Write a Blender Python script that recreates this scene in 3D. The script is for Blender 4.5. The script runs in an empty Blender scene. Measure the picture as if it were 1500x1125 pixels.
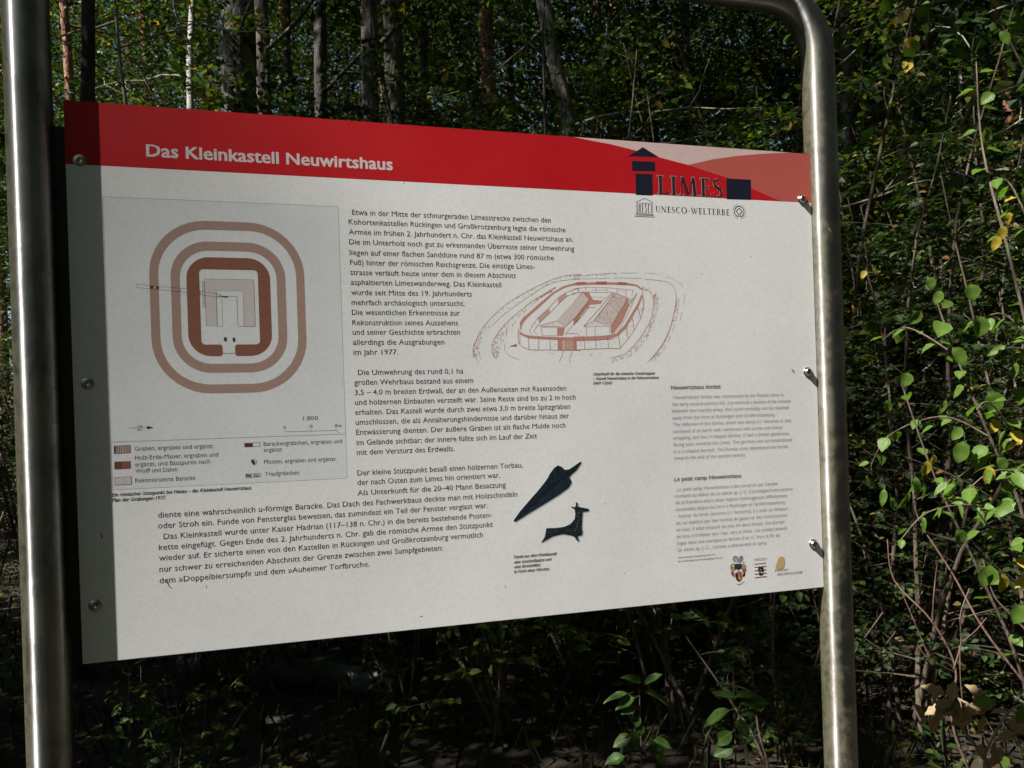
import bpy, bmesh, math, random
import numpy as np
from mathutils import Vector, Matrix

sc = bpy.context.scene
col = sc.collection
PI = math.pi

# ------------------------------------------------------------------ camera
PZ = 1.25                                  # height of the board's lower edge above the ground
CAM = Vector((0.2952, -1.1891, PZ + 0.3111))
RGT = Vector((0.96260, -0.26886, -0.03342)).normalized()
UPV = Vector((0.03241, -0.00822, 0.99944)).normalized()
FWD = Vector((0.26898, 0.96315, -0.00080)).normalized()
cd = bpy.data.cameras.new('camera')
cam = bpy.data.objects.new('camera', cd)
col.objects.link(cam)
cam.matrix_world = Matrix((( RGT.x, UPV.x, -FWD.x, CAM.x), (RGT.y, UPV.y, -FWD.y, CAM.y), (RGT.z, UPV.z, -FWD.z, CAM.z), (0, 0, 0, 1)))
cd.sensor_width = 36
cd.lens = 1130 / 1500 * 36
cd.shift_y = 0.0403
cd.clip_start = 0.05
cd.clip_end = 2000
cd.dof.use_dof = True
cd.dof.focus_distance = 1.24
cd.dof.aperture_fstop = 20.0
sc.camera = cam

# ------------------------------------------------------------------ light
SUN = Vector((-3.76, -1.0, 4.02)).normalized()        # towards the sun
elev = math.asin(SUN.z)
w = bpy.data.worlds.new('World'); sc.world = w; w.use_nodes = True
nt = w.node_tree
bg = nt.nodes['Background']
sky = nt.nodes.new('ShaderNodeTexSky'); sky.sky_type = 'NISHITA'; sky.sun_disc = False
sky.sun_elevation = elev
sky.sun_rotation = math.atan2(SUN.x, SUN.y)
nt.links.new(sky.outputs[0], bg.inputs[0]); bg.inputs[1].default_value = 0.05
sl = bpy.data.lights.new('sun', 'SUN'); sl.energy = 5.0; sl.angle = math.radians(0.53); sl.color = (1.0, 0.968, 0.918)
so = bpy.data.objects.new('sun', sl); col.objects.link(so)
so.rotation_euler = SUN.to_track_quat('Z', 'Y').to_euler()
sc.view_settings.view_transform = 'Standard'; sc.view_settings.look = 'None'
sc.view_settings.exposure = 1.2; sc.view_settings.gamma = 1; sc.view_settings.use_curve_mapping = False

def at(px, py, d):
    """world point seen at photograph pixel (px, py), d metres in front of the camera"""
    return CAM + d * (FWD + RGT * ((px - 750) / 1130) + UPV * ((622.9 - py) / 1130))

def ground_at(px, d):
    p = CAM + d * (FWD + RGT * ((px - 750) / 1130)); return Vector((p.x, p.y, ground_z(p.x, p.y)))

def ground_z(x, y):
    return 0.05 * math.sin(x * 0.9 + 1.3) * math.sin(y * 0.7) + 0.03 * math.sin(x * 2.3 + y * 1.9) - 0.02

# ------------------------------------------------------------------ materials
def newmat(name):
    m = bpy.data.materials.new(name); m.use_nodes = True
    return m, m.node_tree.nodes, m.node_tree.links, m.node_tree.nodes['Principled BSDF']
def N(nodes, t, **kw):
    n = nodes.new(t)
    for k, v in kw.items():
        if k.startswith('i_'): n.inputs[k[2:].replace('_', ' ')].default_value = v
        else: setattr(n, k, v)
    return n
def ramp(nodes, stops):
    r = nodes.new('ShaderNodeValToRGB'); e = r.color_ramp.elements
    while len(e) < len(stops): e.new(0.5)
    for i, (p, c) in enumerate(stops):
        e[i].position = p; e[i].color = (*c, 1) if len(c) == 3 else c
    return r

def leaf_mat(name, stops, trans=0.35, rough=0.5, veins=False, spec=0.3):
    m, n, l, b = newmat(name)
    g = N(n, 'ShaderNodeNewGeometry')
    r = ramp(n, stops); l.new(g.outputs['Random Per Island'], r.inputs[0])
    tc = N(n, 'ShaderNodeTexCoord')
    nz = N(n, 'ShaderNodeTexNoise', i_Scale=9.0, i_Detail=2.0)
    l.new(tc.outputs['Object'], nz.inputs['Vector'])
    mx = N(n, 'ShaderNodeMix', data_type='RGBA', blend_type='MULTIPLY'); mx.inputs[0].default_value = 0.6
    r2 = ramp(n, [(0.3, (0.55, 0.6, 0.5)), (0.7, (1.15, 1.1, 1.0))]); l.new(nz.outputs[0], r2.inputs[0])
    l.new(r.outputs[0], mx.inputs[6]); l.new(r2.outputs[0], mx.inputs[7])
    out = mx.outputs[2]
    if veins:
        uv = N(n, 'ShaderNodeUVMap')
        sep = N(n, 'ShaderNodeSeparateXYZ'); l.new(uv.outputs[0], sep.inputs[0])
        ab = N(n, 'ShaderNodeMath', operation='ABSOLUTE'); l.new(sep.outputs[1], ab.inputs[0])
        ad = N(n, 'ShaderNodeMath', operation='MULTIPLY_ADD'); l.new(ab.outputs[0], ad.inputs[0]); ad.inputs[1].default_value = -0.55; l.new(sep.outputs[0], ad.inputs[2])
        wv = N(n, 'ShaderNodeMath', operation='MULTIPLY'); l.new(ad.outputs[0], wv.inputs[0]); wv.inputs[1].default_value = 52
        sn = N(n, 'ShaderNodeMath', operation='SINE'); l.new(wv.outputs[0], sn.inputs[0])
        bp = N(n, 'ShaderNodeBump', i_Strength=0.22, i_Distance=0.0015); l.new(sn.outputs[0], bp.inputs['Height']); l.new(bp.outputs[0], b.inputs['Normal'])
        mr = N(n, 'ShaderNodeMath', operation='LESS_THAN'); l.new(ab.outputs[0], mr.inputs[0]); mr.inputs[1].default_value = 0.035
        m3 = N(n, 'ShaderNodeMix', data_type='RGBA'); l.new(mr.outputs[0], m3.inputs[0]); l.new(out, m3.inputs[6]); m3.inputs[7].default_value = (0.14, 0.19, 0.05, 1)
        out = m3.outputs[2]
        nb = N(n, 'ShaderNodeTexNoise', i_Scale=60.0, i_Detail=3.0); l.new(tc.outputs['Object'], nb.inputs['Vector'])
        rb = ramp(n, [(0.64, (0, 0, 0)), (0.72, (1, 1, 1))]); l.new(nb.outputs[0], rb.inputs[0])
        m4 = N(n, 'ShaderNodeMix', data_type='RGBA'); l.new(rb.outputs[0], m4.inputs[0]); l.new(out, m4.inputs[6]); m4.inputs[7].default_value = (0.09, 0.05, 0.02, 1)
        out = m4.outputs[2]
    l.new(out, b.inputs['Base Color']); b.inputs['Roughness'].default_value = rough
    b.inputs['Specular IOR Level'].default_value = spec
    if trans > 0:
        t = N(n, 'ShaderNodeBsdfTranslucent'); br = N(n, 'ShaderNodeMix', data_type='RGBA', blend_type='MULTIPLY'); br.inputs[0].default_value = 1
        l.new(out, br.inputs[6]); br.inputs[7].default_value = (1.5, 1.7, 0.6, 1); l.new(br.outputs[2], t.inputs[0])
        ms = N(n, 'ShaderNodeMixShader'); ms.inputs[0].default_value = trans
        l.new(b.outputs[0], ms.inputs[1]); l.new(t.outputs[0], ms.inputs[2]); l.new(ms.outputs[0], n['Material Output'].inputs[0])
    return m

G0 = (0.020, 0.045, 0.010); G1 = (0.042, 0.088, 0.014); G2 = (0.085, 0.130, 0.020); G3 = (0.15, 0.165, 0.03); YL = (0.45, 0.30, 0.03); BR = (0.20, 0.09, 0.03)
M = {}
M['leaf'] = leaf_mat('leaf_green', [(0, G0), (0.35, G1), (0.72, G2), (0.93, G3), (0.975, YL), (1, BR)])
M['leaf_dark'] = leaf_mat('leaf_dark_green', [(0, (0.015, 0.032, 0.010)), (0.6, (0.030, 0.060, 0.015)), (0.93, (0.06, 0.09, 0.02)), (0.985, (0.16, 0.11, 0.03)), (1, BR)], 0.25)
M['leaf_grey'] = leaf_mat('leaf_grey_green', [(0, (0.035, 0.045, 0.022)), (0.5, (0.07, 0.085, 0.04)), (0.9, (0.13, 0.14, 0.07)), (1, (0.2, 0.15, 0.08))], 0.25, 0.6)
M['leaf_near'] = leaf_mat('leaf_near_green', [(0, (0.05, 0.11, 0.018)), (0.4, (0.085, 0.17, 0.028)), (0.8, (0.15, 0.25, 0.045)), (1, (0.24, 0.29, 0.05))], 0.4, 0.38, veins=True)
M['leaf_shade'] = leaf_mat('leaf_shaded_green', [(0, (0.03, 0.07, 0.012)), (0.6, (0.045, 0.095, 0.016)), (1, (0.07, 0.11, 0.02))], 0.3, 0.4, veins=True)  # near leaf green darkened to stand in for shade on the seedlings
M['leaf_yellow'] = leaf_mat('leaf_yellow', [(0, (0.42, 0.24, 0.03)), (0.5, (0.5, 0.36, 0.05)), (1, (0.3, 0.28, 0.04))], 0.35, 0.45, veins=True)
M['leaf_oak'] = leaf_mat('leaf_withered_oak', [(0, (0.30, 0.19, 0.11)), (0.5, (0.38, 0.27, 0.17)), (1, (0.24, 0.14, 0.07))], 0.2, 0.6, veins=True)
M['litter'] = leaf_mat('leaf_litter', [(0, (0.035, 0.02, 0.012)), (0.4, (0.06, 0.035, 0.02)), (0.8, (0.10, 0.062, 0.036)), (0.95, (0.20, 0.13, 0.075)), (1, (0.3, 0.22, 0.05))], 0.1, 0.7)

def bark_mat(name, c0, c1, scale=10, bump=0.6, stretch=0.25, moss=None, mscale=2.0, birch=False):
    m, n, l, b = newmat(name)
    tc = N(n, 'ShaderNodeTexCoord'); mp = N(n, 'ShaderNodeMapping'); mp.inputs['Scale'].default_value = (1, 1, stretch if not birch else 5)
    l.new(tc.outputs['Object'], mp.inputs[0])
    vz = N(n, 'ShaderNodeTexVoronoi', feature='DISTANCE_TO_EDGE', i_Scale=scale * 1.6); l.new(mp.outputs[0], vz.inputs['Vector'])
    nz = N(n, 'ShaderNodeTexNoise', i_Scale=scale, i_Detail=8.0, i_Roughness=0.7); l.new(mp.outputs[0], nz.inputs['Vector'])
    r = ramp(n, [(0.40, c0), (0.62, c1)] if not birch else [(0.40, (0.05, 0.045, 0.04)), (0.47, c0), (0.7, c1)]); l.new(nz.outputs[0], r.inputs[0])
    out = r.outputs[0]
    if moss:
        n2 = N(n, 'ShaderNodeTexNoise', i_Scale=mscale, i_Detail=5.0); l.new(tc.outputs['Object'], n2.inputs['Vector'])
        r2 = ramp(n, [(0.48, (0, 0, 0)), (0.6, (1, 1, 1))]); l.new(n2.outputs[0], r2.inputs[0])
        mx = N(n, 'ShaderNodeMix', data_type='RGBA'); l.new(r2.outputs[0], mx.inputs[0]); l.new(out, mx.inputs[6]); mx.inputs[7].default_value = (*moss, 1); out = mx.outputs[2]
    l.new(out, b.inputs['Base Color']); b.inputs['Roughness'].default_value = 0.9
    ad = N(n, 'ShaderNodeMath', operation='ADD'); l.new(vz.outputs[0], ad.inputs[0]); l.new(nz.outputs[0], ad.inputs[1])
    bp = N(n, 'ShaderNodeBump', i_Strength=bump, i_Distance=0.03); l.new(ad.outputs[0], bp.inputs['Height']); l.new(bp.outputs[0], b.inputs['Normal'])
    return m
M['bark_grey'] = bark_mat('bark_grey_beech', (0.04, 0.036, 0.028), (0.24, 0.215, 0.17), 13, 1.0, 0.4, (0.06, 0.075, 0.03))
M['bark_dark'] = bark_mat('bark_dark', (0.03, 0.025, 0.02), (0.09, 0.075, 0.06), 12, 0.7, 0.3)
M['bark_oak'] = bark_mat('bark_oak', (0.03, 0.025, 0.02), (0.24, 0.20, 0.15), 16, 1.0, 0.2)
M['bark_pine'] = bark_mat('bark_pine', (0.14, 0.06, 0.035), (0.36, 0.17, 0.10), 12, 0.9, 0.35)
M['bark_birch'] = bark_mat('bark_birch', (0.26, 0.25, 0.23), (0.44, 0.42, 0.39), 5, 0.3, 1, birch=True)
M['twig'] = bark_mat('twig_bark', (0.06, 0.045, 0.03), (0.16, 0.12, 0.09), 30, 0.3)
M['twig_pale'] = bark_mat('twig_pale', (0.18, 0.16, 0.12), (0.36, 0.33, 0.27), 30, 0.3)
M['twig_red'] = bark_mat('twig_red', (0.10, 0.05, 0.038), (0.20, 0.125, 0.10), 30, 0.3)
M['log'] = bark_mat('weathered_log', (0.10, 0.095, 0.09), (0.28, 0.26, 0.25), 8, 0.7, 3.0, (0.05, 0.07, 0.03))

m, n, l, b = newmat('forest_soil'); M['soil'] = m
tc = N(n, 'ShaderNodeTexCoord'); nz = N(n, 'ShaderNodeTexNoise', i_Scale=7.0, i_Detail=10.0, i_Roughness=0.75); l.new(tc.outputs['Object'], nz.inputs['Vector'])
r = ramp(n, [(0.3, (0.018, 0.013, 0.009)), (0.5, (0.034, 0.024, 0.015)), (0.62, (0.055, 0.038, 0.023)), (0.75, (0.03, 0.04, 0.015))]); l.new(nz.outputs[0], r.inputs[0]); l.new(r.outputs[0], b.inputs['Base Color'])
b.inputs['Roughness'].default_value = 0.95
bp = N(n, 'ShaderNodeBump', i_Strength=0.8, i_Distance=0.04); l.new(nz.outputs[0], bp.inputs['Height']); l.new(bp.outputs[0], b.inputs['Normal'])

# steel, brushed around the tube, dulled by algae and grime
ANISO_ROT = 0.0
def steel(name, algae=0.5, base=(0.62, 0.615, 0.61)):
    m, n, l, b = newmat(name)
    b.inputs['Metallic'].default_value = 1.0
    tc = N(n, 'ShaderNodeTexCoord')
    nz = N(n, 'ShaderNodeTexNoise', i_Scale=11.0, i_Detail=9.0, i_Roughness=0.65, i_Distortion=0.4); l.new(tc.outputs['Object'], nz.inputs['Vector'])
    n2 = N(n, 'ShaderNodeTexNoise', i_Scale=70.0, i_Detail=6.0, i_Roughness=0.7); l.new(tc.outputs['Object'], n2.inputs['Vector'])
    n3 = N(n, 'ShaderNodeTexNoise', i_Scale=2.3, i_Detail=4.0); l.new(tc.outputs['Object'], n3.inputs['Vector'])
    r = ramp(n, [(0.3, tuple(c * 0.5 for c in base)), (0.65, base)]); l.new(nz.outputs[0], r.inputs[0])
    l.new(r.outputs[0], b.inputs['Base Color'])
    rr = ramp(n, [(0.35, (0.34,) * 3), (0.65, (0.48,) * 3)]); l.new(n3.outputs[0], rr.inputs[0])
    sx0 = N(n, 'ShaderNodeSeparateXYZ'); l.new(tc.outputs['Object'], sx0.inputs[0]); wr = N(n, 'ShaderNodeMapRange'); l.new(sx0.outputs[0], wr.inputs[0]); wr.inputs[1].default_value = 0.3; wr.inputs[2].default_value = 0.6; wr.inputs[3].default_value = 0.0; wr.inputs[4].default_value = 0.14
    ra = N(n, 'ShaderNodeMath', operation='ADD'); l.new(rr.outputs[0], ra.inputs[0]); l.new(wr.outputs[0], ra.inputs[1]); l.new(ra.outputs[0], b.inputs['Roughness'])
    b.inputs['Anisotropic'].default_value = 1.0; b.inputs['Anisotropic Rotation'].default_value = 0.25
    tg = N(n, 'ShaderNodeTangent', direction_type='UV_MAP'); l.new(tg.outputs[0], b.inputs['Tangent'])
    bp = N(n, 'ShaderNodeBump', i_Strength=0.05, i_Distance=0.001); l.new(n2.outputs[0], bp.inputs['Height']); l.new(bp.outputs[0], b.inputs['Normal'])
    mpv = N(n, 'ShaderNodeMapping'); mpv.inputs['Scale'].default_value = (1, 1, 0.28); l.new(tc.outputs['Object'], mpv.inputs[0])
    n5 = N(n, 'ShaderNodeTexNoise', i_Scale=26.0, i_Detail=10.0, i_Roughness=0.7, i_Distortion=1.2); l.new(mpv.outputs[0], n5.inputs['Vector'])
    st_ = ramp(n, [(0.50, (1, 1, 1)), (0.54, (0.35, 0.34, 0.32)), (0.60, (0.75, 0.74, 0.7)), (0.70, (0.3, 0.29, 0.27))]); l.new(n5.outputs[0], st_.inputs[0])
    mst = N(n, 'ShaderNodeMix', data_type='RGBA', blend_type='MULTIPLY'); mst.inputs[0].default_value = 0.6; l.new(r.outputs[0], mst.inputs[6]); l.new(st_.outputs[0], mst.inputs[7]); l.new(mst.outputs[2], b.inputs['Base Color'])
    # a duller worn layer
    g2 = N(n, 'ShaderNodeBsdfAnisotropic', i_Roughness=0.36); l.new(r.outputs[0], g2.inputs[0])
    m0 = N(n, 'ShaderNodeMixShader'); m0.inputs[0].default_value = 0.32; l.new(b.outputs[0], m0.inputs[1]); l.new(g2.outputs[0], m0.inputs[2])
    # algae film: patches, thickest on the weather side (towards -x)
    geo = N(n, 'ShaderNodeNewGeometry'); sp = N(n, 'ShaderNodeSeparateXYZ'); l.new(geo.outputs['Normal'], sp.inputs[0])
    wx = N(n, 'ShaderNodeMapRange'); l.new(sp.outputs[0], wx.inputs[0]); wx.inputs[1].default_value = -0.30; wx.inputs[2].default_value = -0.80; wx.inputs[3].default_value = 0.0; wx.inputs[4].default_value = 0.42
    wz = N(n, 'ShaderNodeMapRange'); sz = N(n, 'ShaderNodeSeparateXYZ'); l.new(tc.outputs['Object'], sz.inputs[0]); l.new(sz.outputs[2], wz.inputs[0]); wz.inputs[1].default_value = 2.2; wz.inputs[2].default_value = 0.9; wz.inputs[3].default_value = -0.05; wz.inputs[4].default_value = 0.07
    ad = N(n, 'ShaderNodeMath', operation='ADD'); l.new(nz.outputs[0], ad.inputs[0]); l.new(wx.outputs[0], ad.inputs[1])
    a3 = N(n, 'ShaderNodeMath', operation='ADD'); l.new(ad.outputs[0], a3.inputs[0]); l.new(wz.outputs[0], a3.inputs[1])
    a2 = N(n, 'ShaderNodeMath', operation='MULTIPLY_ADD'); l.new(n2.outputs[0], a2.inputs[0]); a2.inputs[1].default_value = 0.35; l.new(a3.outputs[0], a2.inputs[2])
    mk = ramp(n, [(0.72, (0.025, 0.025, 0.025)), (0.96, (0.95, 0.95, 0.95))]); l.new(a2.outputs[0], mk.inputs[0])
    ml = N(n, 'ShaderNodeMath', operation='MULTIPLY'); l.new(mk.outputs[0], ml.inputs[0]); ml.inputs[1].default_value = algae
    d = N(n, 'ShaderNodeBsdfDiffuse'); rd = ramp(n, [(0.35, (0.045, 0.045, 0.022)), (0.55, (0.14, 0.125, 0.08)), (0.75, (0.09, 0.105, 0.045))]); l.new(n2.outputs[0], rd.inputs[0]); l.new(rd.outputs[0], d.inputs[0])
    ms = N(n, 'ShaderNodeMixShader'); l.new(ml.outputs[0], ms.inputs[0]); l.new(m0.outputs[0], ms.inputs[1]); l.new(d.outputs[0], ms.inputs[2]); l.new(ms.outputs[0], n['Material Output'].inputs[0])
    return m
M['steel'] = steel('brushed_steel', 0.58)
m, n, l, b = newmat('screw_steel'); M['screw'] = m
b.inputs['Metallic'].default_value = 1; b.inputs['Base Color'].default_value = (0.5, 0.48, 0.46, 1); b.inputs['Roughness'].default_value = 0.28
m, n, l, b = newmat('shaded_bracket'); M['bracket'] = m
b.inputs['Base Color'].default_value = (0.02, 0.02, 0.024, 1); b.inputs['Roughness'].default_value = 0.5  # near-black colour also holds the shade between post and board

def print_mat(name, c, rough=0.42):
    m, n, l, b = newmat('print_' + name)
    tc = N(n, 'ShaderNodeTexCoord'); nz = N(n, 'ShaderNodeTexNoise', i_Scale=3.0, i_Detail=6.0, i_Roughness=0.6); l.new(tc.outputs['Object'], nz.inputs['Vector'])
    n2 = N(n, 'ShaderNodeTexNoise', i_Scale=220.0, i_Detail=2.0); l.new(tc.outputs['Object'], n2.inputs['Vector'])
    r = ramp(n, [(0.3, tuple(x * 0.90 for x in c)), (0.6, c)]); l.new(nz.outputs[0], r.inputs[0])
    mx = N(n, 'ShaderNodeMix', data_type='RGBA', blend_type='MULTIPLY'); mx.inputs[0].default_value = 0.5
    r2 = ramp(n, [(0.3, (0.86,) * 3), (0.6, (1,) * 3)]); l.new(n2.outputs[0], r2.inputs[0]); l.new(r.outputs[0], mx.inputs[6]); l.new(r2.outputs[0], mx.inputs[7])
    out = mx.outputs[2]
    # small dirt specks of their own
    vo = N(n, 'ShaderNodeTexVoronoi', i_Scale=38.0); l.new(tc.outputs['Object'], vo.inputs['Vector'])
    lt = N(n, 'ShaderNodeMath', operation='LESS_THAN'); l.new(vo.outputs['Distance'], lt.inputs[0]); lt.inputs[1].default_value = 0.035
    sc_ = N(n, 'ShaderNodeSeparateColor'); l.new(vo.outputs['Color'], sc_.inputs[0])
    gt = N(n, 'ShaderNodeMath', operation='GREATER_THAN'); l.new(sc_.outputs[0], gt.inputs[0]); gt.inputs[1].default_value = 0.9
    mm = N(n, 'ShaderNodeMath', operation='MULTIPLY'); l.new(lt.outputs[0], mm.inputs[0]); l.new(gt.outputs[0], mm.inputs[1])
    m3 = N(n, 'ShaderNodeMix', data_type='RGBA'); l.new(mm.outputs[0], m3.inputs[0]); l.new(out, m3.inputs[6]); m3.inputs[7].default_value = (0.08, 0.07, 0.06, 1)
    l.new(m3.outputs[2], b.inputs['Base Color']); b.inputs['Roughness'].default_value = rough
    b.inputs['Specular IOR Level'].default_value = 0.3
    rg = ramp(n, [(0.35, (rough - 0.05,) * 3), (0.7, (rough + 0.1,) * 3)]); l.new(nz.outputs[0], rg.inputs[0]); l.new(rg.outputs[0], b.inputs['Roughness'])
    bp = N(n, 'ShaderNodeBump', i_Strength=0.05, i_Distance=0.0004); l.new(n2.outputs[0], bp.inputs['Height']); l.new(bp.outputs[0], b.inputs['Normal'])
    return m
PC = dict(white=(0.83, 0.83, 0.82), red=(0.52, 0.010, 0.016), pale=(0.68, 0.50, 0.47), rose=(0.50, 0.105, 0.085), navy=(0.012, 0.014, 0.03), ink=(0.02, 0.02, 0.028), outline=(0.45, 0.36, 0.36),
          sheet=(0.74, 0.755, 0.77), hair=(0.22, 0.21, 0.2), tan=(0.40, 0.265, 0.22), brown=(0.25, 0.105, 0.065), brown2=(0.17, 0.06, 0.04), grey=(0.2, 0.19, 0.18), palepink=(0.62, 0.565, 0.55), maroon=(0.11, 0.03, 0.025),
          darkbrown=(0.07, 0.05, 0.04), sanguine=(0.46, 0.15, 0.115), sanguine_wash=(0.53, 0.27, 0.22), sanguine_wash2=(0.57, 0.38, 0.33), sanguine_tint=(0.66, 0.59, 0.56), graphite=(0.25, 0.20, 0.2),
          shade1=(0.60, 0.60, 0.585), shade2=(0.40, 0.40, 0.42), verdigris=(0.012, 0.022, 0.028), verdigris_light=(0.016, 0.028, 0.045), verdigris_dark=(0.006, 0.012, 0.02), bronze=(0.018, 0.028, 0.032), bronze_light=(0.07, 0.085, 0.09),
          steelblue=(0.22, 0.25, 0.34), sheetgrey=(0.55, 0.55, 0.54), crimson=(0.38, 0.07, 0.09), olive=(0.32, 0.34, 0.14), darkgreen=(0.03, 0.05, 0.03), orange=(0.42, 0.2, 0.1), yellow=(0.55, 0.4, 0.05), legendgrey=(0.10, 0.09, 0.09), sand=(0.58, 0.40, 0.20), textgrey=(0.30, 0.30, 0.33), titlewhite=(0.72, 0.62, 0.62))
for k_, v_ in PC.items(): M['p_' + k_] = print_mat(k_, v_)
for k_ in ('verdigris', 'verdigris_light', 'bronze'):
    nt_ = M['p_' + k_].node_tree; n_ = nt_.nodes; pb_ = n_['Principled BSDF']; src_ = pb_.inputs['Base Color'].links[0].from_socket
    tc_ = n_.new('ShaderNodeTexCoord'); nz_ = N(n_, 'ShaderNodeTexNoise', i_Scale=170.0, i_Detail=6.0, i_Roughness=0.7); nt_.links.new(tc_.outputs['Object'], nz_.inputs['Vector'])
    rp_ = ramp(n_, [(0.35, (0.35, 0.35, 0.4)), (0.55, (1, 1, 1)), (0.7, (2.6, 2.8, 3.0))]); nt_.links.new(nz_.outputs[0], rp_.inputs[0])
    mm_ = N(n_, 'ShaderNodeMix', data_type='RGBA', blend_type='MULTIPLY'); mm_.inputs[0].default_value = 1; nt_.links.new(src_, mm_.inputs[6]); nt_.links.new(rp_.outputs[0], mm_.inputs[7]); nt_.links.new(mm_.outputs[2], pb_.inputs['Base Color'])

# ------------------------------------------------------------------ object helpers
def tag(o, label=None, cat=None, group=None, kind=None):
    if label: o['label'] = label
    if cat: o['category'] = cat
    if group: o['group'] = group
    if kind: o['kind'] = kind
    return o
def empty(name, loc=(0, 0, 0)):
    o = bpy.data.objects.new(name, None); o.location = loc; o.empty_display_size = 0.1; col.objects.link(o); return o
def link(name, me, parent=None, loc=None):
    o = bpy.data.objects.new(name, me); col.objects.link(o)
    if parent: o.parent = parent
    if loc is not None: o.location = loc
    return o
def mesh_np(name, V, F, mats, smooth=False, midx=None, uv=None):
    """V (n,3); F list of index arrays all of one size (m,k)"""
    me = bpy.data.meshes.new(name); V = np.asarray(V, np.float32); F = np.asarray(F, np.int32)
    k = F.shape[1]
    me.vertices.add(len(V)); me.vertices.foreach_set('co', V.ravel())
    me.loops.add(F.size); me.loops.foreach_set('vertex_index', F.ravel())
    me.polygons.add(len(F)); me.polygons.foreach_set('loop_start', np.arange(0, F.size, k, dtype=np.int32))
    if midx is not None: me.polygons.foreach_set('material_index', np.asarray(midx, np.int32))
    if uv is not None:
        ul = me.uv_layers.new(name='UVMap'); ul.data.foreach_set('uv', np.asarray(uv, np.float32)[F.ravel()].ravel())
    me.update(calc_edges=True)
    if smooth: me.polygons.foreach_set('use_smooth', np.ones(len(F), bool))
    for m_ in (mats if isinstance(mats, (list, tuple)) else [mats]): me.materials.append(m_)
    me.validate()
    return me
def mesh_py(name, V, F, mats, smooth=False, midx=None):
    me = bpy.data.meshes.new(name); me.from_pydata([tuple(v) for v in V], [], F)
    for m_ in (mats if isinstance(mats, (list, tuple)) else [mats]): me.materials.append(m_)
    if midx: me.polygons.foreach_set('material_index', midx)
    if smooth: me.polygons.foreach_set('use_smooth', [True] * len(F))
    me.update(); return me

class Tubes:
    """many tapered tubes collected in one mesh"""
    def __init__(s): s.V = []; s.F = []; s.UV = []; s.n = 0
    def add(s, pts, rad, sides=6, jitter=0.0, rng=None, cap=True):
        pts = np.asarray(pts, float); k = len(pts)
        rad = np.full(k, rad) if np.isscalar(rad) else np.asarray(rad, float)
        T = np.gradient(pts, axis=0); T /= np.linalg.norm(T, axis=1)[:, None] + 1e-9
        a = np.array([0, 0, 1.0]) if abs(T[0][2]) < 0.9 else np.array([1.0, 0, 0])
        X = np.cross(a, T[0]); X /= np.linalg.norm(X)
        ang = np.arange(sides) / sides * 2 * PI
        rings = []; d = 0
        for i in range(k):
            X = X - T[i] * np.dot(X, T[i]); X /= np.linalg.norm(X) + 1e-9; Y = np.cross(T[i], X)
            rr = np.full(sides, rad[i])
            if jitter and rng is not None: rr = rr * (1 + jitter * rng.standard_normal(sides))
            rings.append(pts[i] + np.cos(ang)[:, None] * X * rr[:, None] + np.sin(ang)[:, None] * Y * rr[:, None])
            if i: d += np.linalg.norm(pts[i] - pts[i - 1])
            s.UV.append(np.stack([np.arange(sides) / sides, np.full(sides, d)], 1))
        s.V.append(np.concatenate(rings))
        i0 = np.arange(k - 1)[:, None] * sides; j = np.arange(sides)[None, :]; jn = (j + 1) % sides
        q = np.stack([i0 + j, i0 + jn, i0 + sides + jn, i0 + sides + j], -1).reshape(-1, 4) + s.n
        s.F.append(q); s.n += k * sides
    def mesh(s, name, mat, smooth=True):
        return mesh_np(name, np.concatenate(s.V), np.concatenate(s.F), mat, smooth)

# ================================================================== STRUCTURE: ground
GR = 120
gx = np.concatenate([np.linspace(-400, -14, 14), np.linspace(-13, 16, 60), np.linspace(17, 400, 14)])
gy = np.concatenate([np.linspace(-400, -9, 14), np.linspace(-8, 22, 60), np.linspace(23, 400, 14)])
GX, GY = np.meshgrid(gx, gy)
GZ = 0.05 * np.sin(GX * 0.9 + 1.3) * np.sin(GY * 0.7) + 0.03 * np.sin(GX * 2.3 + GY * 1.9) - 0.02
nx = len(gx); ny = len(gy)
idx = (np.arange(ny - 1)[:, None] * nx + np.arange(nx - 1)[None, :]).ravel()
ground = link('forest_floor', mesh_np('forest_floor', np.stack([GX.ravel(), GY.ravel(), GZ.ravel()], 1), np.stack([idx, idx + 1, idx + nx + 1, idx + nx], 1), M['soil'], True))
tag(ground, 'dark forest floor of soil and needles', None, None, 'structure')

# ================================================================== THE SIGN
sign = empty('information_sign', (0.6, 0.006, 0))
tag(sign, 'white and red information board on a bent steel tube frame', 'sign')
SO = Vector((0.6, 0.006, 0))
def child(name, me, parent=sign, **kw):
    o = link(name, me, parent); tag(o, **kw) if kw else None; return o

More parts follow.
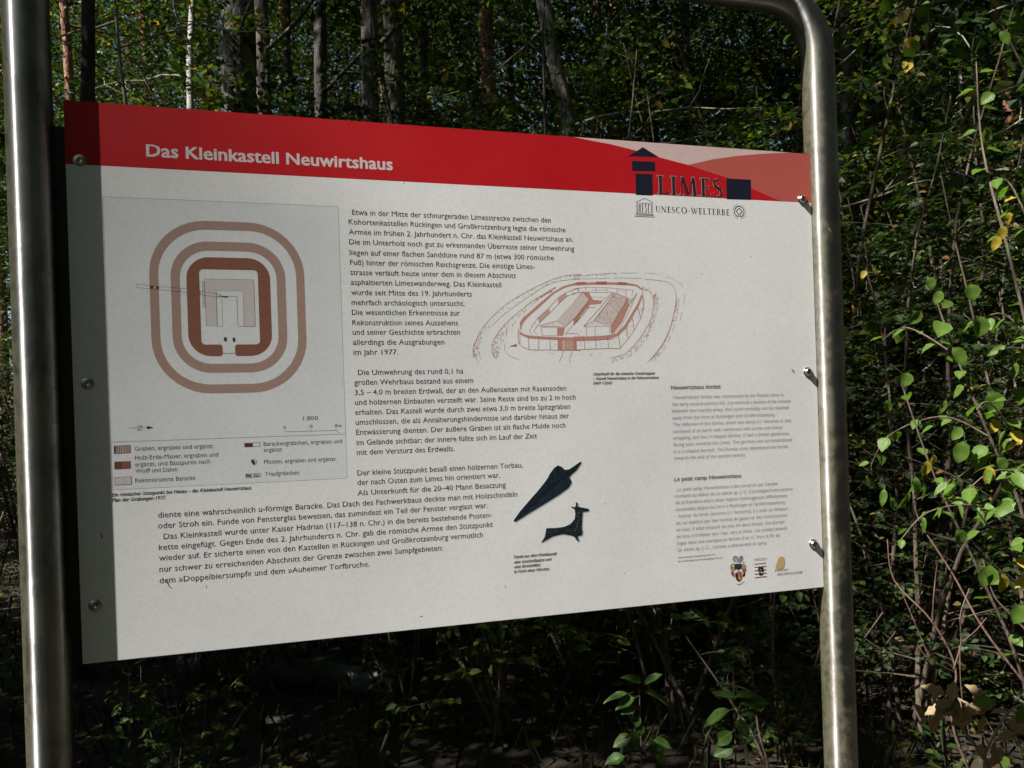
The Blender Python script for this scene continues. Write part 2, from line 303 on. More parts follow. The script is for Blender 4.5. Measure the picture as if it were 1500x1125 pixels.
# the bent tube: left post, top bar, right post
R = 0.0288; XL = -0.0443; XR = 1.2285; ZT = PZ + 1.063; RB = 0.105
path = []
for z in np.linspace(-0.3, ZT - RB, 40): path.append((XL, 0, z))
for i in range(1, 13):
    a = PI / 2 * i / 12; path.append((XL + RB - RB * math.cos(a), 0, ZT - RB + RB * math.sin(a)))
for x in np.linspace(XL + RB, XR - RB, 24)[1:]: path.append((x, 0, ZT))
for i in range(1, 13):
    a = PI / 2 * i / 12; path.append((XR - RB + RB * math.sin(a), 0, ZT - RB + RB * math.cos(a)))
for z in np.linspace(ZT - RB, -0.3, 40)[1:]: path.append((XR, 0, z))
path = np.array(path)
sides = 40
ang = np.arange(sides + 1) / sides * 2 * PI
V = []; UV = []; T = np.gradient(path, axis=0); T /= np.linalg.norm(T, axis=1)[:, None]
L = 0
for i, p in enumerate(path):
    if i: L += np.linalg.norm(path[i] - path[i - 1])
    X = np.array([0, 1.0, 0]); Y = np.cross(T[i], X)
    # the bends are slightly flattened, as cold-bent tube is
    for a in ang:
        V.append(p - np.array([0.6, 0, 0]) + R * (math.cos(a) * X + math.sin(a) * Y)); UV.append((a / (2 * PI), L))
k = len(path); s1 = sides + 1
F = [(i * s1 + j, i * s1 + j + 1, (i + 1) * s1 + j + 1, (i + 1) * s1 + j) for i in range(k - 1) for j in range(sides)]
child('tube_frame', mesh_np('tube_frame', V, F, M['steel'], True, uv=UV))

def bevel_box(name, x0, x1, y0, y1, z0, z1, mat, bev=0.001, parent=sign, origin=SO):
    bm = bmesh.new(); bmesh.ops.create_cube(bm, size=1)
    for v in bm.verts:
        v.co = Vector(((x0 + x1) / 2 + v.co.x * (x1 - x0), (y0 + y1) / 2 + v.co.y * (y1 - y0), (z0 + z1) / 2 + v.co.z * (z1 - z0))) - origin
    bmesh.ops.bevel(bm, geom=bm.edges[:], offset=bev, segments=2, affect='EDGES')
    me = bpy.data.meshes.new(name); bm.to_mesh(me); bm.free(); me.materials.append(mat); me.polygons.foreach_set('use_smooth', [False] * len(me.polygons))
    return link(name, me, parent)
BO = Vector((0, 0, PZ))
board = link('sign_board', None, sign) if False else bevel_box('sign_board', 0, 1.2, 0.0, 0.004, PZ, PZ + 0.78, M['p_white'], 0.0005)
bevel_box('mounting_bracket', XL + R * 0.80, 0.035, 0.0045, 0.0095, PZ + 0.036, PZ + 0.745, M['bracket'])
bevel_box('mounting_bracket', 1.165, XR - R * 0.80, 0.0045, 0.0095, PZ + 0.030, PZ + 0.768, M['bracket'])

# screws: washer, domed head with a hexagon socket
def screw(x, z, s=1.0, proud=0.0, flat=1.0):
    root_l = Vector((x, 0, PZ + z)) - SO
    bm = bmesh.new(); seg = 20
    prof = [(0.0085, -0.0002), (0.0085, -0.0014), (0.0078, -0.0018), (0.0064, -0.0018), (0.0064, -0.0030 - proud), (0.0058, -0.0044 - proud), (0.0045, -0.0056 - proud), (0.0030, -0.0060 - proud)]
    prof = [(a_, b_2 * flat) for a_, b_2 in prof]
    rings = []
    for r_, y_ in prof: rings.append([bm.verts.new((r_ * s * math.cos(2 * PI * i / seg), y_, r_ * s * math.sin(2 * PI * i / seg))) for i in range(seg)])
    for a, b_ in zip(rings, rings[1:]):
        for i in range(seg): bm.faces.new((a[i], a[(i + 1) % seg], b_[(i + 1) % seg], b_[i]))
    inner = [bm.verts.new((0.0028 * s * math.cos(2 * PI * i / seg), (-0.0028 - proud) * flat, 0.0028 * s * math.sin(2 * PI * i / seg))) for i in range(seg)]
    for i in range(seg): bm.faces.new((rings[-1][i], rings[-1][(i + 1) % seg], inner[(i + 1) % seg], inner[i]))
    bm.faces.new(inner); bmesh.ops.recalc_face_normals(bm, faces=bm.faces[:])
    me = bpy.data.meshes.new('screw'); bm.to_mesh(me); bm.free(); me.materials.append(M['screw'])
    me.polygons.foreach_set('use_smooth', [True] * len(me.polygons))
    o = link('screw', me, sign); o.location = root_l
for sx in (0.0178, 1.180):
    for sz in (0.6975, 0.388, 0.0797): screw(sx, sz, 1.0, 0.0 if sx < 1 else 0.0012, 0.45 if sx < 1 else 1.0)

# ---- print on the board
class Print:
    def __init__(s): s.d = {}
    def poly(s, obj, colr, pts):
        s.d.setdefault(obj, []).append((colr, pts))
PRINT_TEXT = '''body|386.9|637.3|317.4|Etwa in der Mitte der schnurgeraden Limesstrecke zwischen den
body|381.2|622.6|347.9|Kohortenkastellen Rückingen und Großkrotzenburg legte die römische
body|381.1|607.3|360.8|Armee im frühen 2. Jahrhundert n. Chr. das Kleinkastell Neuwirtshaus an.
body|381.1|592.1|362.1|Die im Unterholz noch gut zu erkennenden Überreste seiner Umwehrung
body|381.1|576.1|326.2|liegen auf einer flachen Sanddüne rund 87 m (etwa 300 römische
body|381.4|561.1|293.0|Fuß) hinter der römischen Reichsgrenze. Die einstige Limes-
body|381.1|545.9|261.0|strasse verläuft heute unter dem in diesem Abschnitt
body|381.4|530.9|235.7|asphaltierten Limeswanderweg. Das Kleinkastell
body|381.4|515.5|187.0|wurde seit Mitte des 19. Jahrhunderts
body|381.6|500.3|174.8|mehrfach archäologisch untersucht.
body|381.6|485.3|166.7|Die wesentlichen Erkenntnisse zur
body|381.6|469.8|162.9|Rekonstruktion seines Aussehens
body|381.6|455.2|165.7|und seiner Geschichte erbrachten
body|381.6|439.9|140.4|allerdings die Ausgrabungen
body|381.9|424.8|67.4|im Jahr 1977.
body|387.6|394.0|162.9|Die Umwehrung des rund 0,1 ha
body|381.6|379.0|184.5|großen Wehrbaus bestand aus einem
body|381.9|363.8|339.2|3,5 – 4,0 m breiten Erdwall, der an den Außenseiten mit Rasensoden
body|381.6|348.7|355.3|und hölzernen Einbauten versteift war. Seine Reste sind bis zu 2 m hoch
body|381.4|333.7|345.6|erhalten. Das Kastell wurde durch zwei etwa 3,0 m breite Spitzgräben
body|381.6|318.6|343.1|umschlossen, die als Annäherungshindernisse und darüber hinaus der
body|381.9|303.4|335.9|Entwässerung dienten. Der äußere Graben ist als flache Mulde noch
body|381.9|287.8|286.7|im Gelände sichtbar; der innere füllte sich im Lauf der Zeit
body|381.9|272.8|150.3|mit dem Versturz des Erdwalls.
body|381.6|241.8|261.2|Der kleine Stützpunkt besaß einen hölzernen Torbau,
body|381.4|227.3|223.2|der nach Osten zum Limes hin orientiert war.
body|381.1|211.6|232.6|Als Unterkunft für die 20–40 Mann Besatzung
body|102.2|195.7|530.1|diente eine wahrscheinlich u-förmige Baracke. Das Dach des Fachwerkbaus deckte man mit Holzschindeln
body|101.8|180.6|480.8|oder Stroh ein. Funde von Fensterglas beweisen, das zumindest ein Teil der Fenster verglast war.
body|108.5|164.9|480.5|Das Kleinkastell wurde unter Kaiser Hadrian (117–138 n. Chr.) in die bereits bestehende Posten-
body|101.9|149.9|488.3|kette eingefügt. Gegen Ende des 2. Jahrhunderts n. Chr. gab die römische Armee den Stützpunkt
body|101.7|134.8|471.6|wieder auf. Er sicherte einen von den Kastellen in Rückingen und Großkrotzenburg vermutlich
body|101.6|118.8|406.9|nur schwer zu erreichenden Abschnitt der Grenze zwischen zwei Sumpfgebieten:
body|101.4|102.8|293.5|dem »Doppelbiersumpf« und dem »Auheimer Torfbruch«.
title|103.4|708.5|346.7|Das Kleinkastell Neuwirtshaus
cap|44.0|229.2|185.4|Ein römischer Stützpunkt bei Hanau – das Kleinkastell Neuwirtshaus.
cap|43.8|221.7|69.2|Plan der Grabungen 1977.
cap|623.0|96.9|72.3|Funde aus dem Kleinkastell:
cap|623.1|88.6|62.2|eine Geschoßspitze und
cap|623.2|81.0|42.9|eine Bronzefibel
cap|622.9|73.4|59.6|in Form eines Hirsches.
cap|769.2|387.5|110.7|Unterkunft für die römische Grenztruppen
cap|768.9|380.0|118.2|– Kastell Neuwirtshaus in der Rekonstruktion
cap|768.7|372.9|32.5|(nach Czysz)
leg|75.1|291.9|102.8|Graben, ergraben und ergänzt
leg|74.7|279.3|110.3|Holz-Erde-Mauer, ergraben und
leg|74.9|269.7|98.5|ergänzt, und Bauspuren nach
leg|75.2|260.5|54.3|Wolff und Dahm
leg|74.2|247.1|78.8|Rekonstruierte Baracke
leg|247.9|291.9|112.5|Barackengräbchen, ergraben und
leg|247.9|283.1|25.4|ergänzt
leg|247.6|265.6|102.2|Pfosten, ergraben und ergänzt
leg|248.2|247.7|48.8|Traufgräbchen
leg|304.7|327.8|21.7|1:800
sc|276.9|316.2|2.8|0
sc|314.1|316.6|4.3|10
sc|350.6|316.3|9.7|20 m
head|910.2|361.3|94.7|Neuwirtshaus fortlet
small|913.9|345.0|215.4|Neuwirtshaus fortlet was constructed by the Roman army in
small|910.9|333.4|234.2|the early second century AD. It protected a section of the frontier
small|910.1|322.1|228.3|between two marshy areas, that could probably not be reached
small|910.5|310.3|200.6|easily from the forts at Rückingen and Großkrotzenburg.
small|910.8|298.9|233.5|The defences of the fortlet, which was about 0.1 hectares in size,
small|910.4|287.3|216.1|consisted of an earth wall, reinforced with turves and timber
small|910.5|276.2|228.6|strapping, and two V-shaped ditches. It had a timber gatehouse,
small|910.9|264.8|232.4|facing east, towards the Limes. The garrison was accommodated
small|910.5|253.0|225.3|in a U-shaped barrack. The Roman army abandoned the fortlet
small|910.6|241.8|139.0|towards the end of the second century.
head|910.6|205.3|128.7|Le petit camp Neuwirtshaus
small|914.7|188.2|197.1|Le petit camp Neuwirtshaus a été construit par l’armée
small|911.1|177.2|230.5|romaine au début du 2e siècle ap. J.-C. Il protégeait une section
small|911.1|166.0|219.4|de la frontière entre deux régions marécageuses difficilement
small|911.3|154.6|215.2|accessibles depuis les forts à Rückingen et Großkrotzenburg.
small|915.2|143.0|216.0|Autour du fortin (environ 0,1 hectares), il y avait un rempart
small|910.9|131.3|217.6|de sol stabilisé par des mottes de gazon et des constructions
small|911.1|119.9|211.0|en bois. Il était entouré en plus de deux fossés. Son portail
small|911.1|108.4|216.5|en bois s’orientait vers l’est, vers le limes. Les soldats étaient
small|911.4|96.9|201.0|logés dans une baraque en forme d’un U. Vers la fin du
small|912.0|85.6|174.9|2e siècle ap. J.-C., l’armée a abandonné le camp.
tiny|912.3|74.1|71.1|Übersetzung in Zusammenarbeit mit
tiny|912.0|67.6|85.2|der Archäologischen Denkmalpflege Hessen
hes|1059.3|57.8|25.0|HESSEN
ha|1100.2|35.8|27.0|hessen
ARCH|1104.1|28.4|52.0|ARCHÄOLOGIE'''
PRINT_SHAPES = '''@header_band;red;0
0,7800 7483,7800 7802,7759 8125,7726 8517,7660 8983,7566 9561,7461 10011,7352 10364,7270 10791,7116 11080,7018 11373,6918 0,6918
@header_band;pale;0
7483,7800 12000,7800 12000,7804 11556,7798 11071,7749 10522,7676 10020,7582 9561,7461 8983,7566 8517,7660 8125,7726 7802,7759
@header_band;rose;0
9561,7461 10020,7582 10522,7676 11071,7749 11556,7798 12000,7804 12000,6918 11373,6918 11080,7018 10791,7116 10364,7270 10011,7352
@frontier_logo;navy;0
8447,7540 8724,7711 9017,7560
8515,7470 8944,7475 8938,7313 8513,7297
8573,7259 8884,7267 8879,6901 8565,6899
10292,7270 10779,7272 10771,6916 10287,6905
@heritage_emblem;ink;9
8560,6774 8726,6848 8882,6786
@heritage_emblem;ink;7
8573,6761 8878,6770
@heritage_emblem;ink;11
8553,6584 8875,6585
8549,6563 8881,6564
8538,6538 8903,6539
@heritage_emblem;ink;9
8579,6749 8574,6604
8599,6750 8594,6604
@heritage_emblem;ink;8
8574,6604 8594,6604
@heritage_emblem;ink;9
8622,6604 8627,6749 8642,6605 8647,6750
@heritage_emblem;ink;12
8683,6750 8677,6604
@heritage_emblem;ink;8
8683,6750 8701,6751
8680,6677 8698,6678
8677,6604 8696,6605
@heritage_emblem;ink;12
8754,6739 8743,6751 8730,6722 8750,6659 8738,6605 8726,6617
8810,6739 8798,6751 8787,6720 8784,6636 8793,6605 8805,6618
@heritage_emblem;ink;9
8843,6739 8852,6751 8863,6740 8859,6618 8847,6606 8839,6618 8843,6739
@heritage_emblem;ink;15
10545,6609 10567,6616 10586,6629 10601,6646 10612,6666 10618,6688 10619,6711 10614,6733 10603,6753 10588,6771 10569,6784 10548,6792 10525,6795 10503,6792 10481,6784 10462,6771 10447,6753 10437,6733 10432,6711 10432,6688 10438,6666 10449,6646 10465,6629 10484,6616 10506,6609
@heritage_emblem;ink;5
10547,6577 10562,6580 10577,6586 10590,6593 10603,6602 10614,6612 10625,6623 10633,6636 10640,6650 10646,6664 10649,6679
10651,6701 10650,6717 10647,6733 10642,6749 10634,6764 10625,6778 10614,6790 10602,6801 10588,6810 10574,6817 10558,6823
10503,6825 10488,6821 10474,6816 10460,6809 10448,6800 10436,6790 10426,6778 10417,6766 10410,6752 10405,6738 10401,6723
10400,6690 10402,6675 10406,6660 10412,6646 10420,6632 10429,6620 10439,6609 10451,6599 10464,6591 10478,6584 10493,6579
@heritage_emblem;ink;14
10509,6609 10509,6656 10467,6706 10525,6761 10583,6706 10541,6656 10541,6609
@frontier_logo;outline;0
8994,6925 9062,6925 9062,7256 8994,7256
8961,7256 9095,7256 9095,7229 8961,7229
8961,6925 9047,6925 9047,6952 8961,6952
8992,6925 9168,6925 9189,7004 9175,7004 9140,6941 8992,6941
9237,6925 9305,6925 9305,7256 9237,7256
9204,6925 9338,6925 9338,6952 9204,6952
9204,7256 9338,7256 9338,7229 9204,7229
9396,6926 9413,6924 9454,7256 9436,7257
9454,7263 9404,7249 9528,6925 9571,6937
9526,6933 9540,6929 9661,7254 9645,7258
9679,7258 9611,7254 9637,6923 9708,6927
9363,6925 9462,6925 9462,6952 9363,6952
9606,6925 9740,6925 9740,6952 9606,6952
9802,6925 9870,6925 9870,7256 9802,7256
9769,6925 9854,6925 9854,6952 9769,6952
9769,7256 9854,7256 9854,7229 9769,7229
9800,6925 9965,6925 9982,6998 9972,6998 9941,6941 9800,6941
9800,7240 9934,7240 9955,7190 9965,7190 9958,7256 9800,7256
9828,7079 9920,7079 9934,7057 9944,7057 9944,7136 9934,7136 9920,7111 9828,7111
10178,7169 10188,7172 10160,7236 10147,7226
10163,7210 10176,7220 10105,7259 10104,7240
10120,7224 10121,7259 10050,7243 10070,7209
10086,7225 10066,7243 10020,7171 10074,7171
10074,7187 10020,7187 10039,7106 10097,7135
10081,7151 10039,7122 10109,7062 10147,7119
10131,7119 10093,7062 10155,7031 10198,7058
10198,7074 10139,7047 10159,6995 10213,6993
10213,7009 10159,7011 10144,6957 10162,6938
10178,6938 10160,6973 10098,6957 10098,6922
10114,6922 10114,6957 10052,6968 10040,6958
10056,6942 10068,6952 10034,7018 10024,7015
@frontier_logo;ink;0
9002,6933 9054,6933 9054,7248 9002,7248
8969,7248 9087,7248 9087,7237 8969,7237
8969,6933 9039,6933 9039,6944 8969,6944
9000,6933 9160,6933 9181,6996 9167,6996 9132,6949 9000,6949
9245,6933 9297,6933 9297,7248 9245,7248
9212,6933 9330,6933 9330,6944 9212,6944
9212,7248 9330,7248 9330,7237 9212,7237
9404,6934 9421,6932 9446,7248 9428,7249
9462,7255 9412,7241 9520,6933 9563,6945
9534,6941 9548,6937 9653,7246 9637,7250
9671,7250 9619,7246 9645,6931 9700,6935
9371,6933 9454,6933 9454,6944 9371,6944
9614,6933 9732,6933 9732,6944 9614,6944
9810,6933 9862,6933 9862,7248 9810,7248
9777,6933 9846,6933 9846,6944 9777,6944
9777,7248 9846,7248 9846,7237 9777,7237
9808,6933 9957,6933 9974,6990 9964,6990 9933,6949 9808,6949
9808,7232 9926,7232 9947,7198 9957,7198 9950,7248 9808,7248
9836,7087 9912,7087 9926,7065 9936,7065 9936,7128 9926,7128 9912,7103 9836,7103
10170,7177 10180,7180 10168,7228 10155,7218
10155,7218 10168,7228 10113,7251 10112,7232
10112,7232 10113,7251 10058,7235 10078,7217
10078,7217 10058,7235 10028,7179 10066,7179
10066,7179 10028,7179 10047,7114 10089,7143
10089,7143 10047,7114 10101,7070 10139,7111
10139,7111 10101,7070 10147,7039 10190,7066
10190,7066 10147,7039 10167,7003 10205,7001
10205,7001 10167,7003 10152,6965 10170,6946
10170,6946 10152,6965 10106,6949 10106,6930
10106,6930 10106,6949 10060,6960 10048,6950
10048,6950 10060,6960 10042,7010 10032,7007
@heritage_lettering;ink;0
8950,6729 8932,6729 8932,6660 8949,6661
8949,6661 8932,6660 8939,6636 8952,6641
8952,6641 8939,6636 8956,6624 8960,6630
8960,6630 8956,6624 8973,6623 8972,6628
8972,6628 8973,6623 8992,6633 8987,6636
8987,6636 8992,6633 8999,6660 8993,6661
8993,6661 8999,6660 8999,6729 8993,6729
8922,6729 8960,6729 8960,6725 8922,6725
8983,6729 9009,6729 9009,6725 8983,6725
9037,6624 9043,6624 9043,6729 9037,6729
9047,6733 9032,6725 9099,6620 9115,6628
9104,6624 9110,6624 9110,6729 9104,6729
9026,6624 9054,6624 9054,6627 9026,6627
9022,6729 9046,6729 9046,6725 9022,6725
9093,6729 9121,6729 9121,6725 9093,6725
9150,6624 9168,6624 9168,6729 9150,6729
9139,6624 9162,6624 9162,6627 9139,6627
9139,6729 9162,6729 9162,6725 9139,6725
9149,6624 9200,6624 9206,6643 9202,6643 9192,6629 9149,6629
9149,6723 9189,6723 9197,6712 9200,6712 9198,6729 9149,6729
9159,6675 9185,6675 9189,6668 9193,6668 9193,6689 9189,6689 9185,6680 9159,6680
9273,6705 9276,6706 9272,6722 9267,6719
9267,6719 9272,6722 9253,6730 9253,6723
9253,6723 9253,6730 9234,6724 9241,6718
9241,6718 9234,6724 9224,6706 9237,6706
9237,6706 9224,6706 9231,6684 9245,6693
9245,6693 9231,6684 9249,6669 9262,6683
9262,6683 9249,6669 9265,6659 9279,6668
9279,6668 9265,6659 9271,6647 9284,6646
9284,6646 9271,6647 9267,6634 9273,6628
9273,6628 9267,6634 9251,6629 9251,6623
9251,6623 9251,6629 9235,6633 9231,6629
9231,6629 9235,6633 9229,6649 9225,6648
9384,6705 9387,6706 9378,6723 9374,6719
9374,6719 9378,6723 9354,6730 9355,6723
9355,6723 9354,6730 9326,6722 9334,6714
9334,6714 9326,6722 9306,6698 9323,6693
9323,6693 9306,6698 9302,6670 9322,6672
9322,6672 9302,6670 9315,6641 9328,6649
9328,6649 9315,6641 9341,6625 9345,6633
9345,6633 9341,6625 9367,6624 9366,6629
9366,6629 9367,6624 9388,6638 9387,6641
9458,6730 9456,6725 9471,6719 9476,6728
9476,6728 9471,6719 9481,6709 9493,6717
9493,6717 9481,6709 9488,6694 9505,6698
9505,6698 9488,6694 9490,6676 9509,6676
9509,6676 9490,6676 9488,6659 9505,6654
9505,6654 9488,6659 9481,6644 9493,6636
9493,6636 9481,6644 9471,6633 9476,6624
9476,6624 9471,6633 9457,6627 9457,6622
9457,6622 9457,6627 9443,6633 9438,6624
9438,6624 9443,6633 9433,6644 9421,6636
9421,6636 9433,6644 9426,6659 9409,6654
9409,6654 9426,6659 9424,6676 9405,6676
9405,6676 9424,6676 9426,6694 9409,6698
9409,6698 9426,6694 9433,6709 9421,6717
9421,6717 9433,6709 9443,6719 9438,6728
9438,6728 9443,6719 9458,6725 9456,6730
9534,6666 9567,6666 9567,6673 9534,6673
9605,6731 9589,6727 9621,6622 9635,6625
9626,6624 9630,6623 9659,6728 9653,6729
9657,6725 9641,6722 9671,6622 9684,6625
9675,6624 9680,6623 9711,6728 9705,6729
9582,6729 9613,6729 9613,6725 9582,6725
9695,6729 9721,6729 9721,6725 9695,6725
9744,6624 9762,6624 9762,6729 9744,6729
9733,6624 9756,6624 9756,6627 9733,6627
9733,6729 9756,6729 9756,6725 9733,6725
9744,6624 9794,6624 9800,6643 9797,6643 9786,6629 9744,6629
9744,6723 9784,6723 9791,6712 9794,6712 9792,6729 9744,6729
9753,6675 9779,6675 9784,6668 9787,6668 9787,6689 9784,6689 9779,6680 9753,6680
9827,6624 9844,6624 9844,6729 9827,6729
9815,6729 9856,6729 9856,6725 9815,6725
9815,6624 9839,6624 9839,6627 9815,6627
9826,6624 9880,6624 9887,6645 9883,6645 9871,6629 9826,6629
9930,6624 9948,6624 9948,6729 9930,6729
9922,6624 9957,6624 9957,6627 9922,6627
9902,6729 9897,6710 9900,6710 9909,6723 9970,6723 9978,6710 9982,6710 9977,6729
10008,6624 10026,6624 10026,6729 10008,6729
9997,6624 10021,6624 10021,6627 9997,6627
9997,6729 10021,6729 10021,6725 9997,6725
10008,6624 10058,6624 10064,6643 10061,6643 10050,6629 10008,6629
10008,6723 10048,6723 10055,6712 10058,6712 10056,6729 10008,6729
10017,6675 10043,6675 10048,6668 10051,6668 10051,6689 10048,6689 10043,6680 10017,6680
10091,6624 10108,6624 10108,6729 10091,6729
10082,6624 10117,6624 10117,6627 10082,6627
10080,6729 10103,6729 10103,6725 10080,6725
10106,6728 10105,6723 10124,6722 10127,6727
10127,6727 10124,6722 10133,6712 10146,6716
10146,6716 10133,6712 10133,6695 10146,6691
10146,6691 10133,6695 10124,6683 10127,6678
10127,6678 10124,6683 10105,6681 10106,6676
10121,6681 10111,6676 10128,6643 10141,6650
10141,6650 10128,6643 10148,6621 10160,6630
10185,6624 10203,6624 10203,6729 10185,6729
10174,6624 10197,6624 10197,6627 10174,6627
10174,6729 10197,6729 10197,6725 10174,6725
10200,6728 10200,6723 10216,6722 10219,6727
10219,6727 10216,6722 10223,6712 10236,6716
10236,6716 10223,6712 10222,6695 10236,6691
10236,6691 10222,6695 10216,6684 10219,6679
10219,6679 10216,6684 10199,6682 10200,6677
10219,6681 10216,6677 10230,6665 10240,6671
10240,6671 10230,6665 10230,6652 10247,6650
10247,6650 10230,6652 10225,6635 10234,6629
10234,6629 10225,6635 10214,6630 10216,6624
10216,6624 10214,6630 10200,6628 10200,6623
10275,6624 10292,6624 10292,6729 10275,6729
10263,6624 10287,6624 10287,6627 10263,6627
10263,6729 10287,6729 10287,6725 10263,6725
10274,6624 10325,6624 10331,6643 10327,6643 10316,6629 10274,6629
10274,6723 10314,6723 10321,6712 10325,6712 10322,6729 10274,6729
10283,6675 10309,6675 10314,6668 10318,6668 10318,6689 10314,6689 10309,6680 10283,6680
@plan_sheet;sheet;0
451,2386 3664,2386 3664,6487 451,6487
@plan_frame;hair;4
451,2386 3664,2386 3664,6487 451,6487 451,2386
@plan_frame;hair;6
451,3054 3664,3054
@plan_drawing;tan;0
2356,6200 2478,6190 2462,6066 2358,6074
2478,6190 2597,6161 2562,6042 2462,6066
2597,6161 2710,6115 2658,6002 2562,6042
2710,6115 2815,6051 2746,5948 2658,6002
2815,6051 2908,5971 2825,5881 2746,5948
2908,5971 2987,5878 2892,5802 2825,5881
2987,5878 3051,5774 2946,5714 2892,5802
3051,5774 3098,5661 2986,5618 2946,5714
3098,5661 3127,5542 3010,5518 2986,5618
3127,5542 3136,5420 3018,5414 3010,5518
3136,5420 3136,4489 3018,4496 3018,5414
3136,4489 3127,4367 3010,4393 3018,4496
3127,4367 3098,4248 2986,4292 3010,4393
3098,4248 3051,4134 2946,4197 2986,4292
3051,4134 2987,4030 2892,4109 2946,4197
2987,4030 2908,3937 2825,4030 2892,4109
2908,3937 2815,3858 2746,3962 2825,4030
2815,3858 2710,3794 2658,3908 2746,3962
2710,3794 2597,3747 2562,3869 2658,3908
2597,3747 2478,3718 2462,3845 2562,3869
2478,3718 2356,3709 2358,3836 2462,3845
2356,3709 1793,3709 1791,3836 2358,3836
1793,3709 1671,3718 1688,3845 1791,3836
1671,3718 1552,3747 1587,3869 1688,3845
1552,3747 1439,3794 1491,3908 1587,3869
1439,3794 1335,3858 1403,3962 1491,3908
1335,3858 1242,3937 1324,4030 1403,3962
1242,3937 1162,4030 1257,4109 1324,4030
1162,4030 1098,4134 1203,4197 1257,4109
1098,4134 1051,4248 1163,4292 1203,4197
1051,4248 1023,4367 1139,4393 1163,4292
1023,4367 1013,4489 1131,4496 1139,4393
1013,4489 1013,5420 1131,5414 1131,4496
1013,5420 1023,5542 1139,5518 1131,5414
1023,5542 1051,5661 1163,5618 1139,5518
1051,5661 1098,5774 1203,5714 1163,5618
1098,5774 1162,5878 1257,5802 1203,5714
1162,5878 1242,5971 1324,5881 1257,5802
1242,5971 1335,6051 1403,5948 1324,5881
1335,6051 1439,6115 1491,6002 1403,5948
1439,6115 1552,6161 1587,6042 1491,6002
1552,6161 1671,6190 1688,6066 1587,6042
1671,6190 1793,6200 1791,6074 1688,6066
1793,6200 2356,6200 2358,6074 1791,6074
2344,5902 2425,5896 2401,5766 2339,5771
2425,5896 2505,5877 2463,5752 2401,5766
2505,5877 2580,5846 2521,5728 2463,5752
2580,5846 2650,5803 2574,5695 2521,5728
2650,5803 2712,5750 2622,5654 2574,5695
2712,5750 2765,5688 2663,5606 2622,5654
2765,5688 2807,5619 2695,5553 2663,5606
2807,5619 2838,5543 2719,5495 2695,5553
2838,5543 2858,5464 2734,5434 2719,5495
2858,5464 2864,5382 2739,5371 2734,5434
2864,5382 2864,4525 2739,4533 2739,5371
2864,4525 2858,4444 2734,4471 2739,4533
2858,4444 2838,4364 2719,4410 2734,4471
2838,4364 2807,4289 2695,4352 2719,4410
2807,4289 2765,4219 2663,4298 2695,4352
2765,4219 2712,4157 2622,4250 2663,4298
2712,4157 2650,4104 2574,4210 2622,4250
2650,4104 2580,4062 2521,4177 2574,4210
2580,4062 2505,4031 2463,4153 2521,4177
2505,4031 2425,4011 2401,4138 2463,4153
2425,4011 2344,4005 2339,4133 2401,4138
2344,4005 1812,4005 1813,4133 2339,4133
1812,4005 1730,4011 1751,4138 1813,4133
1730,4011 1651,4031 1690,4153 1751,4138
1651,4031 1575,4062 1632,4177 1690,4153
1575,4062 1506,4104 1578,4210 1632,4177
1506,4104 1444,4157 1531,4250 1578,4210
1444,4157 1391,4219 1490,4298 1531,4250
1391,4219 1348,4289 1457,4352 1490,4298
1348,4289 1317,4364 1433,4410 1457,4352
1317,4364 1298,4444 1418,4471 1433,4410
1298,4444 1292,4525 1413,4533 1418,4471
1292,4525 1292,5382 1413,5371 1413,4533
1292,5382 1298,5464 1418,5434 1413,5371
1298,5464 1317,5543 1433,5495 1418,5434
1317,5543 1348,5619 1457,5553 1433,5495
1348,5619 1391,5688 1490,5606 1457,5553
1391,5688 1444,5750 1531,5654 1490,5606
1444,5750 1506,5803 1578,5695 1531,5654
1506,5803 1575,5846 1632,5728 1578,5695
1575,5846 1651,5877 1690,5752 1632,5728
1651,5877 1730,5896 1751,5766 1690,5752
1730,5896 1812,5902 1813,5771 1751,5766
1812,5902 2344,5902 2339,5771 1813,5771
@plan_drawing;brown;0
2338,5675 2387,5671 2426,5499 2417,5500
2387,5671 2434,5660 2436,5497 2426,5499
2434,5660 2479,5641 2444,5493 2436,5497
2479,5641 2521,5616 2452,5489 2444,5493
2521,5616 2558,5584 2460,5482 2452,5489
2558,5584 2589,5547 2466,5475 2460,5482
2589,5547 2615,5506 2471,5467 2466,5475
2615,5506 2633,5461 2474,5459 2471,5467
2633,5461 2645,5413 2476,5449 2474,5459
2645,5413 2648,5365 2477,5440 2476,5449
2648,5365 2648,4554 2477,4473 2477,5440
2648,4554 2645,4505 2476,4463 2477,4473
2645,4505 2633,4458 2474,4454 2476,4463
2633,4458 2615,4413 2471,4445 2474,4454
2615,4413 2589,4372 2466,4437 2471,4445
2589,4372 2558,4335 2460,4430 2466,4437
2558,4335 2521,4303 2452,4424 2460,4430
2521,4303 2479,4278 2444,4419 2452,4424
2479,4278 2434,4259 2436,4416 2444,4419
2434,4259 2387,4248 2426,4413 2436,4416
2387,4248 2338,4244 2417,4413 2426,4413
1811,4244 1763,4248 1724,4413 1733,4413
1763,4248 1716,4259 1714,4416 1724,4413
1716,4259 1671,4278 1706,4419 1714,4416
1671,4278 1629,4303 1698,4424 1706,4419
1629,4303 1592,4335 1691,4430 1698,4424
1592,4335 1561,4372 1684,4437 1691,4430
1561,4372 1535,4413 1679,4445 1684,4437
1535,4413 1517,4458 1676,4454 1679,4445
1517,4458 1505,4505 1674,4463 1676,4454
1505,4505 1501,4554 1673,4473 1674,4463
1501,4554 1501,5365 1673,5440 1673,4473
1501,5365 1505,5413 1674,5449 1673,5440
1505,5413 1517,5461 1676,5459 1674,5449
1517,5461 1535,5506 1679,5467 1676,5459
